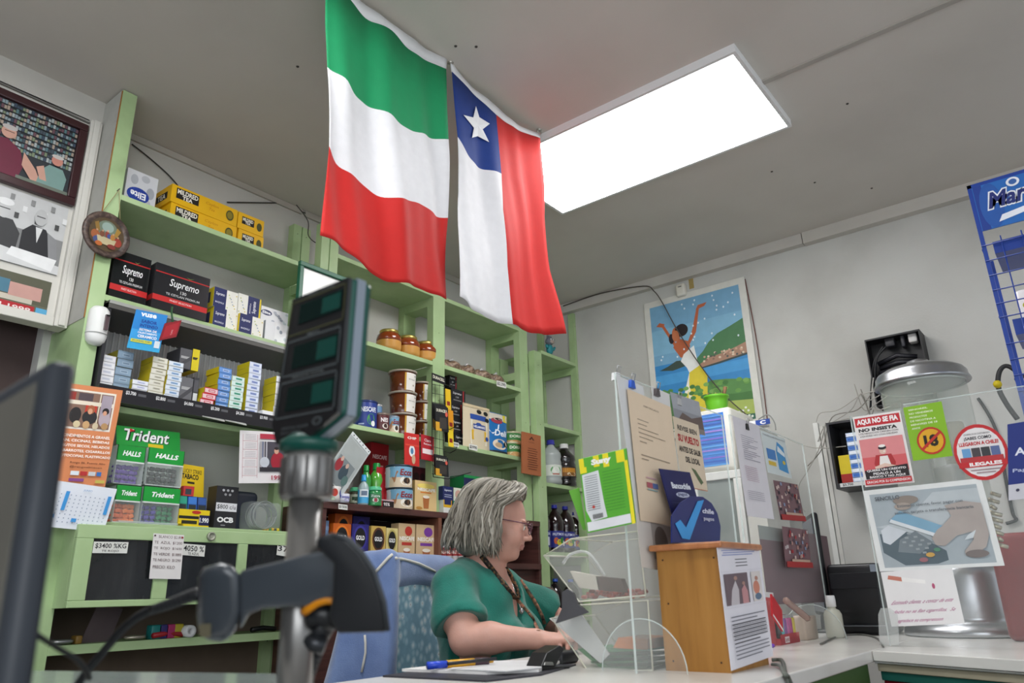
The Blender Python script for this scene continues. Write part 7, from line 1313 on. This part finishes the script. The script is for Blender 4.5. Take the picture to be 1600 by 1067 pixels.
for k in range(14):
    u = k/14*4; i = int(u); p = P[i]+(P[min(i+1, 4)]-P[i])*(u-i); q = P[i]+(P[min(i+1, 4)]-P[i])*(u-i+.12); b.tube([p, q], .0072-.0002*k, mat('202226', .5), 10)
b.build('strain_relief', t)
cable('scanner_cable', 'black cable curving from the scanner handle down to the counter', 'cable', outl([(236, 953), (212, 966), (185, 990), (160, 1020), (138, 1046), (120, 1072)]), .0042, '1d1f23')
t = thing('scanner_stand', 'black bendable stand holding the barcode scanner', 'stand', PD(470, 1066, DS))
b = MB(); b.tube(outl([(512, 958), (498, 985), (488, 1010), (478, 1040), (470, 1075)], DS+.01), .011, sk2, 14, rs=[.014, .013, .011, .0105, .011])
for k in range(9): p0, p1 = PD(494-3.2*k, 992+9*k, DS+.01), PD(493-3.2*k, 996+9*k, DS+.01); b.tube([p0, p1], .0125, mat('222428', .45), 14)
b.build('gooseneck', t)
b = MB(); b.tube(outl([(484, 965), (502, 958), (528, 968)], DS+.0), .012, sk2, 12); b.tube(outl([(476, 1000), (508, 1010)], DS-.005), .008, mat('3a3c40', .3, .5), 10); b.build('cradle', t)
pb = PD(470, 1080, DS+.01); b = MB(); b.lathe([(.05, CT), (.05, CT+.008), (.014, CT+.014), (.012, pb.z)], sk2, 24, (pb.x, pb.y, 0)); b.build('foot', t)
# ================================================================ WOMAN AND CHAIR
class Field:
    def __init__(s, lo, hi, h):
        s.lo = np.array(lo, float); s.h = h; s.n = np.ceil((np.array(hi)-s.lo)/h).astype(int)+1
        s.F = np.full(s.n, .12, np.float32)
    def win(s, c0, c1, pad):
        a = np.maximum(0, np.floor((np.minimum(c0, c1)-pad-s.lo)/s.h).astype(int)); b = np.minimum(s.n, np.ceil((np.maximum(c0, c1)+pad-s.lo)/s.h).astype(int)+1)
        if (b <= a).any(): return None
        g = [s.lo[i]+s.h*np.arange(a[i], b[i]) for i in range(3)]
        X = np.stack(np.meshgrid(*g, indexing='ij'), -1)
        return (slice(a[0], b[0]), slice(a[1], b[1]), slice(a[2], b[2])), X
    def op(s, sl, d, k, mode):
        f = s.F[sl]
        if mode == 'sub':
            d = -d; 
            hh = np.clip(.5-.5*(f-d)/k, 0, 1) if k else 0
            s.F[sl] = np.maximum(f, d) if not k else f*(1-hh)+d*hh+k*hh*(1-hh)
        else:
            hh = np.clip(.5+.5*(f-d)/k, 0, 1); s.F[sl] = f*(1-hh)+d*hh-k*hh*(1-hh)
    def ell(s, c, r, B=None, k=.02, mode='add'):
        c = np.array(c, float); r = np.array(r, float); m = r.max(); w_ = s.win(c-m, c+m, .05)
        if w_ is None: return
        sl, X = w_; p = X-c
        if B is not None: p = p @ B.T
        k0 = np.linalg.norm(p/r, axis=-1); k1 = np.linalg.norm(p/(r*r), axis=-1)+1e-6
        s.op(sl, (k0*(k0-1)/k1).astype(np.float32), k, mode)
    def cap(s, a, b, ra, rb, k=.02, mode='add', flat=None):
        a = np.array(a, float); b = np.array(b, float); m = max(ra, rb); w_ = s.win(np.minimum(a, b)-m, np.maximum(a, b)+m, .05)
        if w_ is None: return
        sl, X = w_; ba = b-a; t = np.clip(((X-a) @ ba)/(ba @ ba), 0, 1); d = np.linalg.norm(X-a-t[..., None]*ba, axis=-1)-(ra+(rb-ra)*t)
        s.op(sl, d.astype(np.float32), k, mode)
    def full(s):
        g = [s.lo[i]+s.h*np.arange(s.n[i]) for i in range(3)]; return np.stack(np.meshgrid(*g, indexing='ij'), -1)
    def val(s, p):
        q = (np.array(p)-s.lo)/s.h; i = np.floor(q).astype(int)
        if (i < 0).any() or (i+1 >= s.n).any(): return .1
        f = q-i; v = 0
        for a in (0, 1):
            for b in (0, 1):
                for c in (0, 1): v += s.F[i[0]+a, i[1]+b, i[2]+c]*(f[0] if a else 1-f[0])*(f[1] if b else 1-f[1])*(f[2] if c else 1-f[2])
        return float(v)
    def mesh(s):
        F = s.F; n = s.n; inside = F < 0
        # cell vertices
        c = [inside[a:n[0]-1+a, b:n[1]-1+b, d:n[2]-1+d] for a in (0, 1) for b in (0, 1) for d in (0, 1)]
        cnt = sum(x.astype(np.int8) for x in c); act = (cnt > 0) & (cnt < 8)
        idx = np.argwhere(act); ids = -np.ones(act.shape, np.int64); ids[act] = np.arange(len(idx))
        P = np.zeros((len(idx), 3)); W = np.zeros(len(idx))
        cor = [(a, b, d) for a in (0, 1) for b in (0, 1) for d in (0, 1)]
        for u in range(8):
            for v in range(u+1, 8):
                if sum(abs(cor[u][i]-cor[v][i]) for i in range(3)) != 1: continue
                A = idx+cor[u]; B_ = idx+cor[v]; fa = F[A[:, 0], A[:, 1], A[:, 2]]; fb_ = F[B_[:, 0], B_[:, 1], B_[:, 2]]
                m = (fa < 0) != (fb_ < 0); t = np.where(m, fa/np.where(m, fa-fb_, 1), 0)[:, None]
                P += np.where(m[:, None], A+(B_-A)*t, 0); W += m
        V_ = P/W[:, None]*s.h+s.lo
        Q = []
        for ax in range(3):
            o = [(0, 0, 0)]*3; e1, e2 = [(1, 2), (2, 0), (0, 1)][ax]
            sl0 = [slice(1, n[i]-1) for i in range(3)]; sl0[ax] = slice(0, n[ax]-1); sl1 = list(sl0); sl1[ax] = slice(1, n[ax])
            a = inside[tuple(sl0)]; b = inside[tuple(sl1)]; ch = np.argwhere(a != b); 
            if not len(ch): continue
            off = np.array([1, 1, 1]); off[ax] = 0; base = ch+off; ins = a[tuple(ch.T)]
            d1 = np.zeros(3, int); d1[e1] = 1; d2 = np.zeros(3, int); d2[e2] = 1
            g = lambda q: ids[q[:, 0], q[:, 1], q[:, 2]]
            q = np.stack([g(base-d1-d2), g(base-d2), g(base), g(base-d1)], 1); q[~ins] = q[~ins][:, ::-1]; Q.append(q)
        return V_, np.concatenate(Q)
    def hit(s, px, py, t0=1.6, t1=3.2, back=0):
        d = ray(px, py); t = t0
        while t < t1:
            v = s.val(V((0, 0, CZ))+d*t)
            if v < .0005: return V((0, 0, CZ))+d*(t-back)
            t += max(.002, v*.6)
        return None
def field_obj(fl, m, name, parent, smooth_it=1, matf=None):
    Vs, Q = fl.mesh(); off = WL[parent]; me = bpy.data.meshes.new(name)
    me.from_pydata([tuple(v) for v in (Vs-np.array(off))], [], [tuple(int(i) for i in q) for q in Q])
    me.polygons.foreach_set('use_smooth', [True]*len(Q))
    for q in (m if isinstance(m, list) else [m]): me.materials.append(q)
    if matf is not None: me.polygons.foreach_set('material_index', matf(Vs, Q))
    me.update(); o = bpy.data.objects.new(name, me); COL.objects.link(o); o.parent = parent; WL[o] = off
    return o
A3 = lambda v: np.array([v[0], v[1], v[2]], float)
SKIN = mat('c8998a', .5, var=.05, scale=25, sss=.12, bump=.05, bscale=200)
N = A3(PD(755, 890, 2.5))
ta = math.radians(-76); tf = np.array([math.cos(ta), math.sin(ta), 0]); tl_v = np.array([-math.sin(ta), math.cos(ta), 0]); tu = np.array([0, 0, 1.])
TB = np.stack([tf, tl_v, tu])
def T(f, l, u): return N+f*tf+l*tl_v+u*tu
Hc = A3(PD(780, 816, 2.5))
ha = math.radians(-55); hp = math.radians(-13)
hf = np.array([math.cos(ha)*math.cos(hp), math.sin(ha)*math.cos(hp), math.sin(hp)]); hl = np.array([-math.sin(ha), math.cos(ha), 0]); hu = np.cross(hf, hl)
HB = np.stack([hf, hl, hu])
def Hd(f, l, u): return Hc+f*hf+l*hl+u*hu
person = thing('person', 'woman with grey hair and glasses in a green blouse seated behind the counter', 'person', (float(N[0]-.05), float(N[1]+.05), 0))
lo = N+np.array([-.55, -.75, -.42]); hi = N+np.array([.42, .38, .36])
sk_ = Field(lo, hi, .0042)
# --- torso under the clothes, neck
sk_.ell(T(.0, 0, -.17), (.115, .17, .20), TB, .03); sk_.ell(T(.005, 0, -.13), (.085, .12, .10), TB, .03)
for s_ in (-1, 1): sk_.cap(T(-.02, 0, -.03), T(-.02, s_*.15, -.06), .055, .055, .04)
sk_.cap(Hd(-.028, 0, -.045), T(-.012, 0, -.035), .051, .062, .03); sk_.cap(Hd(.0, 0, -.07), T(.02, 0, -.06), .042, .05, .03)
# --- head
sk_.ell(Hd(-.014, 0, .028), (.095, .075, .086), HB, .02)
sk_.ell(Hd(.034, 0, -.022), (.057, .06, .082), HB, .02)
sk_.ell(Hd(.026, 0, -.074), (.054, .05, .034), HB, .02)
sk_.ell(Hd(.066, 0, -.094), (.019, .022, .017), HB, .018)
sk_.ell(Hd(.012, 0, -.098), (.05, .042, .024), HB, .02)
for s_ in (-1, 1):
    sk_.ell(Hd(.058, s_*.036, -.036), (.027, .024, .028), HB, .02)
    sk_.ell(Hd(.094, s_*.032, -.002), (.015, .019, .011), HB, .008, 'sub')
    sk_.ell(Hd(.077, s_*.032, -.0035), (.0135, .0155, .0125), HB, .004)
    sk_.ell(Hd(-.006, s_*.076, -.012), (.016, .007, .03), HB, .006)
    sk_.ell(Hd(.0845, s_*.03, .016), (.009, .02, .0055), HB, .008)
sk_.cap(Hd(.083, 0, .008), Hd(.1085, 0, -.031), .0065, .0105, .009)
for s_ in (-1, 1): sk_.ell(Hd(.098, s_*.011, -.036), (.01, .0075, .007), HB, .006)
sk_.ell(Hd(.086, 0, -.053), (.010, .018, .014), HB, .01)
sk_.ell(Hd(.0905, 0, -.0595), (.0085, .021, .0048), HB, .004); sk_.ell(Hd(.0885, 0, -.0695), (.0085, .018, .0055), HB, .004)
sk_.cap(Hd(.103, -.017, -.0648), Hd(.103, .017, -.0648), .0022, .0022, .003, 'sub')
# --- arms
SR, SL = T(-.02, -.185, -.06), T(-.01, .18, -.07)
ER, WR = A3(PD(727, 1006, 2.2)), A3(PD(838, 1001, 2.19)); EL, WLt = A3(PD(892, 1000, 2.62)), A3(PD(885, 1001, 2.30))
for S_, E_, W_ in ((SR, ER, WR), (SL, EL, WLt)):
    E_[2] = max(E_[2], CT+.045); W_[2] = CT+.042
    sk_.cap(S_, S_+(E_-S_)*.5, .056, .053, .03); sk_.cap(S_+(E_-S_)*.5, E_, .053, .043, .03)
    M_ = E_+(W_-E_)*.35; M_[2] += .004
    sk_.cap(E_, M_, .042, .043, .025); sk_.cap(M_, W_, .043, .027, .02)
    d = (W_-E_); d[2] = 0; d /= np.linalg.norm(d); side = np.cross(tu, d)   # left of direction
    inn = 1 if S_ is SR else -1     # thumb side
    palm = W_+d*.05+np.array([0, 0, -.004]); Bh = np.stack([d, side, tu])
    sk_.ell(palm, (.05, .04, .017), Bh, .014); sk_.cap(W_, palm, .025, .02, .015)
    for q, (off, L_) in enumerate(((.03, .068), (.011, .078), (-.009, .073), (-.028, .058))):
        off *= inn; a0 = palm+d*.04+side*off; a1 = a0+d*L_*.42+side*off*.15+np.array([0, 0, .008]); a2 = a1+d*L_*.3+np.array([0, 0, -.012]); a3 = a2+d*L_*.22+np.array([0, 0, -.018])
        sk_.cap(a0, a1, .0098, .009, .004); sk_.cap(a1, a2, .0088, .0082, .002); sk_.cap(a2, a3, .0082, .0072, .002)
    b0 = palm-d*.022+side*inn*.03; b1 = b0+d*.035+side*inn*.024+np.array([0, 0, -.004]); b2 = b1+d*.03+side*inn*.004+np.array([0, 0, -.008])
    sk_.cap(b0, b1, .014, .0105, .008); sk_.cap(b1, b2, .0105, .0085, .002)
lipm = mat('b07a70', .5, var=.03)
def skin_idx(Vs, Q):
    c = Vs[Q].mean(1)-Hc; L_ = c @ HB.T
    lip = (L_[:, 0] > .085) & (abs(L_[:, 1]) < .022) & (L_[:, 2] < -.0555) & (L_[:, 2] > -.0745)
    return lip.astype(int).tolist()
field_obj(sk_, [SKIN, lipm], 'body', person, matf=skin_idx)
# --- eyes
b = MB()
Hm = Matrix(((hf[0], hl[0], hu[0], Hc[0]), (hf[1], hl[1], hu[1], Hc[1]), (hf[2], hl[2], hu[2], Hc[2]), (0, 0, 0, 1)))
b.M = Hm
for s_ in (-1, 1):
    b.blob((.0805, s_*.032, -.003), .0118, .0118, .0118, mat('e6e2dc', .2, var=0), 20, 14)
    b.blob((.0905, s_*.032, -.0045), .0024, .0048, .0048, mat('5a4434', .15, var=0), 14, 8); b.blob((.0921, s_*.032, -.0045), .0012, .0022, .0022, mat('101010', .1, var=0), 12, 6)
b.build('eyes', person)
b = MB(); b.M = Hm
for s_ in (-1, 1):
    b.tube([(.092, s_*.016, .016), (.094, s_*.03, .021), (.086, s_*.046, .017)], .0022, mat('8a7466', .8), 6, rs=[.002, .0026, .001])
    b.tube([(.089, s_*.021, .0035), (.0935, s_*.032, .0065), (.086, s_*.044, .002)], .0012, mat('6a4c42', .7), 5)
b.build('eyebrows', person)
# --- glasses
gfm = mat('5a2238', .25, coat=.5, var=0); b = MB(); b.M = Hm
for s_ in (-1, 1):
    pts = []
    for k in range(25):
        a = 2*math.pi*k/24; ca, sa = math.cos(a), math.sin(a); pts.append((.1105-.006*abs(ca)*(1 if ca > 0 else 0), s_*(.033+.025*ca), -.004+.0185*(abs(sa)**.8)*(1 if sa > 0 else -1)))
    b.tube(pts, .0016, gfm, 6)
    b.tube([(.105, s_*.058, .008), (.08, s_*.073, .008), (.02, s_*.083, .006), (-.012, s_*.083, 0)], .0019, gfm, 6)
b.tube([(.1105, -.009, .0), (.1135, 0, .003), (.1105, .009, .0)], .0016, gfm, 6); t = b.build('glasses', person)
b = MB(); b.M = Hm
for s_ in (-1, 1): b.add([(.1095-.006*max(0, math.cos(2*math.pi*k/20)), s_*(.033+.024*math.cos(2*math.pi*k/20)), -.004+.0175*math.sin(2*math.pi*k/20)) for k in range(20)], [tuple(range(20))], mat('dfe6ea', .05, alpha=.12, var=0))
b.build('lenses', t)
# --- blouse
GRNB = ramp_mat('green_blouse', [(.2, '045a4e'), (.5, '066c5e'), (.8, '0a7c6c')], 9, 4, .8, .25, 260, sheen=.25)
bl_f = Field(N+np.array([-.42, -.42, -.62]), N+np.array([.42, .36, .09]), .005)
bl_f.ell(T(.0, 0, -.2), (.135, .19, .22), TB, .04); bl_f.ell(T(.02, 0, -.44), (.17, .20, .2), TB, .06); bl_f.ell(T(-.05, 0, -.14), (.1, .17, .13), TB, .04); bl_f.ell(T(.01, 0, -.09), (.112, .15, .10), TB, .04)
for s_ in (-1, 1):
    bl_f.ell(T(.10, s_*.075, -.235), (.085, .092, .09), TB, .05)
    bl_f.cap(T(-.035, s_*.03, .004), T(-.02, s_*.14, -.045), .052, .058, .03)
    bl_f.cap(T(-.025, 0, -.032), T(-.02, s_*.17, -.055), .058, .066, .03)
for S_, E_ in ((SR, ER), (SL, EL)):
    d = (E_-S_); L_ = np.linalg.norm(d); d = d/L_; bl_f.cap(S_+d*.01, S_+d*L_*.58, .064, .088, .035); 
    cc = S_+d*(L_*.58+.078); bl_f.ell(cc+d*.03, (.09, .15, .15), np.stack([d, np.cross(d, tl_v)/np.linalg.norm(np.cross(d, tl_v)), np.cross(d, np.cross(d, tl_v))/np.linalg.norm(np.cross(d, np.cross(d, tl_v)))]), .006, 'sub')
X = bl_f.full(); P_ = X-N; f_, l_, u_ = P_ @ tf, P_ @ tl_v, P_ @ tu
# V neck and neck hole
hole = np.maximum(np.sqrt((f_-.0)**2+(l_*.85)**2)-.058-np.clip((u_+.0)*.4, 0, .1), -(u_+.06))
bl_f.F = np.maximum(bl_f.F, -hole.astype(np.float32))
vn = np.maximum(np.abs(l_)-(.004+.05*np.clip((u_+.17)/.14, 0, 1.1)), -(f_-.0)); vn = np.maximum(vn, -(u_+.17))
bl_f.F = np.maximum(bl_f.F, -vn.astype(np.float32))
fold = .003*np.sin((l_*.5-f_)*46+u_*20+1.3*np.sin(u_*17))*np.clip(-u_*8, 0, 1)+.0032*np.abs(np.sin((f_*1.3+l_)*24+u_*26+2*np.sin(u_*11+l_*9)))*np.clip(-u_*8, 0, 1)+.0035*np.sin(l_*38+f_*22+u_*14)*np.clip(-u_*6, 0, 1)+.004*np.sin((f_+l_*.6)*30-u_*34)*np.clip(-u_*4, 0, 1)
bl_f.F = bl_f.F+fold.astype(np.float32)*.9
dR = (ER-SR); dR = dR/np.linalg.norm(dR); pr_ = (X-SR) @ dR
near = np.linalg.norm(X-SR, axis=-1) < .24
bl_f.F = np.where(near, bl_f.F+(.0045*np.abs(np.sin(pr_*34+l_*14+f_*20))*np.clip(pr_*8, 0, 1)).astype(np.float32), bl_f.F)
field_obj(bl_f, GRNB, 'blouse', person)
# --- trousers, legs under the counter
b = MB(); dk_ = mat('23262c', .8)
for s_ in (-1, 1):
    P0, P1, P2, P3 = T(.02, s_*.09, -.58), T(.42, s_*.11, -.55), T(.44, s_*.11, -.98), T(.5, s_*.11, -1.07)
    b.tube([V(P0), V(P0+(P1-P0)*.5), V(P1), V(P1+(P2-P1)*.1), V(P2)], .08, dk_, 14, rs=[.1, .09, .068, .062, .045])
b.blob(tuple(T(.0, 0, -.56)), .17, .18, .12, dk_, 20, 12); b.build('trousers', person)
b = MB()
for s_ in (-1, 1): p = T(.5, s_*.11, 0); b.M = Matrix.Translation((p[0], p[1], .04)) @ Matrix.Rotation(ta, 4, 'Z'); b.blob((0, 0, 0), .13, .05, .04, mat('1a1a1a', .5), 16, 8)
b.build('shoes', person)
# --- hair
hm = [mat(c_, .55, var=.12, scale=60) for c_ in ('989388', '7a756b', '5e594f', 'b2ada2', '868074')]
rg = random.Random(11)
hb = Field(Hc+np.array([-.2, -.2, -.2]), Hc+np.array([.2, .2, .17]), .005)
hb.ell(Hd(-.024, 0, .036), (.108, .092, .092), HB, .02); hb.ell(Hd(-.062, 0, -.03), (.078, .094, .085), HB, .03); hb.ell(Hd(-.085, 0, -.08), (.05, .078, .05), HB, .02)
Xh = hb.full()-Hc; hfv, hlv, huv = Xh @ hf, Xh @ hl, Xh @ hu
facecut = np.minimum(hfv-(-.022+np.clip(huv, 0, .1)*.75), .07-huv+hfv*.2)   # front of ear line and below the hairline
hb.F = np.maximum(hb.F, facecut.astype(np.float32))
hair = field_obj(hb, mat('7d786f', .7, var=.15, scale=40), 'hair', person)
b = MB(); b.M = Hm
def scalp(phi, th, ex=0):
    # phi azimuth from front (0) to back (pi); th polar from the crown
    r = (.112+ex, .094+ex, .097+ex); c = (-.022, 0, .036)
    return [c[0]+r[0]*math.sin(th)*math.cos(phi), r[1]*math.sin(th)*math.sin(phi), c[2]+r[2]*math.cos(th)]
for k in range(760):
    side = 1 if k % 2 else -1
    phi0 = math.pi*(rg.random()**1.25); back = phi0/math.pi
    ex = rg.uniform(-.002, .02); n = 18; amp = rg.uniform(.004, .011); ph = rg.uniform(0, 6.28); fr = rg.uniform(8, 15)
    tgt = max(phi0, 1.42+rg.uniform(-.08, .5)); endu = rg.uniform(-.12, -.07)-.012*back; pts = []
    for j in range(n+1):
        t_ = j/n
        if t_ < .58:
            q = t_/.58; th = .06+q*1.46; az = side*(phi0+(tgt-phi0)*q**1.1); p = scalp(az, th, ex*(.3+.7*q)); p[0] += (.05-.07*back)*(1-q)**1.2
            if q < .5 and phi0 < .9: p[2] += .004
        else:
            q = (t_-.58)/.42; az = side*tgt; base = scalp(az, 1.52, ex)
            fl = .014*math.sin(q*math.pi*.85)
            p = [base[0]+fl*math.cos(az)-.006*q, base[1]+side*(fl*.7-.014*q*q+.012*max(0, q-.75)*rg.uniform(-2, 3)), base[2]+(endu-base[2])*q]
            if tgt < 2.0: p[0] += .03*q*q
            p[0] += .006*max(0, q-.6)*math.cos(ph)*4; 
        w_ = amp*math.sin(t_*fr+ph)*min(1, t_*2); p[0] += w_; p[1] += side*w_*.5; p[2] += w_*.25
        pts.append(p)
    pts = [p for p in pts if not (p[0] > .045 and p[2] < .06)]
    if len(pts) < 6: continue
    r0 = rg.uniform(.0022, .0042); b.tube(pts, r0, hm[rg.choice([0, 0, 1, 1, 1, 2, 2, 3, 4, 4])], 5, rs=[r0*(.5+.6*math.sin(math.pi*min(1, (i+.5)/len(pts)))**.5)*(1 if i < len(pts)-1 else .25) for i in range(len(pts))])
b.build('hair_locks', hair)
# --- lanyard, necklace
leo = ramp_mat('leopard_print', [(.35, '17120f'), (.5, '2a211a'), (.62, '8a6238'), (.72, '2a1c14')], 90, 2, .7, 0)
flo = ramp_mat('floral_ribbon', [(.3, '1c1a20'), (.5, '8a6a50'), (.62, 'c87a60'), (.75, '3a5a50')], 60, 2, .7, 0)
def ribbon(flds, pts, w_, m, name, parent, lift=.004):
    P = []
    for q in pts:
        c = [h for h in (fl.hit(*q, back=lift) for fl in flds) if h is not None]
        if c: P.append(min(c, key=lambda v: (v-V((0, 0, CZ))).length))
    b = MB(); vs = []; fs = []
    for i, p in enumerate(P):
        d = (P[min(i+1, len(P)-1)]-P[max(i-1, 0)]).normalized(); sdir = d.cross(FWD).normalized()*w_/2; vs += [p-sdir, p+sdir]
    for i in range(len(P)-1): fs.append((2*i, 2*i+1, 2*i+3, 2*i+2))
    b.add(vs, fs, m, True); o = b.build(name, parent); o.modifiers.new('thickness', 'SOLIDIFY').thickness = .0015; return P
L1_ = [(752, 868), (760, 878), (768, 888), (776, 899), (784, 910), (793, 920), (801, 930), (808, 936)]
ribbon([bl_f, sk_], L1_, .017, leo, 'collar_band', person)
ribbon([bl_f, sk_], [(800, 884), (806, 895), (813, 906), (820, 916), (827, 926), (834, 937), (841, 950), (847, 962), (851, 975)], .012, flo, 'lanyard', person)
ribbon([bl_f, sk_], [(790, 886), (797, 896), (803, 908), (808, 920), (811, 932), (808, 938)], .012, leo, 'collar_edge', person)
ribbon([bl_f, sk_], [(808, 936), (816, 946), (824, 955), (832, 965), (837, 975), (841, 984)], .011, flo, 'lanyard', person)
P_ = [sk_.hit(*q, back=.003) for q in ((792, 888), (796, 900), (801, 914), (806, 928), (811, 942))]; P_ = [p for p in P_ if p is not None]
q_ = bl_f.hit(815, 955, back=.005)
if q_ is not None:
    b = MB(); P_ = [p for p in P_ if True]+[q_]; b.tube([min((p, bl_f.hit(*c_, back=.004) or p), key=lambda v: (v-V((0, 0, CZ))).length) for p, c_ in zip(P_, ((792, 888), (796, 900), (801, 914), (806, 928), (811, 942), (815, 955)))], .0012, mat('c8c8c8', .25, .9), 6); ch_ = b.build('necklace', person)
    b = MB(); b.blob(tuple(q_), .006, .006, .01, mat('b8b8ba', .25, .8), 10, 8); b.box(q_.x-.009, q_.x+.009, q_.y-.003, q_.y+.003, q_.z-.001, q_.z+.003, mat('b8b8ba', .25, .8)); b.build('pendant', ch_)
# ---------------------------------------------------------------- chair
chair = thing('office_chair', 'chair with a blue flower patterned back cushion behind the woman', 'chair', tuple(V((T(-.05, 0, 0)[0], T(-.05, 0, 0)[1], 0))))
pat = bpy.data.materials.new('blue_flower_fabric'); pat.use_nodes = True; nt = pat.node_tree; bs = nt.nodes['Principled BSDF']; LK = nt.links.new
tc = nt.nodes.new('ShaderNodeTexCoord'); v1 = nt.nodes.new('ShaderNodeTexVoronoi'); v1.inputs['Scale'].default_value = 36; v1.inputs['Randomness'].default_value = .9
r1 = nt.nodes.new('ShaderNodeValToRGB'); e = r1.color_ramp.elements; e[0].position = .0; e[0].color = (*hexc('8a7a7c'), 1); e[1].position = .62; e[1].color = (*hexc('86abc0'), 1)
for p_, h_ in ((.16, 'e4ecf0'), (.34, 'b8d0dc'), (.5, '98bccd')): k_e = e.new(p_); k_e.color = (*hexc(h_), 1)
nz = nt.nodes.new('ShaderNodeTexNoise'); nz.inputs['Scale'].default_value = 55; mx_ = nt.nodes.new('ShaderNodeMixRGB'); mx_.blend_type = 'OVERLAY'; mx_.inputs[0].default_value = .15
LK(tc.outputs['Object'], v1.inputs['Vector']); LK(v1.outputs['Distance'], r1.inputs[0]); LK(tc.outputs['Object'], nz.inputs['Vector']); LK(r1.outputs[0], mx_.inputs[1]); LK(nz.outputs['Fac'], mx_.inputs[2]); LK(mx_.outputs[0], bs.inputs['Base Color']); bs.inputs['Roughness'].default_value = .85
cf = Field(N+np.array([-.55, -.35, -.66]), N+np.array([.45, .6, .2]), .008)
def rboxf(F_, c, hs, r, k=.01, Bm=TB):
    c = np.array(c); w_ = F_.win(c-max(hs), c+max(hs), .05); sl, Xw = w_; p = np.abs((Xw-c) @ Bm.T)-(np.array(hs)-r)
    d = np.linalg.norm(np.maximum(p, 0), axis=-1)+np.minimum(p.max(-1), 0)-r; F_.op(sl, d.astype(np.float32), k, 'add')
rboxf(cf, T(-.255, -.0, -.26), (.04, .215, .315), .035)
field_obj(cf, pat, 'back_cushion', chair)
b = MB(); sc = T(-.0, 0, -.68); b.M = Matrix.Translation((sc[0], sc[1], sc[2])) @ Matrix.Rotation(ta, 4, 'Z'); b.rbox(-.26, .24, -.25, .25, -.05, .03, .03, mat('17171a', .8)); b.build('seat', chair)
b = MB(); b.tube([V(T(-.24, 0, -.69)), V(T(-.32, 0, -.66)), V(T(-.32, 0, -.4))], .02, mat('17171a', .5), 10); b.build('back_support', chair)
b = MB(); b.lathe([(.028, .08), (.028, sc[2]-.04)], mat('2a2a2c', .4), 16, (sc[0], sc[1], 0)); b.build('column', chair)
for k in range(5):
    a = 2*math.pi*k/5+.3; b = MB(); b.tube([(sc[0], sc[1], .1), (sc[0]+.26*math.cos(a), sc[1]+.26*math.sin(a), .07)], .018, mat('1b1b1d', .4), 8); o = b.build('leg', chair)
    b = MB(); b.blob((sc[0]+.26*math.cos(a), sc[1]+.26*math.sin(a), .028), .026, .026, .028, mat('141414', .5), 12, 8); b.build('caster', o)
# jacket draped over the back
JK = ramp_mat('blue_fleece', [(.2, '5a6f9c'), (.5, '6a80ae'), (.8, '7c92bc')], 12, 6, .95, .3, 300, sheen=.5)
jf = Field(N+np.array([-.62, -.45, -.62]), N+np.array([.45, .65, .2]), .007)
rboxf(jf, T(-.262, -.0, .0), (.06, .235, .062), .05)
rboxf(jf, T(-.31, -.02, -.2), (.03, .22, .25), .028)
rboxf(jf, T(-.265, -.245, -.2), (.075, .03, .26), .028, .03)
jf.cap(T(-.27, -.245, .0), T(-.37, -.27, -.42), .05, .075, .04); jf.cap(T(-.22, -.24, .03), T(-.235, -.26, -.42), .03, .035, .03)
X = jf.full()-N; f_, l_, u_ = X @ tf, X @ tl_v, X @ tu
jf.F = jf.F+(.006*np.sin(f_*70+l_*25+np.sin(u_*9)*1.2)*np.clip(-u_*5+.2, .1, 1)).astype(np.float32)
jt = thing('jacket', 'blue fleece jacket with white piping draped over the chair back', 'jacket', tuple(V(T(-.3, -.05, -.5)))); field_obj(jf, JK, 'cloth', jt)
def piping(pts, r, nm):
    P = [h for h in (jf.hit(*q, back=.003) or cf.hit(*q, back=.004) for q in pts) if h is not None]
    if len(P) > 2: b = MB(); b.tube(P, r, mat('cfccc4', .8), 6); b.build(nm, jt)
piping([(582, 898), (590, 890), (598, 881), (606, 872), (613, 866)], .005, 'piping')
piping([(618, 872), (630, 874), (642, 877), (655, 881), (668, 887), (680, 893)], .005, 'piping')
piping([(570, 992), (571, 1005), (571, 1020), (568, 1035), (565, 1050)], .004, 'piping')
# brown bag behind her on the right
p = PD(845, 925, 3.0); b = MB(); b.M = Matrix.Translation(p) @ Matrix.Rotation(.3, 4, 'Z'); b.rbox(-.09, .10, -.06, .06, -.7, .02, .05, mat('4a3430', .5), 4); tag(b.build('brown_case', loc=(p.x, p.y, p.z-.7)), 'dark brown soft case standing behind the woman on the right', 'case')
